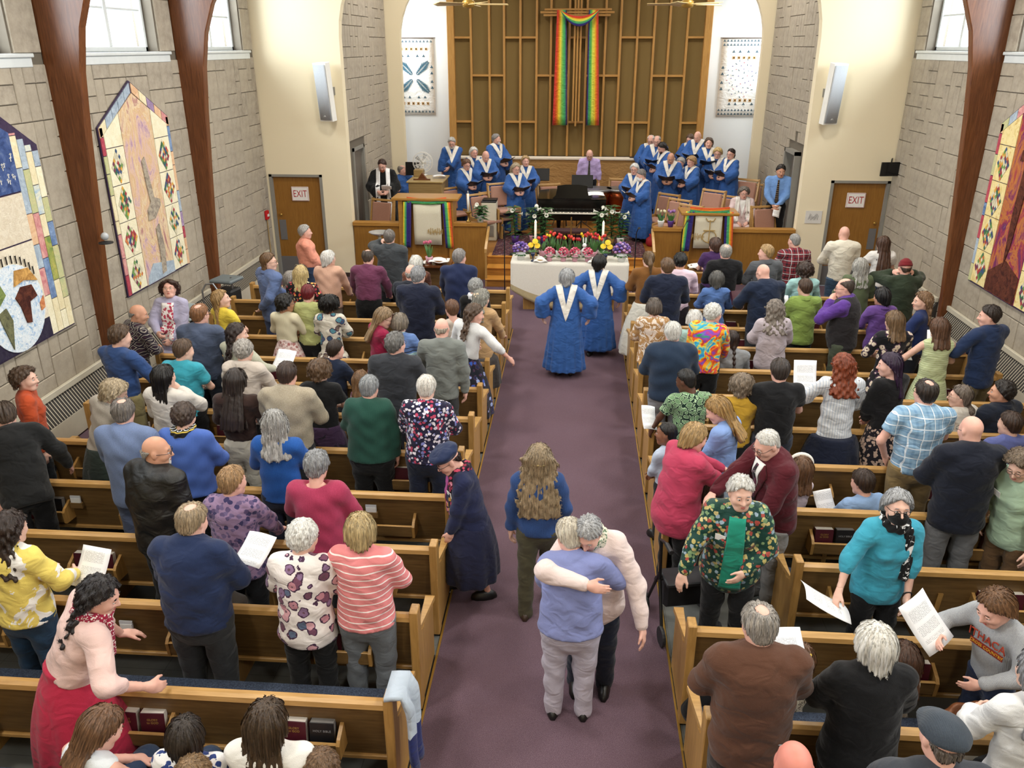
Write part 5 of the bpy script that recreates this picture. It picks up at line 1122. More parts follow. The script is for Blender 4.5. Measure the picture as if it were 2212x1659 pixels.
K('boyread','child in light blue T-shirt sitting cross-legged with a booklet',1877,1022,'m',1.2,('short','#3a2a20'),PK,('tee',F('#86a6d2')),JN('#5a7ba8'),('lap','lap'),18,(10,10),seat=True,row=3,hs=.94)
K('mask','person in turquoise tunic, black face mask and black scarf',1945,1065,'f',1.62,('bob','#9a9b9d'),LT,('tunic',F('#36a0bc'),'elbow'),TR('#131316'),((-.14,.20,.86),(.42,.22,.96)),186,(-10,-10),(6,0),0,1.15,row=1,glasses='#202024',mask='#111113',scarf=(F('#121214','blotch','#121214','#e8e8e8',2.2),(-1,),.40),near=0)
K('ithaca','child in grey sweatshirt with red lettering holding a program',2185,1265,'m',1.48,('bobshort','#6b4b30'),PK,('sweater',F('#a5a7aa','heather','#94969a')),JN('#24304e'),((-.14,.30,1.02),(.24,.38,1.22)),118,(-5,22),(8,0),row=0,near=0)
P('person in chestnut corduroy blazer with a bald crown',1655,1325,'m',1.78,('crown','#99928a'),PK,('blazer',F('#5e3c2b','cord')),TR('#3a3230'),('hold','hold'),0,(10,14),g=1.2,row=-1,collar=F('#e8e6e0','plaid','#b8c8d8','#d8c8a8',2.))
P('toddler in cream print dress with a yellow hair clip',1728,1405,'f',.95,('bob','#6b4a30'),PK,('tunic',F('#ddd0ba','speckle','#6a5a48')),('skirt',F('#ddd0ba','speckle','#6a5a48'),.25,.28),('low','hold'),-15,(-10,15),row=0,group='children')
K('whblk','person in black cardigan with smooth white shoulder-length hair',1905,1365,'f',1.66,('lob','#e2ded4'),LT,('coat',F('#141417')),TR(BLK),('hold','hold'),0,(8,8),g=1.2,row=-1)
P('child in beige sweatshirt behind the black cardigan',1962,1402,'f',1.05,('midlong','#4a3122'),LT,('sweater',F('#cbbda2')),TR('#5a5048'),('low','low'),0,(-10,10),row=0,group='children')
P('person in white puff-sleeved blouse at the pew end',2262,1425,'f',1.6,('long','#8a8a8e'),LT,('tunic',F('#e6e7ea'),'puff'),('skirt',F('#17171c'),.3,.3),('hold','hold'),10,(0,5),row=-1)
P('person with bald head and white side hair in the last row',1725,1622,'m',1.74,('fringe','#e0dcd4'),'#d98f80',('shirt',F('#8a93a8')),TR(),('hold','hold'),0,(0,0),Y=2.85)
P('person in dark grey flat cap and jacket',2055,1566,'m',1.74,('fringe','#6a6058'),PK,('jacket',F('#3a3e46')),TR(),('hold','hold'),0,(0,5),Y=2.95,hat=('flat_cap',F('#3a424c','heather','#333a44')))
K('mint','person in mint green top and brown trousers with a smartwatch',2207,966,'f',1.62,('curlybob','#6a5a48'),LT,('tunic',F('#a9c4a8'),'elbow'),TR('#6b4f33'),((-.30,.20,.80),'down'),120,(10,20),(8,0),0,1.15,row=2,glasses='#6a5a50',off=(.06,0))
P('small child wearing a fluffy white headband',1735,990,'f',1.1,('midlong','#6b4c34'),LT,('tee',F('#d8c8d0')),TR(),('low','low'),0,(0,0),row=3,group='children')
P('person in red and white print dress half hidden at the wall',6,985,'f',1.45,('bob','#4a3828'),PK,('tee',F('#d8cfcc','floral','#a83a48')),('dress',F('#d8cfcc','floral','#a83a48'),.35,.28),('low','low'),170,(0,10),row=2,off=(-.1,.15))
# --- choir and clergy
CHOIR=[]; CG='choir members'; S3=('v',SATIN)
def choir(lab,px,py,sex,h,hair,Yc,base,face=180,head=(0,10),arms=('hold','hold'),**k):
    k.setdefault('group',CG); k.setdefault('stole',S3); r_=P(lab,px,py,sex,h,hair,k.pop('skin',PK),k.pop('top',robe()),k.pop('bot',TR()),arms,face,head,Y=Yc,base=base,**k); CHOIR.append((lab,r_,arms)); return r_
K('minister','minister in black robe with long white stole reading a sheet',826,342,'m',1.8,('short','#3a241a'),PK,('robe',F('#131315')),TR(),('hold','hold'),188,(-5,22),Y=18.3,base=ZP,glasses='#1c1c20',beard=('full','#8a4a2a'),stole=('long',F('#f0efed')),group='clergy')
choir('choir member in blue robe seated with arms crossed by the organ',866,345,'m',1.32,('balding','#8a847c'),20.4,ZP,205,(60,0),('cross','cross'),seat=True,glasses='#6a5a50',stole=None)
choir('choir member in blue robe with white beard behind the organ',976,296,'m',1.75,('messy','#b8b4ac'),21.3,ZP+.2,185,(0,18),glasses='#5a5048',beard=('full','#d8d4cc'),arms=((.1,.3,.98),'down'))
choir('choir member in blue robe reading music, brown bob',1005,342,'f',1.63,('bob','#6a4a34'),19.7,ZP,222,(-10,20),glasses='#3a3038')
choir('smiling choir member in blue robe with white bob',1022,318,'f',1.63,('bob','#dcd9d0'),20.3,ZP+.2,200,(10,5),glasses='#b05060')
choir('bald choir member in blue robe looking down at music',1047,322,'m',1.66,('fringe','#b8a898'),19.9,ZP+.2,200,(0,30),(('hold')),) if False else choir('bald choir member in blue robe looking down at music',1047,322,'m',1.66,('fringe','#b8a898'),19.95,ZP+.2,200,(0,30))
choir('tall choir member in blue robe with white beard, in profile',1070,290,'m',1.83,('short','#8f8a86'),21.2,ZP+.2,228,(25,0),beard=('full','#e0ddd6'))
choir('choir member in blue robe with very long grey hair',1113,352,'f',1.62,('curlylong','#a8977c'),19.1,ZP,205,(0,10),glasses='#6a5a50')
choir('choir member in blue robe with blond fringe bob',1135,337,'f',1.65,('bob','#b49668'),20.1,ZP,190,(5,0))
choir('conductor in lavender shirt and striped tie behind the piano',1274,320,'m',1.75,('fringe','#6a5a50'),21.1,ZP,180,(0,28),('down','down'),top=('tuck',F('#bda6da')),bot=TR(BLK),stole=None,tie=F('#1a1a1c','stripe','#a8a07c',None,1.2),collar=F('#cbb8e4'),glasses='#4a4040',group='clergy',g=1.08)
choir('choir member in blue robe with white hair and glasses beside the timpani',1372,353,'f',1.6,('bobshort','#e8e6e2'),19.4,ZP,165,(0,8),glasses='#5a4a48')
choir('choir member in blue robe wearing a white mask, reading music',1392,365,'f',1.6,('short','#7a7470'),18.55,ZP,120,(-10,18),mask='#eceeee')
choir('choir member in blue robe with pale hair and moustache at the back',1408,290,'m',1.75,('balding','#d8d2c8'),21.8,ZP+.2,165,(0,20),glasses='#4a4040')
choir('choir member in blue robe with receding grey hair beside the screen',1421,292,'m',1.76,('balding','#a8a29a'),21.35,ZP+.2,165,(0,15),glasses='#4a4040')
choir('choir member with long dark hair and beard in white collar',1437,305,'m',1.76,('long','#1f1612'),20.9,ZP+.2,120,(5,28),beard=('full','#1f1612'))
choir('choir member in blue robe with bald crown reading a black folder',1450,327,'m',1.72,('fringe','#8a8480'),20.35,ZP,165,(10,25),skin=TN)
choir('choir member in blue robe with curly grey hair in profile',1473,340,'f',1.6,('curlyshort','#a5a29c'),20.5,ZP,135,(15,12))
choir('choir member in blue robe with curly blond hair in profile',1497,337,'f',1.63,('curlybob','#a8865a'),20.2,ZP,125,(10,12))
choir('choir member in blue robe with brown hair against the white wall',1494,288,'m',1.72,('short','#5c4534'),21.7,ZP+.4,150,(0,20),glasses='#3a3030')
choir('choir member in blue robe with bald head looking down',1511,281,'m',1.8,('fringe','#b0aaa4'),21.0,ZP+.4,150,(0,25))
choir('smiling choir member with long brown hair holding a black folder',1532,298,'f',1.65,('long','#5c4838'),20.75,ZP+.4,175,(0,0))
choir('choir member in blue robe with blond bangs and glasses',1552,318,'f',1.63,('lob','#c8aa70'),20.45,ZP+.2,160,(5,15),glasses='#3a3030')
choir('choir member in blue robe with dark ponytail holding a black folder',1582,321,'f',1.63,('pony','#2a1e1a'),20.1,ZP+.2,125,(15,5),glasses='#5a3a48')
K('liturgist','seated person in pale pink suit with embroidered white stole',1607,403,'f',1.3,('curlybob','#6a625a'),PK,('blazer',F('#dcc3c0')),TR('#dcc3c0'),('lap','lap'),176,(5,10),seat=True,Y=18.1,base=ZP,glasses='#8a7a70',group='clergy',stole=('long',F('#efeae0')))
K('usher','person in blue shirt and striped tie standing in the side doorway',1702,355,'m',1.78,('short','#1e1814'),TN,('tuck',F('#6f9ad8')),TR(BLK),('low','low'),165,(15,12),Y=17.75,base=ZP,tie=F('#3a2a1e','stripe','#8a7a60'),collar=F('#6f9ad8'),group='clergy',off=(-.14,0))
if os.environ.get('DBG'):
    for p in PEOPLE: print('PP',p)
    print('people',len(PEOPLE),time.time()-T0)
# ================================================================ chancel furnishings
YS=22.42
def sx(px,py=170,Y=YS): return at_y(px,py,Y)[0]
def szz(py,px=1250,Y=YS): return at_y(px,py,Y)[1]
M_SCREENW=wood('#c2934f','#a4753a','z',.4); M_SCREENX=wood('#c2934f','#a4753a','x',.4)
def cloth_mat(c,c2,sc=180):
    n=NT('speaker_cloth'); v=n.coord(); a=n.noise(v,sc,2); b=n.noise(n.coord((6,1,.4)),2,2); n.col(n.mix(n.math('MULTIPLY',b,.5),n.ramp(a,[(.35,c2),(.65,c)]),c2)); n.rough(.9,.15); n.bump(a,.3,.004); return n.m
M_GRILLE=cloth_mat('#8f784b','#715c36')
scr=thing('organ_screen','tall wooden slatted screen with brown cloth behind the choir','screen',(0,YS,0))
VX=[sx(p) for p in (1019,1058,1089.5,1124,1158.7,1189,1228,1264.5,1304,1336,1371.6,1407,1439,1477)]
XA,XB=sx(981,170),sx(1516,170); ZB=1.9
for x0,x1,nm in ((XA-.14,XA+.04,'frame_post'),(XB-.04,XB+.14,'frame_post')): MB().bbox(x0,x1,-.12,.26,ZB-1.3,7.6,.01).build(nm,M_SCREENW,scr)
cols=[XA]+VX+[XB]
for i in range(len(cols)-1): MB().box(cols[i]+.004,cols[i+1]-.004,.05,.08,ZB,7.6).build('cloth_panel',M_GRILLE,scr)
for x in VX: MB().bbox(x-.028,x+.028,-.05,.05,ZB,7.6,.006).build('slat',M_SCREENW,scr)
zA,zB,zC=szz(81),szz(163.5),szz(264)
for z,cs in ((zA,((0,1),(3,5),(7,8),(10,12),(14,15))),(zC,((0,1),(3,5),(7,8),(10,12),(14,15))),(zB,((1,3),(5,7),(8,10),(12,14)))):
    for a,b in cs: MB().bbox(cols[a],cols[b],-.045,.05,z-.026,z+.026,.005).build('cross_rail',M_SCREENX,scr)
# cross and rainbow cloth
cr=thing('wall_cross','slim wooden cross of parallel strips hung on the screen','cross',(0,YS-.12,0))
xc=sx(1246,150); za=szz(27)
for dx,zb in ((-.075,szz(262)),(0,szz(272)),(.075,szz(262))): MB().bbox(xc+dx-.024,xc+dx+.024,-.03,.03,zb,7.2,.005).build('upright_strip',M_SCREENW,cr)
for dz,pa,pb in ((-.065,1175,1319),(0,1168,1327),(.065,1177,1321)): MB().bbox(sx(pa,27),sx(pb,27),-.05,.0,za+dz-.024,za+dz+.024,.005).build('arm_strip',M_SCREENX,cr)
RB=['#d8342a','#e2501f','#ee8a1f','#f2cf2c','#e6e04a','#8fd050','#58b85a','#3f9f68']
RBM=[F(c,'plain',rough=.7) for c in RB]+[F('#2a2a7a'),F('#3a2a70')]
rb=thing('rainbow_drape','rainbow striped cloth draped over the wooden cross','cloth',(0,YS-.2,0))
def hang(ptop,pbot,order,yoff=0):
    m=MB(); nu=len(order); nv=14
    def fn(u,v):
        x=sx(ptop[0],ptop[2])*(1-v)*(1-u)+sx(ptop[1],ptop[2])*(1-v)*u+sx(pbot[0],pbot[2])*v*(1-u)+sx(pbot[1],pbot[2])*v*u
        return (x,yoff-.03*math.sin(u*9+1)*(.4+v),szz(ptop[2])*(1-v)+szz(pbot[2])*v)
    m.grid(fn,nu,nv); m.mi=[order[i%nu] for i in range(nu*nv)]
    o=m.build('hanging_panel',RBM,rb,True,fix=False); q=o.modifiers.new('s','SOLIDIFY'); q.thickness=.01; return o
hang((1204,1224,22),(1194,1225,269),[0,1,2,3,4,5,6,7,9])
hang((1272,1292,22),(1266,1293,269),[9,7,6,5,4,4,3,2,1,0])
m=MB(); nv=20
def fsw(u,v):
    t=v*2-1; x=sx(1208)+(sx(1288)-sx(1208))*v; z=szz(22)-(szz(22)-szz(36)+u*(szz(36)-szz(56)))*(1-t*t)-.02*u; return (x,-.09-.05*(1-t*t),z)
m.grid(fsw,8,nv); m.mi=[[0,1,3,4,6,7,8,9][i%8] for i in range(8*nv)]
o=m.build('swag',RBM,rb,True,fix=False); o.modifiers.new('s','SOLIDIFY').thickness=.012
# cloth-covered half wall below the screen
hw=thing('half_wall','tan cloth-covered half wall with white ledge under the screen','partition',(0,22.15,0))
m=MB(); m.grid(lambda u,v:(XA+(XB-XA)*u,.0+.018*math.sin(u*40+2*math.sin(v*5))*(.3+v),ZP+.0+(1.84-ZP)*(1-v)),60,10); m.build('cloth',F('#b5894f','plain'),hw,True,fix=False).modifiers.new('s','SOLIDIFY').thickness=.02
MB().bbox(XA-.05,XB+.05,-.06,.2,1.84,1.9,.01).build('ledge',plain('#e9dcc8',.6),hw)
# printed banners on the back wall
M_LINEN=F('#ece9e2'); M_TEAL=plain('#1f4a5c',.8); M_TEAL2=plain('#2d6273',.8); M_TANP=plain('#d9a86a',.8); M_VIO=plain('#4a3a86',.8); M_ROSE=plain('#b04a5c',.8)
def banner(lab,pl,pr,pt,pb,kind):
    x0,z1=at_y(pl,pt,Y3-.03); x1=at_y(pr,pt,Y3-.03)[0]; z0=at_y(pl,pb,Y3-.03)[1]; wv,hv=x1-x0,z1-z0
    b=thing('banner',lab,'banner',(x0,Y3-.03,z0),0,'white printed banners')
    m=MB(); m.grid(lambda u,v:(wv*u,-.006*math.sin(v*11)*math.sin(u*3),hv*v),6,12); m.build('cloth',M_LINEN,b,True,fix=False).modifiers.new('s','SOLIDIFY').thickness=.006
    MB().tube([(-.05,-.01,hv),(wv+.05,-.01,hv)],.012,6).build('hanging_rod',plain('#5a4632',.5),b)
    y=-.017
    def leaf(m,cx,cz,a,L,w,mi=0):
        d=(math.cos(a),math.sin(a)); n=(-d[1],d[0]); pts=[(0,0),(.3,w),(.65,w*.8),(1,0),(.65,-w*.8),(.3,-w)]
        m.add([(cx+(p*d[0]*L+q*n[0]),y,cz+(p*d[1]*L+q*n[1])) for p,q in pts],[(0,1,2,3,4,5)],mi)
    m=MB()
    def tri(cx,cz,r,mi=0):
        for k in range(3): leaf(m,cx,cz,PI/2+k*2*PI/3,r,r*.36,mi)
    rows=(.045,.955) if kind==0 else (.035,.085,.915,.965)
    for vz in rows:
        n=10 if kind==0 else 12
        for i in range(n): tri(wv*(i+.7)/(n+.4),hv*vz,.034)
    for vz in ((.155,.86) if kind==0 else (.215,.755)):
        n=6 if kind==0 else 5; a0=.06 if kind==0 else .25; 
        for i in range(n):
            cx=wv*(a0+(.86-a0)*(i+.5)/n); 
            for k in range(4): leaf(m,cx,hv*vz,PI/4+k*PI/2,.055,.014,1); leaf(m,cx,hv*vz,k*PI/2,.035,.012,1)
    for vz in (.235,.77): 
        for u in ((.14,.3,.55,.72) if kind==0 else (.3,.45,.65,.85)): tri(wv*u,hv*(vz if kind==0 else (.165 if vz<.5 else .83)),.04)
    for vz in (.36,.44,.55,.63): tri(wv*(.93 if kind==0 else .07),hv*vz,.042)
    if kind==0:
        for a in (45,135,225,315):
            th=math.radians(a); 
            for k in range(11):
                f=.08+.042*k*1.0; bx,bz=wv*.45+math.cos(th)*f*wv*1.02,hv*.5+math.sin(th)*f*wv*1.02
                L=(.20*(1-abs(k-4)/9))*wv
                for s in (-1,1): leaf(m,bx,bz,th+s*.62,L,.012,2 if k%2 else 0)
    else:
        for k in range(46):
            a=k*2.4; r_=.03+.055*math.sqrt(k); cx,cz=wv*.52+r_*math.cos(a)*wv*.9,hv*.49+r_*math.sin(a)*wv*1.1
            c=[0,3,4,1,2,3][k%6]
            if k%3: tri(cx,cz,.02,c)
            else: leaf(m,cx,cz,a+.5,.07,.009,0)
    tag(m.build('print',[M_TEAL,M_TANP,M_TEAL2,M_VIO,M_ROSE],b),kind='stuff')
banner('white banner with teal palm fronds on the back wall',856,936,82,248,0)
banner('white banner with flower bouquet and ivy border on the back wall',1561,1652,82,252,1)
# wall column speakers
for i,(px,lab,rz) in enumerate(((700,'slim white column loudspeaker on the wall near the palm banner',-.35),(1803,'slim white column loudspeaker on the wall above the television side door',.35))):
    x=at_y(px,200,16.6)[0]; t=thing('wall_speaker',lab,'speaker',(x,16.62,3.22),rz,'column loudspeakers'); t.rotation_euler=(.10,0,rz)
    MB().prism([(-.15,.0),(.15,0),(.15,.14),(.09,.22),(-.09,.22),(-.15,.14)],0,1.08,'z').build('cabinet',M_WHITE,t)
    m=MB(); m.grid(lambda u,v:(-.135+.27*u,-.012-.02*math.sin(u*PI),.03+1.02*v),8,2); m.build('grille',cloth_mat('#c4c8cc','#aab0b6',300),t,True,fix=False).modifiers.new('s','SOLIDIFY').thickness=.006
    MB().box(-.05,.05,.2,.36,.45,.6).build('bracket',M_STEEL,t)
    m=MB(); m.tube([(.02*math.cos(a),-.036,.09+.02*math.sin(a)) for a in (PI*k/6 for k in range(7))],.004,5); m.build('emblem',M_WHITE,t)
t=thing('television','small black television on a bracket in the corner','television',(6.02,16.55,2.42),.18)
MB().bbox(-.2,.2,-.02,.02,-.13,.13,.006).build('screen',plain('#0b0c10',.15),t); m=MB().tube([(0,.02,.05),(.08,.15,.16),(.16,.28,.16)],.014,6); m.tube([(0,.02,0),(0,.1,.05)],.02,6); m.build('bracket',M_BLACK,t)
t=thing('fire_alarm','small red fire alarm box on the stone wall by the door','alarm',(XL+.045,16.55,1.37)); MB().bbox(-.02,.03,-.07,.07,-.09,.09,.008).build('alarm_box',M_RED2,t); MB().box(.03,.038,-.04,.04,-.03,.02).build('pull_handle',M_WHITE,t); MB().tube([(0,0,-.09),(0,0,-1.3)],.012,6).build('conduit',plain('#a58a5a',.6),t)
t=thing('security_camera','small white camera on the wooden arch between the quilts','camera',(-6.0,10.02,2.32)); MB().ell((.03,-.04,.03),(.05,.05,.05)).build('dome',plain('#b8bcc0',.3),t,True); MB().lathe([(.09,0),(.09,.015),(.02,.03)],14,(.03,-.04,-.06)).build('mount',M_CHARCOAL,t)
x,z=at_y(1757,469,YF-.01); t=thing('wall_notice','small framed sketch on the cream wall beside the exit door','notice',(x,YF-.005,z)); MB().box(-.16,.16,-.012,0,-.125,.125).build('sheet',plain('#dcd9d2',.7),t); m=MB(); 
for k in range(9): m.tube([(-.1+.022*k,-.014,-.05+.02*math.sin(k*2)),(-.07+.02*k,-.014,.04+.03*math.cos(k))],.003,4)
tag(m.build('drawing',plain('#555555',.7),t),kind='stuff')
# radiators along the side walls
for sg,X in ((1,XL),(-1,XR)):
    for j,(y0,y1) in enumerate(((6.75,9.95),(10.3,13.45),(13.8,16.4))):
        t=thing('radiator',f"long cream radiator cover with dark louvres, {('map quilt bay','middle bay','exit door bay')[j]}, {side_name(-sg)}",'radiator',(X+sg*.03,y0,0),0,'wall radiators'); L=y1-y0
        def bx(a,b,*r): return (min(sg*a,sg*b),max(sg*a,sg*b))+r
        MB().bbox(*bx(0,.16,0,L,.03,.34,.01)).build('cabinet',plain('#cfc8b4',.5),t)
        m=MB(); m.add([(0,0,.62),(0,L,.62),(sg*.16,L,.34),(sg*.16,0,.34),(0,0,.34),(0,L,.34)],[(0,3,2,1),(0,4,3),(1,2,5)]); m.build('louvre_bed',plain('#3a3632',.7),t)
        m=MB()
        for k in range(int(L/.055)): yy=.05+k*.055; m.add([(sg*-.0,yy,.625),(sg*.0,yy+.013,.625),(sg*.165,yy+.013,.345),(sg*.165,yy,.345)],[(0,1,2,3)])
        tag(m.build('louvre',plain('#cfc8b4',.5),t),kind='stuff')
        MB().bbox(*bx(-.0,.05,0,L,.6,.68,.006)).build('top_rail',plain('#cfc8b4',.5),t)
# ---------------------------------------------------------------- quilts on the stone walls
QC=['#b02a3a','#2f6e4a','#e3a63a','#2c4f7c','#d8763a','#6a9a4a','#7a2f4e','#e9dfbf','#d8cfae','#3a7a86']
QCM=[F(c,'plain') for c in QC]
def paint_mat(stops,sc=2.2,name='dyed_cotton',st=(1,1,1)):
    n=NT(name); v=n.coord(st); f=n.noise(v,sc,6,.66,1.4); n.col(n.ramp(f,stops)); n.rough(.85,.2); n.bump(n.noise(n.coord(),38,3,.6,1),.7,.012); return n.m
M_SUNSET=paint_mat([(.25,'#7a5a80'),(.36,'#b090a8'),(.44,'#d8b8a8'),(.5,'#d2ae84'),(.56,'#e0cba8'),(.64,'#b88a80'),(.72,'#9a6070'),(.82,'#8a6a94')],3.4,st=(1,1,.42))
M_SWORDBG=paint_mat([(.25,'#4a2352'),(.4,'#7a3058'),(.48,'#b8743a'),(.54,'#9a3a46'),(.64,'#5a2c5c'),(.78,'#b88a94')],3.0,st=(1,1,.45))
M_CREAMQ=paint_mat([(.3,'#e3d9b4'),(.6,'#efe8cc')],6); M_GOLDQ=paint_mat([(.3,'#d8c07a'),(.55,'#ead9a0'),(.7,'#c9a458')],5)
M_GREYQ=paint_mat([(.35,'#7a7068'),(.6,'#b8ac98'),(.75,'#5a4a58')],9); M_DKBROWN=paint_mat([(.35,'#3a1a18'),(.65,'#6a3a2a')],9)
BORD=[paint_mat([(.3,a),(.65,b)],7) for a,b in (('#c07078','#dcaaa0'),('#dccca0','#ece2c0'),('#7a5f88','#b09ab8'),('#d0a078','#e6c4a0'),('#8c9aac','#b8c6d0'),('#9a3046','#c05a64'),('#cfc494','#b4bc8c'),('#4a628e','#8aa2c4'))]
M_BINDING=F('#3a2a4a')
def quilt(lab,X,sg,y0,y1,z0,zs,za,kind):
    W=y1-y0; t=thing('quilt',lab,'quilt',(X+sg*.035,y0 if sg>0 else y1,0),PI/2 if sg>0 else -PI/2,'wall quilts')
    # local: x along the wall 0..W, -y towards the room, z up
    def poly(pts,d,mat,nm,mi=None,th=.012):
        m=MB(); m.prism(pts,-d,-d-th,'y'); return m.build(nm,mat,t)
    ap=W/2; slope=(za-zs)/ap
    top=lambda x:zs+slope*(x if x<=ap else W-x)
    poly([(0,z0),(W,z0),(W,zs),(ap,za),(0,zs)],0,M_BINDING,'backing',th=.02)
    b=.09; rnd=random.Random(lab)
    if kind in(0,2):
        # border pieces
        for side in (0,1):
            z=z0+.02
            while z<zs-.05:
                h=min(rnd.uniform(.18,.4),zs-z); x=(.012,b) if side==0 else (W-b,W-.012); poly([(x[0],z),(x[1],z),(x[1],z+h-.012),(x[0],z+h-.012)],.02,rnd.choice(BORD),'border_patch'); z+=h
            n=5
            for k in range(n):
                u0,u1=k/n,(k+1)/n-.015; q=[]
                for u,o in ((u0,0),(u1,0),(u1,-.13),(u0,-.13)):
                    x=ap*u*.97+.02; x=x if side==0 else W-x; q.append((x,top(x)+o-.02))
                poly(q if side==0 else q[::-1],.02,rnd.choice(BORD),'border_patch')
        cw=W*.225; cx0,cx1=b+.01+cw,W-b-.01-cw
        poly([(cx0+.01,z0+.02),(cx1-.01,z0+.02),(cx1-.01,top(cx1)-.16),(ap,za-.17),(cx0+.01,top(cx0)-.16)],.022,M_SUNSET if kind==0 else M_SWORDBG,'painted_panel')
        bg=M_CREAMQ if kind==0 else M_GOLDQ; bh=(zs-.28-z0-.03)/4
        for s in (0,1):
            xa=b+.01 if s==0 else cx1+.005; xb=xa+cw-.005
            for k in range(4):
                za_,zb_=z0+.03+k*bh,z0+.03+(k+1)*bh-.012; poly([(xa,za_),(xb,za_),(xb,zb_),(xa,zb_)],.022,bg,'quilt_block')
                m=MB(); N=6; cxx,czz=(xa+xb)/2,(za_+zb_)/2; hw_,hh_=(xb-xa)*.40/N,(zb_-za_)*.49/N
                for i in range(N):
                    for j in range(N):
                        px_,pz_=cxx+(i-j)*hw_,czz+(i+j-N+1)*hh_
                        m.add([(px_-hw_*.93,-.040,pz_),(px_,-.040,pz_-hh_*.93),(px_+hw_*.93,-.040,pz_),(px_,-.040,pz_+hh_*.93)],[(0,1,2,3)],rnd.randrange(len(QCM)-3) if rnd.random()<.62 else 7+rnd.randrange(2))
                tag(m.build('harlequin_diamond',QCM,t,fix=False),kind='stuff')
            zz=z0+.03+4*bh; poly([(xa,zz),(xb,zz),(xb,top(xb)-.16),(xa,top(xa)-.16)] ,.022,bg,'quilt_block')
        if kind==0:
            m=MB()
            hand=[(ap-.05,3.05),(ap+.04,3.1),(ap+.10,2.75),(ap+.14,2.5),(ap+.30,2.45),(ap+.3,2.36),(ap+.08,2.2),(ap-.12,2.2),(ap-.1,2.35),(ap+.02,2.45),(ap-.02,2.7)]
            m.prism(hand,-.036,-.05,'y'); m.build('applique_hand',M_GREYQ,t)
            m=MB(); m.prism([(ap+.05,2.05),(ap+.16,2.1),(ap+.22,1.7),(ap+.16,z0+.1),(ap+.02,z0+.08),(ap+.06,1.7)],-.036,-.05,'y'); m.build('applique_hand',M_GREYQ,t)
            poly([(cx0+.02,z0+.03),(cx1-.02,z0+.03),(cx1-.02,z0+.2),(cx0+.25,z0+.3),(cx0+.05,z0+.12)],.036,BORD[4],'applique_rock')
        else:
            poly([(ap-.05,z0+.45),(ap+.03,z0+.75),(ap+.1,z0+1.5),(ap+.04,z0+1.95),(ap-.06,z0+1.9),(ap-.1,z0+1.2)],.036,M_DKBROWN,'applique_sword'); poly([(ap-.22,z0+1.9),(ap+.2,z0+1.95),(ap+.18,z0+2.1),(ap-.2,z0+2.05)],.036,M_DKBROWN,'applique_hilt')
            poly([(cx0+.02,z0+.03),(cx1-.02,z0+.03),(cx1-.02,z0+.4),(ap,z0+.55),(cx0+.02,z0+.3)],.03,M_DKBROWN,'applique_ground')
    else:
        cw=.115; pal=[BORD[i] for i in (1,1,6,0,4,7,3,1)]+[M_CREAMQ,M_CREAMQ,paint_mat([(.3,'#9ab8d0'),(.6,'#e3e0c8')],6),paint_mat([(.3,'#6a8a4a'),(.65,'#b8b060')],6)]
        for s in (0,1):
            for c in range(4):
                x=(.012+c*cw) if s==0 else (W-.012-(c+1)*cw); z=z0+.02
                while z<top(x+cw/2)-.12:
                    h=min(rnd.uniform(.22,.55),top(x+cw/2)-.1-z); poly([(x,z),(x+cw-.008,z),(x+cw-.008,z+h-.01),(x,z+h-.01)],.02,rnd.choice(pal),'strip_patch'); z+=h
        xa,xb=.012+4*cw,W-.012-4*cw
        poly([(xa,z0+.02),(xb,z0+.02),(xb,2.5),(xa,2.5)],.02,paint_mat([(.3,'#efe6d0'),(.6,'#dcd0b8')],6),'world_panel')
        poly([(xa,2.52),(xb,2.52),(xb,3.05),(xa,3.05)],.02,paint_mat([(.3,'#e9e0cc'),(.6,'#d6c8b0')],9),'script_panel')
        poly([(xa,3.07),(xb,3.07),(xb,top(xb)-.14),(ap,za-.2),(xa,top(xa)-.14)],.02,paint_mat([(.3,'#25345c'),(.5,'#44588a'),(.7,'#6a7aa0')],5),'night_panel')
        m=MB()
        for k in range(34):
            x,z=xa+.05+rnd.random()*(xb-xa-.1),3.1+rnd.random()*.35; m.box(x-.006,x+.006,-.036,-.034,z,z+.05); m.box(x-.02,x+.02,-.036,-.034,z+.035,z+.042)
        tag(m.build('white_figures',M_WHITE,t),kind='stuff')
        R=.50; cx,cz=W/2,1.83
        poly([(xa,z0+.02),(xb,z0+.02),(xb,z0+.25),(xa,z0+.25)],.021,F('#241a38'),'dark_patch')
        poly([(cx+R*math.cos(a),cz+R*math.sin(a)) for a in (2*PI*k/40 for k in range(40))],.03,paint_mat([(.35,'#8fb4d8'),(.5,'#e9eef0'),(.65,'#b8d0e4')],9),'globe')
        lands=[([(.0,.12),(.12,.22),(.3,.2),(.36,.05),(.22,.02),(.18,-.22),(.1,-.2),(.06,0)],M_DKBROWN),([(.02,.25),(.08,.42),(.3,.4),(.42,.22),(.2,.28)],paint_mat([(.3,'#8a5a2a'),(.6,'#d8a860')],9)),([(-.32,.02),(-.18,.06),(-.12,-.1),(-.2,-.42),(-.26,-.2)],paint_mat([(.3,'#4a4a3a'),(.6,'#7a7a58')],9)),([(-.38,.25),(-.2,.34),(-.14,.2),(-.28,.1)],paint_mat([(.3,'#5a6a3a'),(.6,'#8a9a58')],9)),([(.38,-.05),(.46,.02),(.45,-.12),(.38,-.14)],paint_mat([(.3,'#b8603a'),(.6,'#d89a68')],9))]
        for pts,mt in lands: poly([(cx+a*1.05,cz+b_) for a,b_ in pts],.044,mt,'continent')
        m=MB()
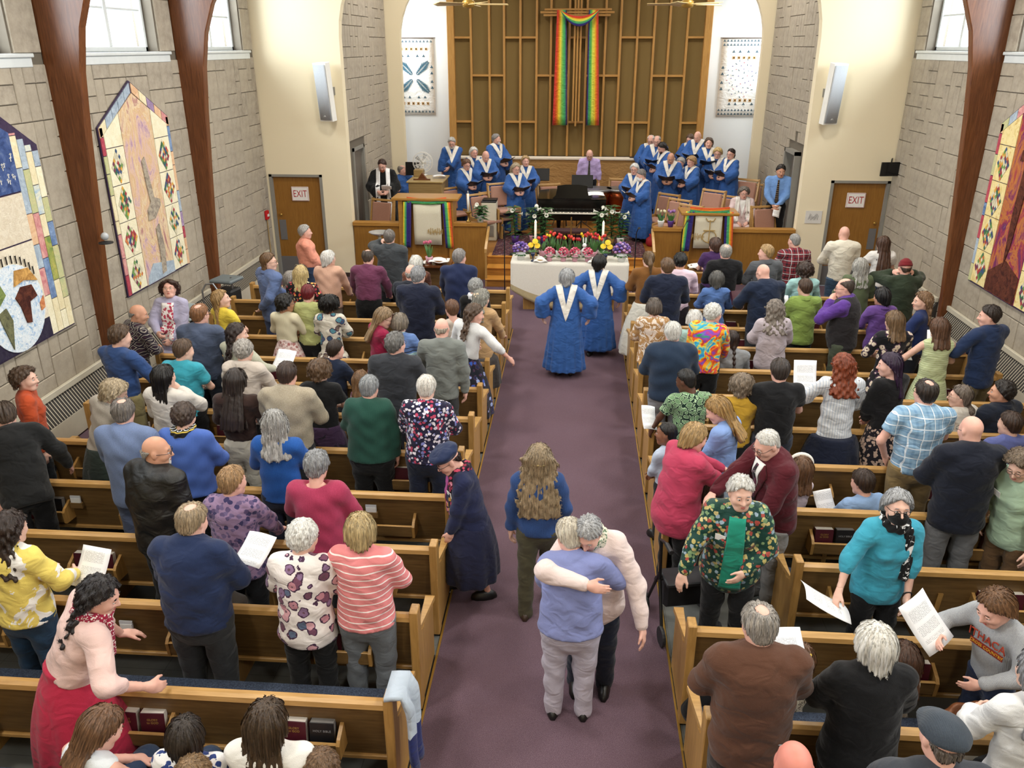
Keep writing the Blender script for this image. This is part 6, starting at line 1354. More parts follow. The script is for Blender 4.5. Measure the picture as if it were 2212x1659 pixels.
        for k in range(13):
            a=PI*.2+PI*.6*k/12; x,z=cx+R*1.02*math.cos(a),cz+R*1.02*math.sin(a); m.box(x-.008,x+.008,-.05,-.045,z,z+.09); m.add([(x-.025,-.048,z+.11),(x,-.048,z+.05),(x+.025,-.048,z+.11),(x,-.048,z+.07)],[(0,1,2,3)])
        tag(m.build('people_silhouettes',M_BLACK,t),kind='stuff')
quilt('tall pointed quilt with reaching hands and harlequin diamonds',XL,1,10.86,12.86,1.27,3.6,4.15,0)
quilt('tall pointed quilt with a world globe and strip patchwork border',XL,1,7.5,9.52,1.32,3.53,4.2,1)
quilt('tall pointed quilt with a dark sword on purple and harlequin diamonds',XR,-1,10.9,12.9,1.23,3.57,4.15,2)
# ---------------------------------------------------------------- chancel rails, lecterns
M_RAIL=wood('#9a6d2e','#835a22','z',.4); M_RAILX=wood('#b5853f','#96682c','x',.35)
def rail(lab,x0,x1,zt):
    t=thing('chancel_rail',lab,'rail',((x0+x1)/2,YF,0)); w_=(x1-x0)/2
    MB().bbox(-w_,w_,-.02,.08,0,zt-.08,.006).build('panel',M_RAIL,t); MB().bbox(-w_-.01,w_+.01,-.06,.13,zt-.085,zt,.01).build('cap',M_RAILX,t); return t
XLa,XLb=at_y(868,480,YF)[0],at_y(975,480,YF)[0]
rail('oak rail panel beside the minister and the exit door',-4.6,XLa,1.2); rail('oak rail panel carrying the brass candlestick',XLb,-1.8,1.22); 
XRa,XRb=at_y(1487,480,YF)[0],at_y(1575,480,YF)[0]
rail('oak rail panel carrying the purple tulip pot',1.63,XRa+.02,1.18); rail('oak rail panel in front of the seated person in pink',XRb-.02,4.46,1.18)
def lectern(lab,x0,x1,zt,cl,cr_,ct,cb,stole):
    t=thing('lectern',lab,'lectern',((x0+x1)/2,YF,0)); w_=(x1-x0)/2; ox=(x0+x1)/2
    MB().box(-w_,w_,.02,.1,0,zt-.06).build('front_panel',M_RAIL,t)
    for s in (-1,1): MB().bbox(s*w_-.05,s*w_+.05,-.08,.45,0,zt-.04,.008).build('side_post',M_RAILX,t)
    m=MB(); m.bbox(-w_-.17,w_+.17,-.14,.5,zt-.055,zt+.0,.01); m.build('top_board',M_RAILX,t)
    a,za_=at_y(cl,ct,YF-.1); b,_=at_y(cr_,ct,YF-.1); zb_=at_y(cl,cb,YF-.1)[1]
    m=MB(); m.grid(lambda u,v:(a-ox+(b-a)*u,-.1-.008*math.sin(u*7),zb_+(za_-zb_)*v),8,4); m.build('parament',F('#ded6bd','heather','#cfc5a8'),t,True,fix=False).modifiers.new('s','SOLIDIFY').thickness=.008
    m=MB(); sw_=.17; n=7; od=[8,9,7,6,3,2,1] 
    for s in (-1,1):
        xx=(a-ox-.20) if s<0 else (b-ox+.03)
        nv=8; m2=MB(); m2.grid(lambda u,v:(xx+sw_*u+(s*.05*v),-.11+.012*math.sin(u*12),za_+.05-(za_+.05-(zb_-.06))*v),n,nv); m2.mi=[(od if s>0 else [3,5,7,8,9,8,9])[i%n] for i in range(n*nv)]
        m2.build('rainbow_stole',RBM,t,True,fix=False).modifiers.new('s','SOLIDIFY').thickness=.01
    m2=MB(); m2.grid(lambda u,v:(a-ox-.12+(b-a+.24)*u,-.12,za_+.03+.12*v-.03*math.sin(u*PI)),8,4); m2.mi=[[6,7,2,1][j//8] for j in range(32)]; m2.build('rainbow_swag',RBM,t,True,fix=False).modifiers.new('s','SOLIDIFY').thickness=.01
    m=MB(); cx=(a+b)/2-ox; zc=zb_+(za_-zb_)*.32
    if stole==0:
        for k in range(16): m.box(cx+.0+k*.02,cx+.012+k*.02,-.118,-.114,zc-.03+.03*math.sin(k*1.9),zc+.05+.04*math.sin(k*2.7))
    else:
        m.tube([(cx+.03,-.116,zc-.12),(cx+.03,-.116,za_-.12)],.010,6); m.tube([(cx-.09,-.116,za_-.33),(cx+.14,-.116,za_-.33)],.010,6); m.tube([(cx+.03+.14*math.cos(2*PI*k/16),-.116,zc+.02+.12*math.sin(2*PI*k/16)) for k in range(17)],.009,6); m.tube([(cx-.06,-.116,za_-.08),(cx-.02,-.116,za_-.14),(cx+.09,-.116,za_-.14),(cx+.13,-.116,za_-.08)],.01,6)
        for k in range(12): m.box(cx-.32+k*.022,cx-.31+k*.022,-.118,-.114,zc-.03+.03*math.sin(k*1.9),zc+.06+.03*math.sin(k*2.7))
    tag(m.build('embroidery',plain('#b09050',.7),t),kind='stuff'); return t
lectern('oak lectern with cream parament and rainbow stole beside the organ',XLa,XLb,1.72,892,952,441,528,0)
lectern('oak lectern with cross parament and rainbow stole before the seated person',XRa,XRb,1.5,1503,1562,462,536,1)
# hand rails on the steps
for x,px,l in ((-1.76,1046,'short wooden handrail by the step near the air purifier'),(1.62,1413,'short wooden handrail by the step near the red bag')):
    t=thing('handrail',l,'handrail',(x,YF,0),0,'step handrails'); sx_=-.03 if x<0 else .03
    MB().prism([(.06,1.13),(-.60,.80),(-.60,.72),(.06,1.05)],-.025,.025,'x').build('rail',M_OAKY,t); MB().bbox(-.02,.02,-.58,-.53,0,.76,.005).build('post',M_OAKZ,t)
# risers for the choir
for i,(x0,x1,y0,y1,z) in enumerate(((-3.4,-1.9,20.05,22.1,ZP+.2),(1.85,4.5,20.7,22.1,ZP+.2),(2.7,4.5,20.9,22.1,ZP+.4),(3.3,4.5,19.95,20.9,ZP+.2))):
    struct(f'floor_riser_{i+1}',MB().box(x0,x1,y0,y1,ZP if z<ZP+.3 else ZP+.2,z),wood('#b07a35','#8c5a22','x',.3))
# ---------------------------------------------------------------- choir chairs
M_ROSEC=F('#b98a74','heather','#a87a66')
def chair_proto():
    r=thing('choir_chair','x','chair')
    MB().bbox(-.25,.25,-.22,.24,.40,.47,.02).build('seat',M_ROSEC,r)
    m=MB(); m.bbox(-.23,.23,-.03,.03,0,.44,.02,0,Matrix.Translation((0,-.24,.5))@Matrix.Rotation(.2,4,'X')); m.build('backrest',M_ROSEC,r)
    for s in (-1,1):
        m=MB(); m.prism([(-.3,0),(-.22,0),(-.24,.42),(.1,.42),(.12,0),(.2,0),(.22,.50),(-.25,.52),(-.36,1.0),(-.42,1.0)],s*.27-.02,s*.27+.02,'x'); m.build('side_frame',M_OAKY,r)
    m=MB(); m.bbox(-.28,.28,-.02,.02,0,.05,.008,0,Matrix.Translation((0,-.35,.95))@Matrix.Rotation(.2,4,'X')); m.build('top_rail',M_OAK,r); return r
cp0=chair_proto()
CH=[((1052,425),ZP,-140,'behind the lily pot'),((1078,420),ZP,-140,'next to the air purifier'),((1092,402),ZP+.2,-150,'behind the long-haired singer'),((985,412),ZP,-140,'between organ and singers'),((1193,404),ZP,-165,'behind the piano'),((1336,392),ZP,170,'behind the timpani'),
    ((1425,425),ZP,140,'nearest the handrail'),((1448,437),ZP,140,'second from the handrail'),((1472,450),ZP,140,'behind the purple tulip pot'),((1523,417),ZP+.2,140,'behind the blond singer'),((1548,428),ZP,140,'beside the singer with folder'),((1604,393),ZP+.2,150,'against the stone wall'),((1632,404),ZP,165,'behind the seated person'),((1690,470),ZP,200,'in the side doorway')]
for i,((px,py),b,a,w_) in enumerate(CH):
    x,y=at_z(px,py,b+.97); lab='padded rose and oak choir chair '+w_
    x=max(-4.3,min(4.2,x)); y=min(max(y,17.3),21.9)
    if i==0: cp0.location=(x,y,b); cp0.rotation_euler=(0,0,math.radians(a)); cp0['label']=lab; cp0['group']='choir chairs'
    else: dup(cp0,(x,y,b),math.radians(a),lab,'choir chairs')
x,y=at_z(800,470,ZP+.85); dup(cp0,(-4.3,17.5,ZP),math.radians(160),'padded rose and oak choir chair beside the minister','choir chairs')
# ---------------------------------------------------------------- piano
M_LACQ=plain('#0c0b0b',.12); M_IVORY=plain('#efe6d4',.35)
pn=thing('grand_piano','black grand piano with raised music desk','piano',(-.05,17.75,ZP))
W=.74; out=[(-W,.32),(-W,1.5),(-.45,1.72),(-.1,1.68),(.2,1.4),(.5,1.2),(.7,.95),(W,.6),(W,.32)]
MB().prism([(-W,0)]+out[:0]+out+[(W,0)],.60,.72,'z').build('keybed',M_LACQ,pn)
MB().prism(out,.72,.98,'z').build('rim',M_LACQ,pn); MB().prism([(x*1.01,y) for x,y in out],.985,1.005,'z').build('lid',M_LACQ,pn)
m=MB(); m.bbox(-W,-W+.1,0,.32,.72,.86,.01); m.bbox(W-.1,W,0,.32,.72,.86,.01); m.build('cheek_block',M_LACQ,pn) if False else [MB().bbox(a,a+.1,0,.32,.72,.86,.01).build('cheek_block',M_LACQ,pn) for a in (-W,W-.1)]
MB().box(-W+.1,W-.1,.30,.32,.72,.96).build('fallboard',M_LACQ,pn)
m=MB(); kw=(2*W-.22)/52
for k in range(52): m.box(-W+.11+k*kw+.0008,-W+.11+(k+1)*kw-.0008,.02,.17,.735,.755)
tag(m.build('white_keys',M_IVORY,pn),kind='stuff')
m=MB()
for k in range(51):
    if k%7 not in (1,4): m.box(-W+.11+(k+1)*kw-.006,-W+.11+(k+1)*kw+.006,.07,.17,.755,.768)
tag(m.build('black_keys',M_BLACK,pn),kind='stuff')
m=MB(); mp=[(-.43,0),(.43,0),(.36,.06),(.33,.2),(.33,.27),(.15,.30),(-.15,.30),(-.33,.27),(-.33,.2),(-.36,.06)]; M=Matrix.Translation((0,.42,1.0))@Matrix.Rotation(-.35,4,'X')
m.prism(mp,-.01,.015,'y'); m.v=[tuple(M@Vector(v)) for v in m.v]; m.build('music_desk',M_LACQ,pn)
for x,y in ((-W+.12,.2),(W-.12,.2),(-.3,1.5)): MB().lathe([(.04,0),(.05,.05),(.04,.12),(.075,.5),(.08,.6)],10,(x,y,0)).build('leg',M_LACQ,pn,True)
m=MB(); m.tube([(-.12,.35,.6),(-.1,.3,.12)],.012,6); m.tube([(.12,.35,.6),(.1,.3,.12)],.012,6); m.box(-.14,.14,.22,.34,.08,.14); m.build('pedal_lyre',M_LACQ,pn)
t=thing('piano_bench','dark piano bench before the keyboard','bench',(-.05,17.4,ZP)); MB().bbox(-.38,.38,-.16,.16,.42,.48,.01).build('seat',plain('#3a1418',.6),t)
for a in (-.33,.33):
    for b in (-.12,.12): MB().box(a-.02,a+.02,b-.02,b+.02,0,.42).build('leg',M_LACQ,t)
# timpani
M_COPPER=plain('#9a4a22',.28,.75); M_SKIN=plain('#c9ccd2',.4)
for px,py,rr,w_ in ((1217,411,.32,'on the organ side'),(1290,408,.36,'in the middle'),(1338,404,.33,'on the singers side')):
    x,y=at_z(px,py,ZP+.84); t=thing('timpani',f'copper kettle drum with pale head {w_} of the row','drum',(x,min(y,20.6),ZP),0,'timpani'); 
    MB().lathe([(.06,.18),(.16,.24),(.27,.42),(.31,.62),(rr,.82)],20).build('kettle',M_COPPER,t,True); MB().lathe([(rr+.02,.80),(rr+.025,.85),(rr,.86)],20).build('hoop',M_STEEL,t,True); MB().lathe([(.01,.855),(rr-.01,.856)],20).build('drum_head',M_SKIN,t)
    for k in range(4): a=k*PI/2+.4; MB().tube([(rr*1.03*math.cos(a),rr*1.03*math.sin(a),.8),(.2*math.cos(a),.2*math.sin(a),.2),(.27*math.cos(a),.27*math.sin(a),0)],.013,6).build('leg',M_STEEL,t)
# music stands
def mstand(px,py,zt,w_,face=0,tilt=-.5):
    x,y=at_z(px,py,ZP+zt); t=thing('music_stand','black music stand '+w_,'music stand',(x,y,ZP),math.radians(face),'music stands')
    m=MB(); m.bbox(-.25,.25,-.01,.01,-.16,.16,.008,0,Matrix.Translation((0,0,zt))@Matrix.Rotation(tilt,4,'X')); m.build('desk',M_BLACK,t); MB().tube([(0,.03,zt-.05),(0,.03,.05)],.014,8).build('pole',M_BLACK,t)
    for k in range(3): a=k*2*PI/3; MB().tube([(0,.03,.22),(.28*math.cos(a),.03+.28*math.sin(a),.01)],.01,6).build('foot',M_BLACK,t)
mstand(1258,392,1.15,'facing the conductor'); mstand(1165,377,1.15,'behind the singers by the half wall'); mstand(1095,366,1.15,'near the tall bearded singer')
def sheet(lab,loc,rot,w=.215,h=.28,grp='loose papers',curl=.02,parent=None,lines=True):
    t=thing('program_sheet',lab,'paper',loc,0,grp); t.rotation_euler=rot
    m=MB(); m.grid(lambda u,v:(w*(u-.5),h*(v-.5),curl*math.sin(u*PI)+curl*.6*(v-.5)**2*4),6,6); m.build('sheet',M_PAPER,t,True,fix=False).modifiers.new('s','SOLIDIFY').thickness=.0016
    return t
def paper_mat():
    n=NT('printed_paper'); v=n.coord(); sp=n.node('ShaderNodeSeparateXYZ'); n.link(v,sp.inputs[0])
    ln=n.math('GREATER_THAN',n.math('FRACT',n.math('MULTIPLY',sp.outputs[1],120)),.55); nz=n.noise(n.coord((70,60,1)),2,2); blk=n.noise(n.coord((0,9,0)),2,1)
    k=n.math('MULTIPLY',n.math('MULTIPLY',ln,n.math('GREATER_THAN',nz,.45)),n.math('GREATER_THAN',blk,.44)); k=n.math('MULTIPLY',k,n.math('LESS_THAN',n.math('ABSOLUTE',sp.outputs[0]),.085)); k=n.math('MULTIPLY',k,n.math('LESS_THAN',n.math('ABSOLUTE',sp.outputs[1]),.115))
    n.col(n.mix(n.math('MULTIPLY',k,.6),'#f1f1f2','#6a6b70')); n.rough(.8,.2); return n.m
M_PAPER=paper_mat()
# organ, fan, monitor
og=thing('organ_console','pale oak organ console with papers on its flat top','organ',(-3.42,19.55,ZP))
M_PALE=wood('#a98f5e','#8f764a','x',.35); MB().bbox(-.42,.36,-.5,.5,0,1.16,.01).build('case',M_PALE,og); MB().bbox(-.46,.40,-.54,.54,1.16,1.2,.01).build('top',wood('#b8a06c','#a08858','x',.25),og); MB().bbox(-.42,-.2,.2,.5,1.2,1.36,.01).build('music_ledge',M_PALE,og)
sheet('white music pages on top of the organ',(-3.2,19.6,ZP+1.235),(0,0,.3),.3,.22); t=thing('book_wedge','brown wooden book stand on the organ','stand',(-3.55,19.3,ZP+1.2)); MB().prism([(-.12,0),(.12,0),(0,.16)],-.05,.05,'y').build('wedge',M_ARCH,t); MB().bbox(-.2,.2,-.08,-.05,0,.03,.004).build('lip',M_ARCH,t)
x,z=at_y(915,349,20.1); t=thing('electric_fan','round white electric fan standing on the organ','fan',(x,20.0,ZP+1.2)); zc=z-ZP-1.2
m=MB()
for q in (.235,.16,.08):
    for d in (-.06,.03): m.tube([(q*math.cos(2*PI*k/24),d,zc+q*math.sin(2*PI*k/24)) for k in range(25)],.005,4)
for k in range(16): a=2*PI*k/16; m.tube([(.04*math.cos(a),-.07,zc+.04*math.sin(a)),(.235*math.cos(a),-.05,zc+.235*math.sin(a))],.003,4)
tag(m.build('grille',M_WHITE,t),kind='stuff')
for k in range(5): a=2*PI*k/5; m=MB(); m.add([(.03*math.cos(a),-.01,zc+.03*math.sin(a)),(.2*math.cos(a-.3),-.03,zc+.2*math.sin(a-.3)),(.21*math.cos(a+.2),.0,zc+.21*math.sin(a+.2)),(.03*math.cos(a+.8),.01,zc+.03*math.sin(a+.8))],[(0,1,2,3)]); m.build('blade',plain('#c8ccd0',.3),t)
MB().lathe([(.1,0),(.1,.02),(.03,.04),(.025,zc-.05)],14).build('base',M_WHITE,t,True); MB().ell((0,.06,zc),(.06,.09,.06)).build('motor',M_WHITE,t,True)
x,z=at_y(893,365,20.3); t=thing('monitor','black computer monitor behind the fan','monitor',(x,20.35,z)); MB().bbox(-.2,.16,-.02,.02,-.16,.16,.006).build('screen',M_BLACK,t); MB().tube([(0,.02,0),(0,.06,-.5)],.02,6).build('stand',M_BLACK,t)
# air purifier
t=thing('air_purifier','tall cream air purifier beside the chancel steps','appliance',(-1.9,18.5,ZP)); MB().bbox(-.17,.17,-.2,.2,0,.86,.02).build('housing',plain('#ddd5bd',.5),t); MB().bbox(-.11,.11,-.215,-.2,.1,.36,.004).build('vent',plain('#b8b4a8',.5),t); m=MB(); [m.box(-.1+k*.02,-.09+k*.02,-.222,-.214,.11,.35) for k in range(11)]; tag(m.build('vent_slat',plain('#8a867c',.5),t),kind='stuff'); MB().bbox(-.17,.17,-.2,.2,.86,.89,.008).build('top_panel',M_CHARCOAL,t)
t=thing('binder','black music binder lying on the air purifier','binder',(-1.88,18.5,ZP+.89)); MB().bbox(-.16,.16,-.13,.13,0,.03,.006).build('cover',M_BLACK,t); MB().box(-.15,.15,-.125,.125,.004,.026).build('pages',M_PAGE,t)
# brass candlestick, pots on the rail
x,_=at_y(1012,470,YF+.05); t=thing('candlestick','white candle in a brass candlestick on the chancel rail','candle',(x,YF+.04,1.22)); MB().lathe([(.055,0),(.05,.02),(.02,.05),(.018,.14),(.03,.16),(.07,.2),(.07,.21),(.03,.215)],14).build('holder',plain('#a88a4a',.3,.8),t,True); MB().lathe([(.024,.21),(.024,.58)],12).build('candle',plain('#efe9dc',.5),t,True); MB().lathe([(.012,.58),(.018,.6),(.004,.64)],8).build('glass_cap',M_STEEL,t,True)
# ---------------------------------------------------------------- plants
M_LEAF=plain('#2f5a2a',.5); M_LEAF2=plain('#4a7a3a',.5); M_LILY=plain('#f2efe0',.5); M_STEM=plain('#5a8a42',.5)
def blade(m,p,a,L,w,bend=.5,lift=1.0,mi=0):
    x,y,z=p; pts=[]; n=4
    for i in range(n+1):
        u=i/n; r_=L*u*bend; zz=z+L*u*lift-L*u*u*bend*.35; ww=w*math.sin(PI*min(.98,u*.85+.12)); cx,cy=x+r_*math.cos(a),y+r_*math.sin(a); pts+=[(cx-ww*math.sin(a),cy+ww*math.cos(a),zz),(cx+ww*math.sin(a),cy-ww*math.cos(a),zz)]
    m.add(pts,[(2*i,2*i+1,2*i+3,2*i+2) for i in range(n)],mi)
def pot(t,r,h,mat,z=0): MB().lathe([(r*.7,z),(r*.95,z+h*.8),(r*1.05,z+h),(r*.9,z+h),(r*.85,z+h*.9)],16).build('pot',mat,t,True)
def lily(lab,loc,h,potm,seed,n=4):
    rn=random.Random(seed); t=thing('potted_lily',lab,'plant',loc,0,'easter lilies'); pot(t,.085,.15,potm)
    m=MB(); 
    for s in range(3):
        ang=rn.uniform(0,6); 
        m.tube([(0,0,.12),(.03*math.cos(ang),.03*math.sin(ang),h*.5),(.06*math.cos(ang),.06*math.sin(ang),h*.92)],.007,5)
        for k in range(40):
            u=.12+.82*k/40; blade(m,(.06*u*math.cos(ang),.06*u*math.sin(ang),h*u),k*2.4,.15+.07*rn.random(),.024,.95,.3)
    tag(m.build('foliage',M_LEAF,t,True,fix=False),kind='stuff')
    for k in range(n):
        a=k*2*PI/n+rn.uniform(-.4,.4); tip=Vector((math.cos(a)*.9,math.sin(a)*.9,rn.uniform(-.15,.35))).normalized(); q=tip.to_track_quat('Z','Y').to_matrix().to_4x4(); M=Matrix.Translation((.05*math.cos(a),.05*math.sin(a),h*(.72+.26*rn.random())))@q@Matrix.Scale(.66,4)
        m=MB(); m.lathe([(.008,0),(.014,.05),(.022,.1),(.05,.145),(.07,.15)],10); m.f=m.f[:-1]; m.mi=m.mi[:-1]; m.v=[tuple(M@Vector(v)) for v in m.v]; m.build('lily_bloom',M_LILY,t,True,fix=False).modifiers.new('s','SOLIDIFY').thickness=.004
    return t
def tulips(lab,loc,h,potm,cols,seed,n=6,r=.07,name='potted_tulips',ph=.13):
    rn=random.Random(seed); t=thing(name,lab,'plant',loc,0,'tulips'); pot(t,r,ph,potm); m=MB()
    for k in range(n*2): a=rn.uniform(0,6.28); blade(m,(.03*math.cos(a),.03*math.sin(a),ph*.8),a,h*rn.uniform(.55,.8),.018,.35,.9)
    heads=[]
    for k in range(n):
        a=k*2.4+rn.random(); e=(r*1.1*math.cos(a)*rn.uniform(.4,1.1),r*1.1*math.sin(a)*rn.uniform(.4,1.1),ph+(h-ph)*rn.uniform(.75,1)); m.tube([(.02*math.cos(a),.02*math.sin(a),ph*.8),e],.004,5); heads.append(e)
    tag(m.build('foliage',M_LEAF2,t,True,fix=False),kind='stuff')
    for i,e in enumerate(heads): MB().lathe([(.006,0),(.02,.012),(.025,.03),(.02,.05),(.009,.06)],8,e).build('tulip_bloom',cols[i%len(cols)],t,True)
    return t
def mound(lab,loc,potm,cols,r,h,seed,n=26,bl=.022,pr=.075,ph=.12,cat='plant',name='flowering_pot',grp='mounded flower pots'):
    rn=random.Random(seed); t=thing(name,lab,cat,loc,0,grp); pot(t,pr,ph,potm); m=MB()
    for k in range(16): a=rn.uniform(0,6.28); blade(m,(.02*math.cos(a),.02*math.sin(a),ph*.8),a,r*1.1,.03,.9,.35)
    tag(m.build('foliage',M_LEAF,t,True,fix=False),kind='stuff')
    m=MB()
    for k in range(n):
        u=(k+.5)/n; ph_=math.acos(1-1.15*u); a=k*2.4; c=(r*.85*math.sin(ph_)*math.cos(a),r*.85*math.sin(ph_)*math.sin(a),ph+h*.35+h*.65*math.cos(ph_)); m.ell(c,(bl,bl,bl*.8),6,4,rn.randrange(len(cols)))
    tag(m.build('blooms',cols,t,True),kind='stuff'); return t
# altar
al=thing('altar_table','altar table under a long white cloth with gold hem','altar',(-.055,14.95,0))
AW=1.06; MB().bbox(-AW,AW,-.3,.3,.90,.945,.008).build('table_top',M_OAK,al)
for s in (-1,1): MB().prism([(-.18,0),(.18,0),(.13,.9),(-.13,.9)],s*.62-.28,s*.62+.28,'x').build('pedestal',M_OAKZ,al) if False else MB().bbox(s*.55-.3,s*.55+.3,-.16,.16,0,.9,.008).build('pedestal',M_OAKZ,al)
m=MB(); nu,nv=40,14
def zbot(x): return .43-.37*(1-(x/AW)**2)
m.grid(lambda u,v:(-AW-.012+(2*AW+.024)*u,-.312-.004*math.sin(u*60)*v,.95+(zbot(-AW+2*AW*u)-.95)*v),nu,nv); m.mi=[1 if (k//nu)>=nv-3 else 0 for k in range(nu*nv)]
m.grid(lambda u,v:(-AW-.012+(2*AW+.024)*u,-.312+.62*v,.951),20,3)
for s in (-1,1): m.grid(lambda u,v,s=s:(s*(AW+.013),-.312+.62*u,.95-.5*v),6,6)
m.build('altar_cloth',[F('#e9e4d6','heather','#dcd6c6'),F('#c8b68c','heather','#a89468')],al,True,fix=False).modifiers.new('s','SOLIDIFY').thickness=.006
ZA=.956
def apx(px,z=ZA,yy=None,py=None): return at_y(px,py or 550,yy)[0]
P_W=plain('#e6e6e2',.5); P_PK=plain('#dba3b4',.5); P_PU=plain('#5a3a8a',.4); P_TN=plain('#c8a468',.6)
PUR=[plain(c,.7) for c in ('#6a4a9a','#8a6ab4','#4f3f8c','#b89ac8')]; PNK=[plain(c,.7) for c in ('#c83a5c','#e06a80','#b02a4a','#e8a0a8')]; RED=[plain(c,.5) for c in ('#c8202a','#d8402f','#b01a28')]; YEL=[plain('#ecc51c',.5)]
mound('purple hydrangea in white pot at the organ end of the altar',(apx(1125,yy=14.82),14.82,ZA),P_W,PUR,.16,.2,1,34,.03,.085,.12); mound('purple and pink hydrangea in white pot at the singers end',(apx(1343,yy=14.82),14.82,ZA),P_W,PUR+[plain('#c890c0',.7)],.17,.22,2,36,.03,.09,.12)
for i,(px,w_) in enumerate(((1187,'first from the organ end'),(1217,'second from the organ end'),(1242,'third from the organ end'),(1270,'fourth from the organ end'))): mound(f'pink kalanchoe in pink pot, {w_} of the altar front',(apx(px,yy=14.76),14.76,ZA),P_PK,PNK,.10,.15,10+i,24,.022,.062,.10)
for i,(px,py) in enumerate(((1150,528),(1306,521))):
    t=thing('gerbera_pot',('yellow gerbera daisies in tan pot by the organ end of the altar','yellow gerbera daisies in tan pot by the singers end of the altar')[i],'plant',(apx(px,yy=14.9),14.92,ZA),0,'gerberas'); pot(t,.06,.1,P_TN); m=MB(); [blade(m,(0,0,.08),k*1.1,.18,.03,.7,.6) for k in range(9)]; tag(m.build('foliage',M_LEAF2,t,True,fix=False),kind='stuff')
    for k,(dx,dz) in enumerate(((-.03,.26),(.05,.33),(.09,.25))):
        m=MB(); m.tube([(0,0,.08),(dx,-.03,dz)],.004,5); m.build('stem',M_STEM,t); m=MB(); M=Matrix.Translation((dx,-.04,dz))@Matrix.Rotation(.9,4,'X'); m.lathe([(.012,.012),(.03,.008),(.055,0),(.05,-.006)],12,(0,0,0),0,M); m.build('gerbera_bloom',YEL[0],t)
for i,px in enumerate((1172,1190,1208,1226,1246,1262,1282,1298)): tulips(f"{('red','red and yellow')[i%2]} tulips in pot, {ORD[i]} from the organ end, altar back row",(apx(px,yy=15.08),15.02+.07*(i%2),ZA),.36+.07*((i*3)%4)/3,P_W if i%3 else P_PK,RED if i%2==0 else [RED[0],YEL[0],RED[1]],30+i,6)
for i,(px,yy,zz,hh) in enumerate(((1113,16.98,ZP+.25,.82),(1152,17.05,ZP+.25,.78),(1176,16.98,ZP+.25,.8),(1297,16.98,ZP+.25,.72),(1322,17.05,ZP+.25,.86),(1342,16.98,ZP+.25,.7))):
    x=at_y(px,480,yy)[0]; s=tag(MB().lathe([(.12,0),(.12,.02),(.03,.04),(.03,.22),(.12,.23),(.12,.25)],14).build('plant_stand',M_CHARCOAL,None,True,(x,yy,ZP+.022)),f'small dark plant stand under the {ORD[i]} lily from the organ','stand','plant stands'); lily(f"white Easter lily, {ORD[i]} of six behind the altar from the organ",(x,yy,ZP+.272),hh,(P_PU,P_PK,P_PU,P_PU,P_TN,P_W)[i],50+i,4)
for i,px in enumerate((1156,1301)):
    t=thing('altar_candle',('tall white altar candle near the organ side','tall white altar candle near the singers side')[i],'candle',(apx(px,yy=15.12),15.16,ZA),0,'altar candles'); MB().lathe([(.05,0),(.04,.02),(.022,.04),(.022,.1)],12).build('holder',plain('#a88a4a',.3,.8),t,True); MB().lathe([(.022,.1),(.022,.6)],12).build('candle',plain('#f2ead6',.5),t,True); MB().lathe([(.014,.6),(.02,.63),(.006,.67)],8).build('flame',emis('#ffe7b0',3),t,True)
t=thing('altar_cross','slender brass cross standing on the altar','cross',(apx(1232,yy=15.16),15.2,ZA)); MB().bbox(-.012,.012,-.012,.012,0,.72,.003).build('upright',plain('#8a6a3a',.35,.7),t); MB().bbox(-.1,.1,-.01,.01,.52,.545,.003).build('arm',plain('#8a6a3a',.35,.7),t); MB().bbox(-.06,.06,-.05,.05,0,.03,.004).build('foot',plain('#8a6a3a',.35,.7),t)
for i,px in enumerate((1168,1285)): 
    t=thing('covered_plate',('bread plate under a white napkin near the organ side','bread plate under a white napkin near the singers side')[i],'dish',(apx(px,yy=14.74),14.74,ZA),0,'communion dishes'); MB().lathe([(.06,0),(.1,.03),(.11,.045)],16).build('plate',P_TN,t,True); m=MB(); m.grid(lambda u,v:(.13*(2*u-1),.12*(2*v-1),.08-.07*max(abs(2*u-1),abs(2*v-1))**2+.012*math.sin(u*9+v*7)),10,10); m.build('napkin',M_LINEN,t,True,fix=False).modifiers.new('s','SOLIDIFY').thickness=.004
for i,px in enumerate((1151,1308)): tag(MB().lathe([(.04,0),(.035,.01),(.01,.03),(.01,.08),(.035,.11),(.042,.16),(.036,.16)],14).build('goblet',plain('#1c2a4a',.25),None,True,(apx(px,yy=14.7),14.71,ZA)),('dark blue goblet by the organ end of the altar','dark blue goblet by the singers end of the altar')[i],'goblet','communion goblets')
t=thing('rabbit_figurine','white ceramic rabbit among the tulips','figurine',(apx(1262,yy=14.9),14.9,ZA)); m=MB(); m.ell((0,0,.14),(.055,.05,.09)); m.ell((0,-.02,.27),(.04,.042,.042)); m.build('rabbit_body',P_W,t,True)
for s in (-1,1): MB().ell((s*.022,-.01,.36),(.013,.01,.06),8,6,0).build('ear',P_W,t,True)
tulips('pink tulips in pot on the small table by the lectern',(-2.72,15.15,.77),.42,P_PK,[plain('#c8607c',.5)],71,5); tulips('purple tulips in violet pot on the chancel rail',(at_y(1450,470,YF)[0],YF+.03,1.18),.30,P_PU,[plain('#9a6aa8',.5)],72,6); tulips('pale tulip buds in cream pot on the chancel rail',(at_y(1432,470,YF)[0]-.03,YF+.03,1.18),.32,P_W,[plain('#d8d0a8',.5)],73,4)
lily('white lily in cream pot beside the brass candlestick',(at_y(1037,470,YF)[0],YF+.04,1.22),.36,P_W,74,3)
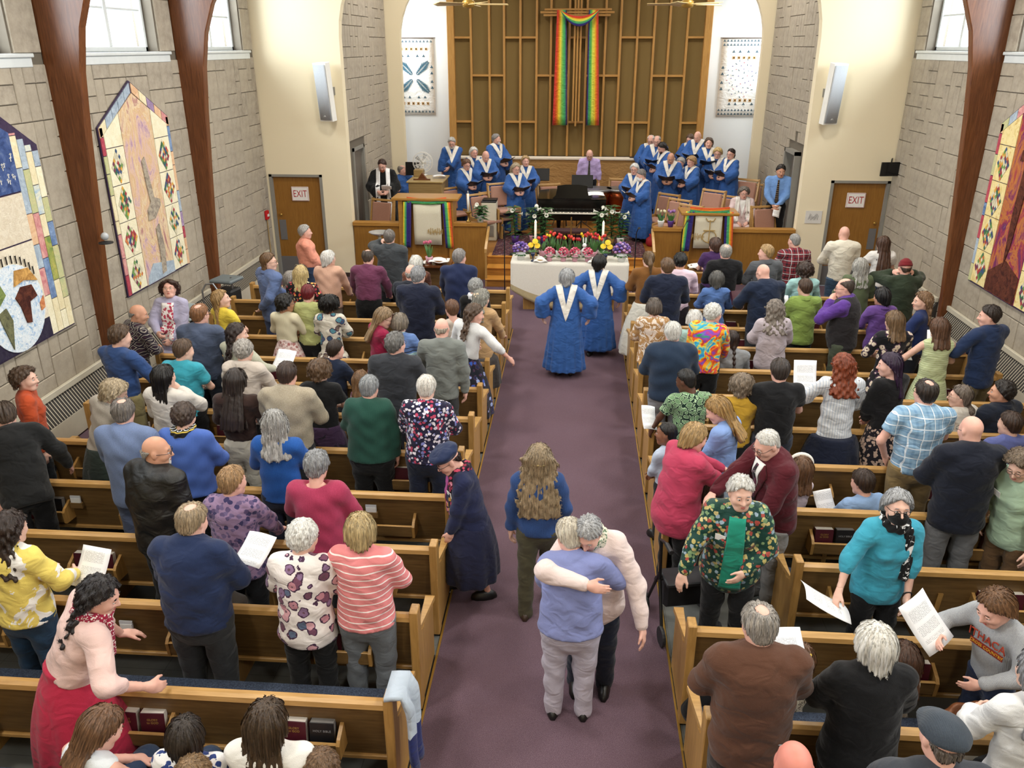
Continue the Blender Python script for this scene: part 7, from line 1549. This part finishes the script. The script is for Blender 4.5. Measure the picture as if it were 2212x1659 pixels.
# microphone stands
def mic(lab,x,y,zb,h,boom=.25,rz=0):
    t=thing('microphone_stand',lab,'microphone stand',(x,y,zb),rz,'microphone stands'); MB().tube([(0,0,0),(0,0,h)],.011,6).build('pole',M_BLACK,t); MB().lathe([(.13,0),(.13,.02),(.02,.03)],16).build('base',M_BLACK,t); MB().tube([(0,0,h),(boom*.2,-boom,h+.12)],.009,6).build('boom',M_BLACK,t); MB().tube([(boom*.2,-boom,h+.12),(boom*.25,-boom-.12,h+.14)],[.016,.022],8).build('microphone',M_CHARCOAL,t)
mic('black microphone stand at the organ end of the altar',-1.26,14.9,0,1.42,-.15); mic('black microphone stand at the singers end of the altar',1.14,14.9,0,1.46,.12); mic('black boom microphone stand in front of the chancel rail',at_z(1447,588,0)[0],16.3,0,1.25,.25,2.5)
# small tables by the lecterns, font
t=thing('side_table','dark wooden side table with slatted front by the lectern','table',(-2.72,15.2,0)); MB().bbox(-.42,.42,-.22,.22,.72,.77,.008).build('table_top',M_ARCH,t); MB().box(-.36,.36,.1,.13,.1,.72).build('back_panel',M_PANEL,t); MB().bbox(-.36,.36,-.15,.15,.25,.3,.006).build('shelf',M_ARCH,t)
for a in (-.37,.37):
    for b in (-.18,.18): MB().bbox(a-.03,a+.03,b-.03,b+.03,0,.72,.006).build('leg',M_ARCH,t)
for nm,x,y,z,l in (('offering_bowl',-2.52,15.1,.77,'wooden bowl under a white napkin on the dark side table'),('offering_bowl',2.35,15.2,.72,'wooden bowl under a white napkin on the slim stand')):
    t=thing(nm,l,'bowl',(x,y,z),0,'napkin bowls'); MB().lathe([(.06,0),(.12,.04),(.15,.09),(.14,.09)],18).build('bowl',wood('#8a5a2e','#6a4020','x'),t,True); m=MB(); m.grid(lambda u,v:(.19*(2*u-1),.15*(2*v-1),.12-.05*max(abs(2*u-1),abs(2*v-1))**2+.012*math.sin(u*8+v*6)),10,10); m.build('napkin',M_LINEN,t,True,fix=False).modifiers.new('s','SOLIDIFY').thickness=.004
t=thing('napkin','white folded napkin lying on the dark side table','napkin',(-2.9,15.05,.775)); m=MB(); m.grid(lambda u,v:(.12*(2*u-1),.12*(2*v-1),.05*abs(math.sin(u*5+v*3))),8,8); m.build('cloth',M_LINEN,t,True,fix=False).modifiers.new('s','SOLIDIFY').thickness=.004
t=thing('slim_stand','slim wooden stand holding a napkin-covered bowl','stand',(2.35,15.2,0)); MB().bbox(-.16,.16,-.16,.16,.69,.72,.005).build('top',M_OAK,t)
for a in (-.12,.12):
    for b in (-.12,.12): MB().box(a-.015,a+.015,b-.015,b+.015,0,.69).build('leg',M_ARCH,t)
x,z=at_y(818,505,16.3); t=thing('baptismal_font','glass and silver bowl font on a clear stand','font',(x,16.35,0)); MB().lathe([(.06,z-.06),(.16,z-.01),(.22,z+.03),(.21,z+.03),(.12,z-.02)],20).build('bowl',plain('#d9d9d6',.22,.6),t,True); MB().lathe([(.14,0),(.14,.03),(.035,.05),(.035,z-.05)],14).build('stand',plain('#b9a98a',.25),t,True)
t=thing('red_bag','red drawstring bag on the rug by the handrail','bag',(at_z(1403,520,ZP)[0],18.1,ZP)); MB().lathe([(.1,0),(.13,.06),(.12,.16),(.05,.22),(.07,.26)],12).build('bag_body',plain('#a81a22',.7),t,True); MB().tube([(-.05,0,.22),(0,0,.34),(.05,0,.22)],.008,6).build('strap',plain('#7a1218',.7),t)
# ceiling fans
for i,(px,l) in enumerate(((1012,'brass ceiling fan with pale blades on the organ side'),(1485,'brass ceiling fan with pale blades on the singers side'))):
    x,y=at_z(px,6,5.22); t=thing('ceiling_fan',l,'fan',(x,y,5.2),.3*i,'ceiling fans')
    MB().lathe([(.02,-.06),(.09,-.04),(.1,.04),(.03,.08)],16).build('motor',M_GOLD,t,True); MB().tube([(0,0,.05),(0,0,4.0)],.014,6).build('down_rod',M_GOLD,t)
    for k in range(5):
        a=2*PI*k/5+.2; M=Matrix.Rotation(a,4,'Z')@Matrix.Rotation(.18,4,'X'); m=MB(); m.bbox(.12,.62,-.06,.06,-.004,.006,.003,0,M); m.build('blade',wood('#d8c08a','#c4a66c','x',.4),t)
# pencil sheets and sheet music on the piano
sheet('white sheet music lying on the piano lid',(.45,18.55,ZP+1.03),(.1,0,.1),.42,.3,'loose papers')
tag(MB().bbox(-.15,.15,-.1,.1,0,.02,.004).build('ledge_book',M_BIBLE,None,False,(at_y(1372,348,22.2)[0],22.2,1.9)),'dark book lying on the white ledge below the screen','book')
# ================================================================ things people hold, and belongings
def world(key,p):
    r,i=HELD[key]; return Matrix.Translation((i['X'],i['Y'],i['base']))@Matrix.Rotation(i['th'],4,'Z')@Vector(p)
def held_paper(key,hand,lab,rot,off=(0,.06,.04),w=.215,h=.28):
    r,i=HELD[key]; p=world(key,i['W'][hand]+Vector(off)); sheet(lab,p,rot,w,h,'programs in hands')
held_paper('curlygreen',1,'white program held by the person with curly dark hair',(.75,0,-.3),(.08,.10,.06),.26,.3)
held_paper('blueshirt',1,'white program held by the person in plain blue shirt',(.6,0,-.2),(.06,.08,.04),.24,.28)
held_paper('navyman',1,'white program held by the person in navy quarter-zip',(.5,0,-.3),(.16,.1,.13),.24,.26)
held_paper('yellowsw',1,'white program held by the person in colour-block sweater',(.9,0,-.2),(.1,.08,.02),.25,.3)
put_book('m',world('hymn',HELD['hymn'][1]['W'][0]+Vector((0,.07,.0))),(-.6,0,.3),'maroon hymnal held open by the person in navy blazer','books in hands')
held_paper('whitetee',0,'white program held by the person in white T-shirt',(.7,0,.1),(-.06,.1,.05),.22,.26)
held_paper('greenblz',0,'white program held by the person in lime green blazer',(.9,0,.1),(-.12,.1,.12),.24,.34)
held_paper('vest',1,'grey program dangling from the hand of the black vest',(1.2,.3,.6),(.0,.04,-.14),.22,.28)
held_paper('ltgreen',0,'white program held by the person in pale green dress',(.7,0,.1),(-.04,.1,.06),.26,.3)
held_paper('navyR28',0,'white program held by the person in navy blazer at radiator',(.8,0,-.2),(-.03,.1,.06),.24,.32)
held_paper('redcurly',0,'white program held up by the person with auburn curls',(1.15,0,.0),(-.06,.08,.16),.24,.34)
held_paper('african',0,'folded white program in the hand of the cell-print shirt',(.9,.3,.5),(-.03,.06,.10),.18,.26)
held_paper('whblk',0,'white program held by the person in black cardigan',(.62,0,.15),(-.26,.10,.10),.26,.36)
held_paper('mask',1,'white program held out by the person in turquoise tunic',(.45,.15,1.45),(.12,.05,-.08),.3,.36)
held_paper('ithaca',1,'white program held by the child in grey sweatshirt',(.9,-.3,.6),(.05,.10,.10),.24,.36)
held_paper('minister',0,'grey sheet read by the minister in black robe',(-.6,.1,.1),(.02,.05,.06),.22,.28)
held_paper('usher',0,'folded white paper held by the person in blue shirt',(1.2,.3,.2),(.02,.05,-.12),.16,.24)
held_paper('boyread',0,'illustrated booklet on the lap of the child in light blue',(.9,0,.4),(-.05,.05,.12),.2,.26)
sheet('loose white papers left on the blue pew cushion',(2.35,rowY(1)+.24,.48),(0,0,.15),.3,.22)
# choir folders
for lab,(r,i),arms in CHOIR:
    if arms!=('hold','hold'): continue
    p=(i['W'][0]+i['W'][1])/2+Vector((0,.10,.06)); M=Matrix.Translation((i['X'],i['Y'],i['base']))@Matrix.Rotation(i['th'],4,'Z')@Matrix.Translation(p)
    t=thing('music_folder','black folder held by the '+lab.replace('choir member','singer').replace('in blue robe ','').replace('holding a black folder','').replace('reading a black folder','').strip(),'folder',(0,0,0),0,'choir music folders'); t.matrix_world=M@Matrix.Rotation(.55,4,'X')
    for s in (-1,1):
        m=MB(); m.bbox(0,s*.2 if s>0 else .2,-.14,.14,-.004,.004,.003) if False else m.box(min(0,s*.2),max(0,s*.2),-.14,.14,-.004,.004); o=m.build('cover',M_BLACK,t); o.rotation_euler=(0,-s*.22,0)
        m=MB(); m.box(min(s*.01,s*.185),max(s*.01,s*.185),-.125,.125,.006,.010); o=m.build('music_page',M_PAGE,t); o.rotation_euler=(0,-s*.22,0)
# lettering on the grey sweatshirt
r,i=HELD['ithaca']; s=i['s']
def onchest(txt,size,mat,dz,sxx,y=.0):
    q=text_mesh(txt,size,mat,r,(0,0,0),(0,0,0),.003,'lettering',1); yy=float(i['skin_y'](0,.5*s+dz,1,.006)[0]); q.matrix_local=i['TM']@Matrix.Translation((0,yy,.5*s+dz))@Matrix.Rotation(PI,4,'Z')@Matrix.Rotation(PI/2-.06,4,'X')@Matrix.Diagonal((sxx,1,1,1)); return q
onchest('ITHACA',.085,plain('#a83a22',.7),-.13,.85); 
m=MB(); m.box(-.115,.115,-.002,.002,-.022,.022); q=m.build('print_bar',plain('#8a2418',.7),r); q.matrix_local=i['TM']@Matrix.Translation((0,float(i['skin_y'](0,.5*s-.20,1,.005)[0]),.5*s-.20)); onchest('CROSS COUNTRY',.034,plain('#e0b030',.7),-.20,.85)
# name tags
def nametag(key,x,dz,y,rz=0,col='#f0efec'):
    r,i=HELD[key]; m=MB(); m.box(-.04,.04,-.002,.002,-.027,.027); q=m.build('name_tag',plain(col,.5),r); q.matrix_local=i['TM']@Matrix.Translation((x,float(i['skin_y'](x,.5*i['s']+dz,1,.006)[0]),.5*i['s']+dz))@Matrix.Rotation(rz-.35*(1 if x>0 else -1),4,'Z')
nametag('brocade',.11,-.20,.165,.0); nametag('beret',-.10,-.16,.16); nametag('mint',.09,-.17,.165)
# bracelets and watches
def cuff(key,hand,mat,nm):
    r,i=HELD[key]; W=i['W'][hand]; m=MB(); m.tube([W+Vector((.032*math.cos(a),.012*math.sin(a),.032*math.sin(a))) for a in (2*PI*k/12 for k in range(13))],.006,6); m.build(nm,mat,r)
cuff('mask',0,M_BLACK,'watch'); cuff('mint',0,M_CHARCOAL,'watch'); cuff('pinkjkt',0,M_CHARCOAL,'bracelet')
# hand-held red glasses of the hug
# rollator walker
x,y=at_z(1512,1335,0); t=thing('rollator','black folding rollator walker beside the brocade jacket','walker',(1.02,5.78,0),.2)
for s in (-1,1):
    MB().tube([(s*.24,-.2,.08),(s*.22,.02,.5),(s*.22,.06,.86),(s*.22,-.06,.9),(s*.22,-.16,.9)],.014,8).build('side_frame',M_BLACK,t); MB().tube([(s*.24,.28,.08),(s*.22,.04,.55)],.013,8).build('front_leg',M_BLACK,t); MB().tube([(s*.22,-.08,.905),(s*.22,-.2,.905)],.02,8).build('hand_grip',M_CHARCOAL,t)
    for yy in (-.2,.28): MB().lathe([(.02,-.014),(.085,-.014),(.09,0),(.085,.014),(.02,.014)],18,(0,0,0),0,Matrix.Translation((s*.245,yy,.09))@Matrix.Rotation(PI/2,4,'Y')).build('wheel',M_CHARCOAL,t)
MB().tube([(-.22,.02,.5),(.22,.02,.5)],.012,8).build('cross_bar',M_BLACK,t); MB().bbox(-.2,.2,-.12,.12,.5,.54,.01).build('seat',M_CHARCOAL,t); MB().bbox(-.18,.18,-.02,.16,.22,.49,.03).build('basket_bag',plain('#17171a',.7),t)
# chrome walker cart and folded grey tray by the stone wall
x,y=at_z(548,640,0); t=thing('chrome_cart','chrome framed cart with grey tray parked by the stone wall','cart',(-5.95,13.0,0),-.2)
MB().tube([(-.1,-.3,.02),(-.1,-.3,.85),(-.05,-.25,.95),(.05,-.2,.95),(.1,-.18,.85)],.016,8).build('frame_tube',M_STEEL,t); MB().tube([(.2,.1,.02),(.2,.1,1.0)],.016,8).build('frame_tube',M_STEEL,t); MB().bbox(-.1,.32,-.1,.3,.92,.98,.02).build('tray',plain('#6a7478',.5),t); MB().bbox(-.05,.28,-.05,.25,.55,.8,.03).build('basket',M_CHARCOAL,t)
for a,b in ((-.1,-.3),(.2,.1),(.3,.3)): MB().lathe([(.02,-.02),(.05,-.015),(.05,.015),(.02,.02)],12,(0,0,0),0,Matrix.Translation((a,b,.05))@Matrix.Rotation(PI/2,4,'Y')).build('wheel',M_CHARCOAL,t)
t=thing('folded_stroller','folded stroller with pale grey tray beside the hands quilt','stroller',(-5.75,11.35,0),-.35); MB().bbox(-.2,.2,-.16,.16,-.02,.03,.02,0,Matrix.Translation((0,0,.92))@Matrix.Rotation(.6,4,'X')).build('tray',plain('#a5b4b8',.5),t)
for s in (-1,1): MB().tube([(s*.2,.2,.05),(s*.18,0,.5),(s*.18,-.1,.9)],.016,8).build('frame_tube',M_BLACK,t); MB().tube([(s*.2,-.25,.05),(s*.18,.05,.6)],.016,8).build('frame_tube',M_BLACK,t)
for s in (-1,1):
    for yy in (.2,-.25): MB().lathe([(.02,-.02),(.08,-.015),(.08,.015),(.02,.02)],14,(0,0,0),0,Matrix.Translation((s*.22,yy,.08))@Matrix.Rotation(PI/2,4,'Y')).build('wheel',M_CHARCOAL,t)
m=MB(); m.grid(lambda u,v:(.2*math.cos(PI*u)+0,.12-.2*v,.6+.38*math.sin(PI*u)*(1-.2*v)),10,6); m.build('hood',plain('#1d1e20',.7),t,True,fix=False).modifiers.new('s','SOLIDIFY').thickness=.01
# jacket over the pew end, baby shoes on the cushion
def drape(lab,cx,cy,z0,z1,mats,seed):
    t=thing('draped_jacket',lab,'jacket',(cx,cy,0)); m=MB()
    def fn(u,v):
        a=(u-.5)*2; x=.085+.02*math.sin(u*9)+.03*v; y=-.02+(.12-.03*v)*a+.03*math.sin(v*6); z=z1-(z1-z0)*v+.02*math.sin(u*14); 
        if v<.12: x=.085*(v/.12)-.03*(1-v/.12); z=z1+.02
        return (x,y,z)
    m.grid(fn,16,20); m.mi=[0 if (k//16)<10 else 1 for k in range(16*20)]; m.build('cloth',mats,t,True,fix=False).modifiers.new('s','SOLIDIFY').thickness=.03
drape('pale blue and navy jacket hanging over the pew end',-1.03,rowY(0)-.02,.36,.915,[F('#aebac8'),F('#232c66')],1)
for k in range(2):
    o=thing('small_shoe','grey and navy child shoe lying on the blue cushion','shoe',(-2.02+.1*k,rowY(0)+.18+.03*k,.47),.6+k*1.4,'child shoes on the cushion'); MB().lathe([(.03,0),(.045,.0),(.045,.035),(.035,.055),(.02,.06)],12,(0,0,0),0,Matrix.Diagonal((.9,1.7,1,1))).build('upper',F('#8a93a4'),o,True); MB().lathe([(.046,-.0),(.048,.008),(.046,.014)],12,(0,0,0),0,Matrix.Diagonal((.92,1.72,1,1))).build('sole',plain('#1d2440',.6),o,True)
# brown leather shoulder bag on the pew
x=at_y(2100,1560,rowY(0)+.25)[0]; t=thing('leather_handbag','open brown leather handbag lying on the pew cushion','bag',(x,rowY(0)+.25,.47),.2); M_LEA=F('#7a4420','leather')
V,Q=nets(lambda X_,Y_,Z_:smax(smax(el(X_,Y_,Z_,(0,0,.13),(.25,.14,.17))+.006*np.sin(X_*40+Z_*30),-el(X_,Y_,Z_,(0,0,.30),(.17,.06,.16)),.02),-Z_,.01),(-.27,-.16,-.01),(.27,.16,.32),.012); link('bag_body',mesh_np('bag_body',V,Q,M_LEA),t)
MB().tube([(-.16,-.1,.22),(-.14,-.14,.34),(0,-.16,.40),(.14,-.14,.34),(.16,-.1,.22)],.012,8).build('handle',M_LEA,t,True); MB().ell((.03,.0,.22),(.1,.05,.08)).build('white_cloth',M_LINEN,t,True); MB().tube([(.12+.025*math.cos(a),-.14,.12+.025*math.sin(a)) for a in (2*PI*k/12 for k in range(13))],.006,6).build('ring',M_GOLD,t)
x=at_y(1760,1568,rowY(0)+.22)[0]; t=thing('toy_tablet','green picture toy board on the blue pew cushion','toy',(x,rowY(0)+.2,.47),.05); MB().bbox(-.17,.17,-.07,.07,0,.02,.008).build('board',F('#7aa84a','blotch','#5a9a52','#d8c860',3.),t)
for k in range(3): MB().lathe([(.012,.02),(.012,.026),(.004,.028)],10,(.06+.04*k,-.03,0)).build('button',plain('#5a3a28',.5),t)
# dark bags on the floor
for px,py,l in ((1525,1520,'black backpack on the floor behind the corduroy blazer'),(505,1370,'dark coat heap hanging on the pew behind the navy pullover')):
    x,y=at_z(px,py,.25); t=thing('backpack' if px>1000 else 'coat',l,'bag' if px>1000 else 'coat',(x,y,0 if px>1000 else .3)); V,Q=nets(lambda X_,Y_,Z_:smax(el(X_,Y_,Z_,(0,0,.18),(.16,.12,.2))+.012*np.sin(X_*30)*np.sin(Z_*25),-Z_,.02),(-.18,-.14,-.02),(.18,.14,.4),.018); link('bag_body',mesh_np('bag_body',V,Q,F('#15161b' if px>1000 else '#3a332b')),t); MB().tube([(-.05,-.11,.3),(0,-.13,.38),(.05,-.11,.3)],.01,6).build('strap',M_BLACK,t)
# visitor cards in holders on the pew backs
for k,(r_,px) in enumerate(((1,275),(3,802),(3,165),(7,1745))):
    py={275:1358,802:1105,165:1085,1745:832}[px]; x,z=at_y(px,py,rowY(r_)-.09); t=thing('card_holder',f"small wooden holder with visitor cards, {ORD[11-r_]} row pew, {('','beside the rack','by the dark suit','by the pinafore')[k]}".rstrip(', '),'card holder',(x,rowY(r_)-.075,z),0,'card holders'); MB().bbox(-.06,.06,-.03,.0,-.06,.0,.004).build('holder',M_PANEL,t); MB().box(-.05,.05,-.02,-.01,-.05,.07).build('card',plain('#c9ccd0',.6),t); MB().box(-.045,.045,-.026,-.022,-.05,.045).build('card',plain('#e3e3e0',.6),t)
# hair ornaments
def head_bit(label_sub,nm,fn):
    for o in C.objects:
        if o.get('label')==label_sub: fn(o); return
for o in [o for o in C.objects if o.type=='EMPTY' and o.get('category')=='person']:
    l=o['label']; hb=next((c for c in o.children if c.name.startswith('hair')),None)
    if hb is None: continue
    def bit(nm,mb,mat,smooth=True):
        q=mb.build(nm,mat,o,smooth); q.matrix_local=hb.matrix_local.copy()
    if 'flower hair clip' in l:
        m=MB(); [m.ell((.04*math.cos(k*1.26)-.01,-.118,.03+.035*math.sin(k*1.26)),(.026,.018,.026),8,5) for k in range(5)]; m.ell((-.01,-.13,.03),(.018,.014,.018),8,5); bit('flower_clip',m,plain('#e3cba8',.7))
    if 'headband' in l: m=MB(); m.tube([(.11*math.cos(a),.02,.03+.115*math.sin(a)) for a in (PI*k/14 for k in range(15))],.022,8); bit('headband',m,plain('#efe9de',.9))
    if 'yellow hair clip' in l: m=MB(); m.ell((.07,-.07,.09),(.012,.03,.012)); bit('hair_clip',m,plain('#d8b84a',.5))
    if 'hip-length' in l: m=MB(); m.tube([(-.05,-.125,.0),(0,-.14,.005),(.05,-.125,.0)],.011,8); bit('barrette',m,plain('#b09a6a',.35,.6))
    if 'red and orange flowers' in l: m=MB(); m.tube([(.105*math.cos(a),.01,.035+.11*math.sin(a)) for a in (PI*k/14 for k in range(15))],.007,6); bit('sunglasses_band',m,M_BLACK)
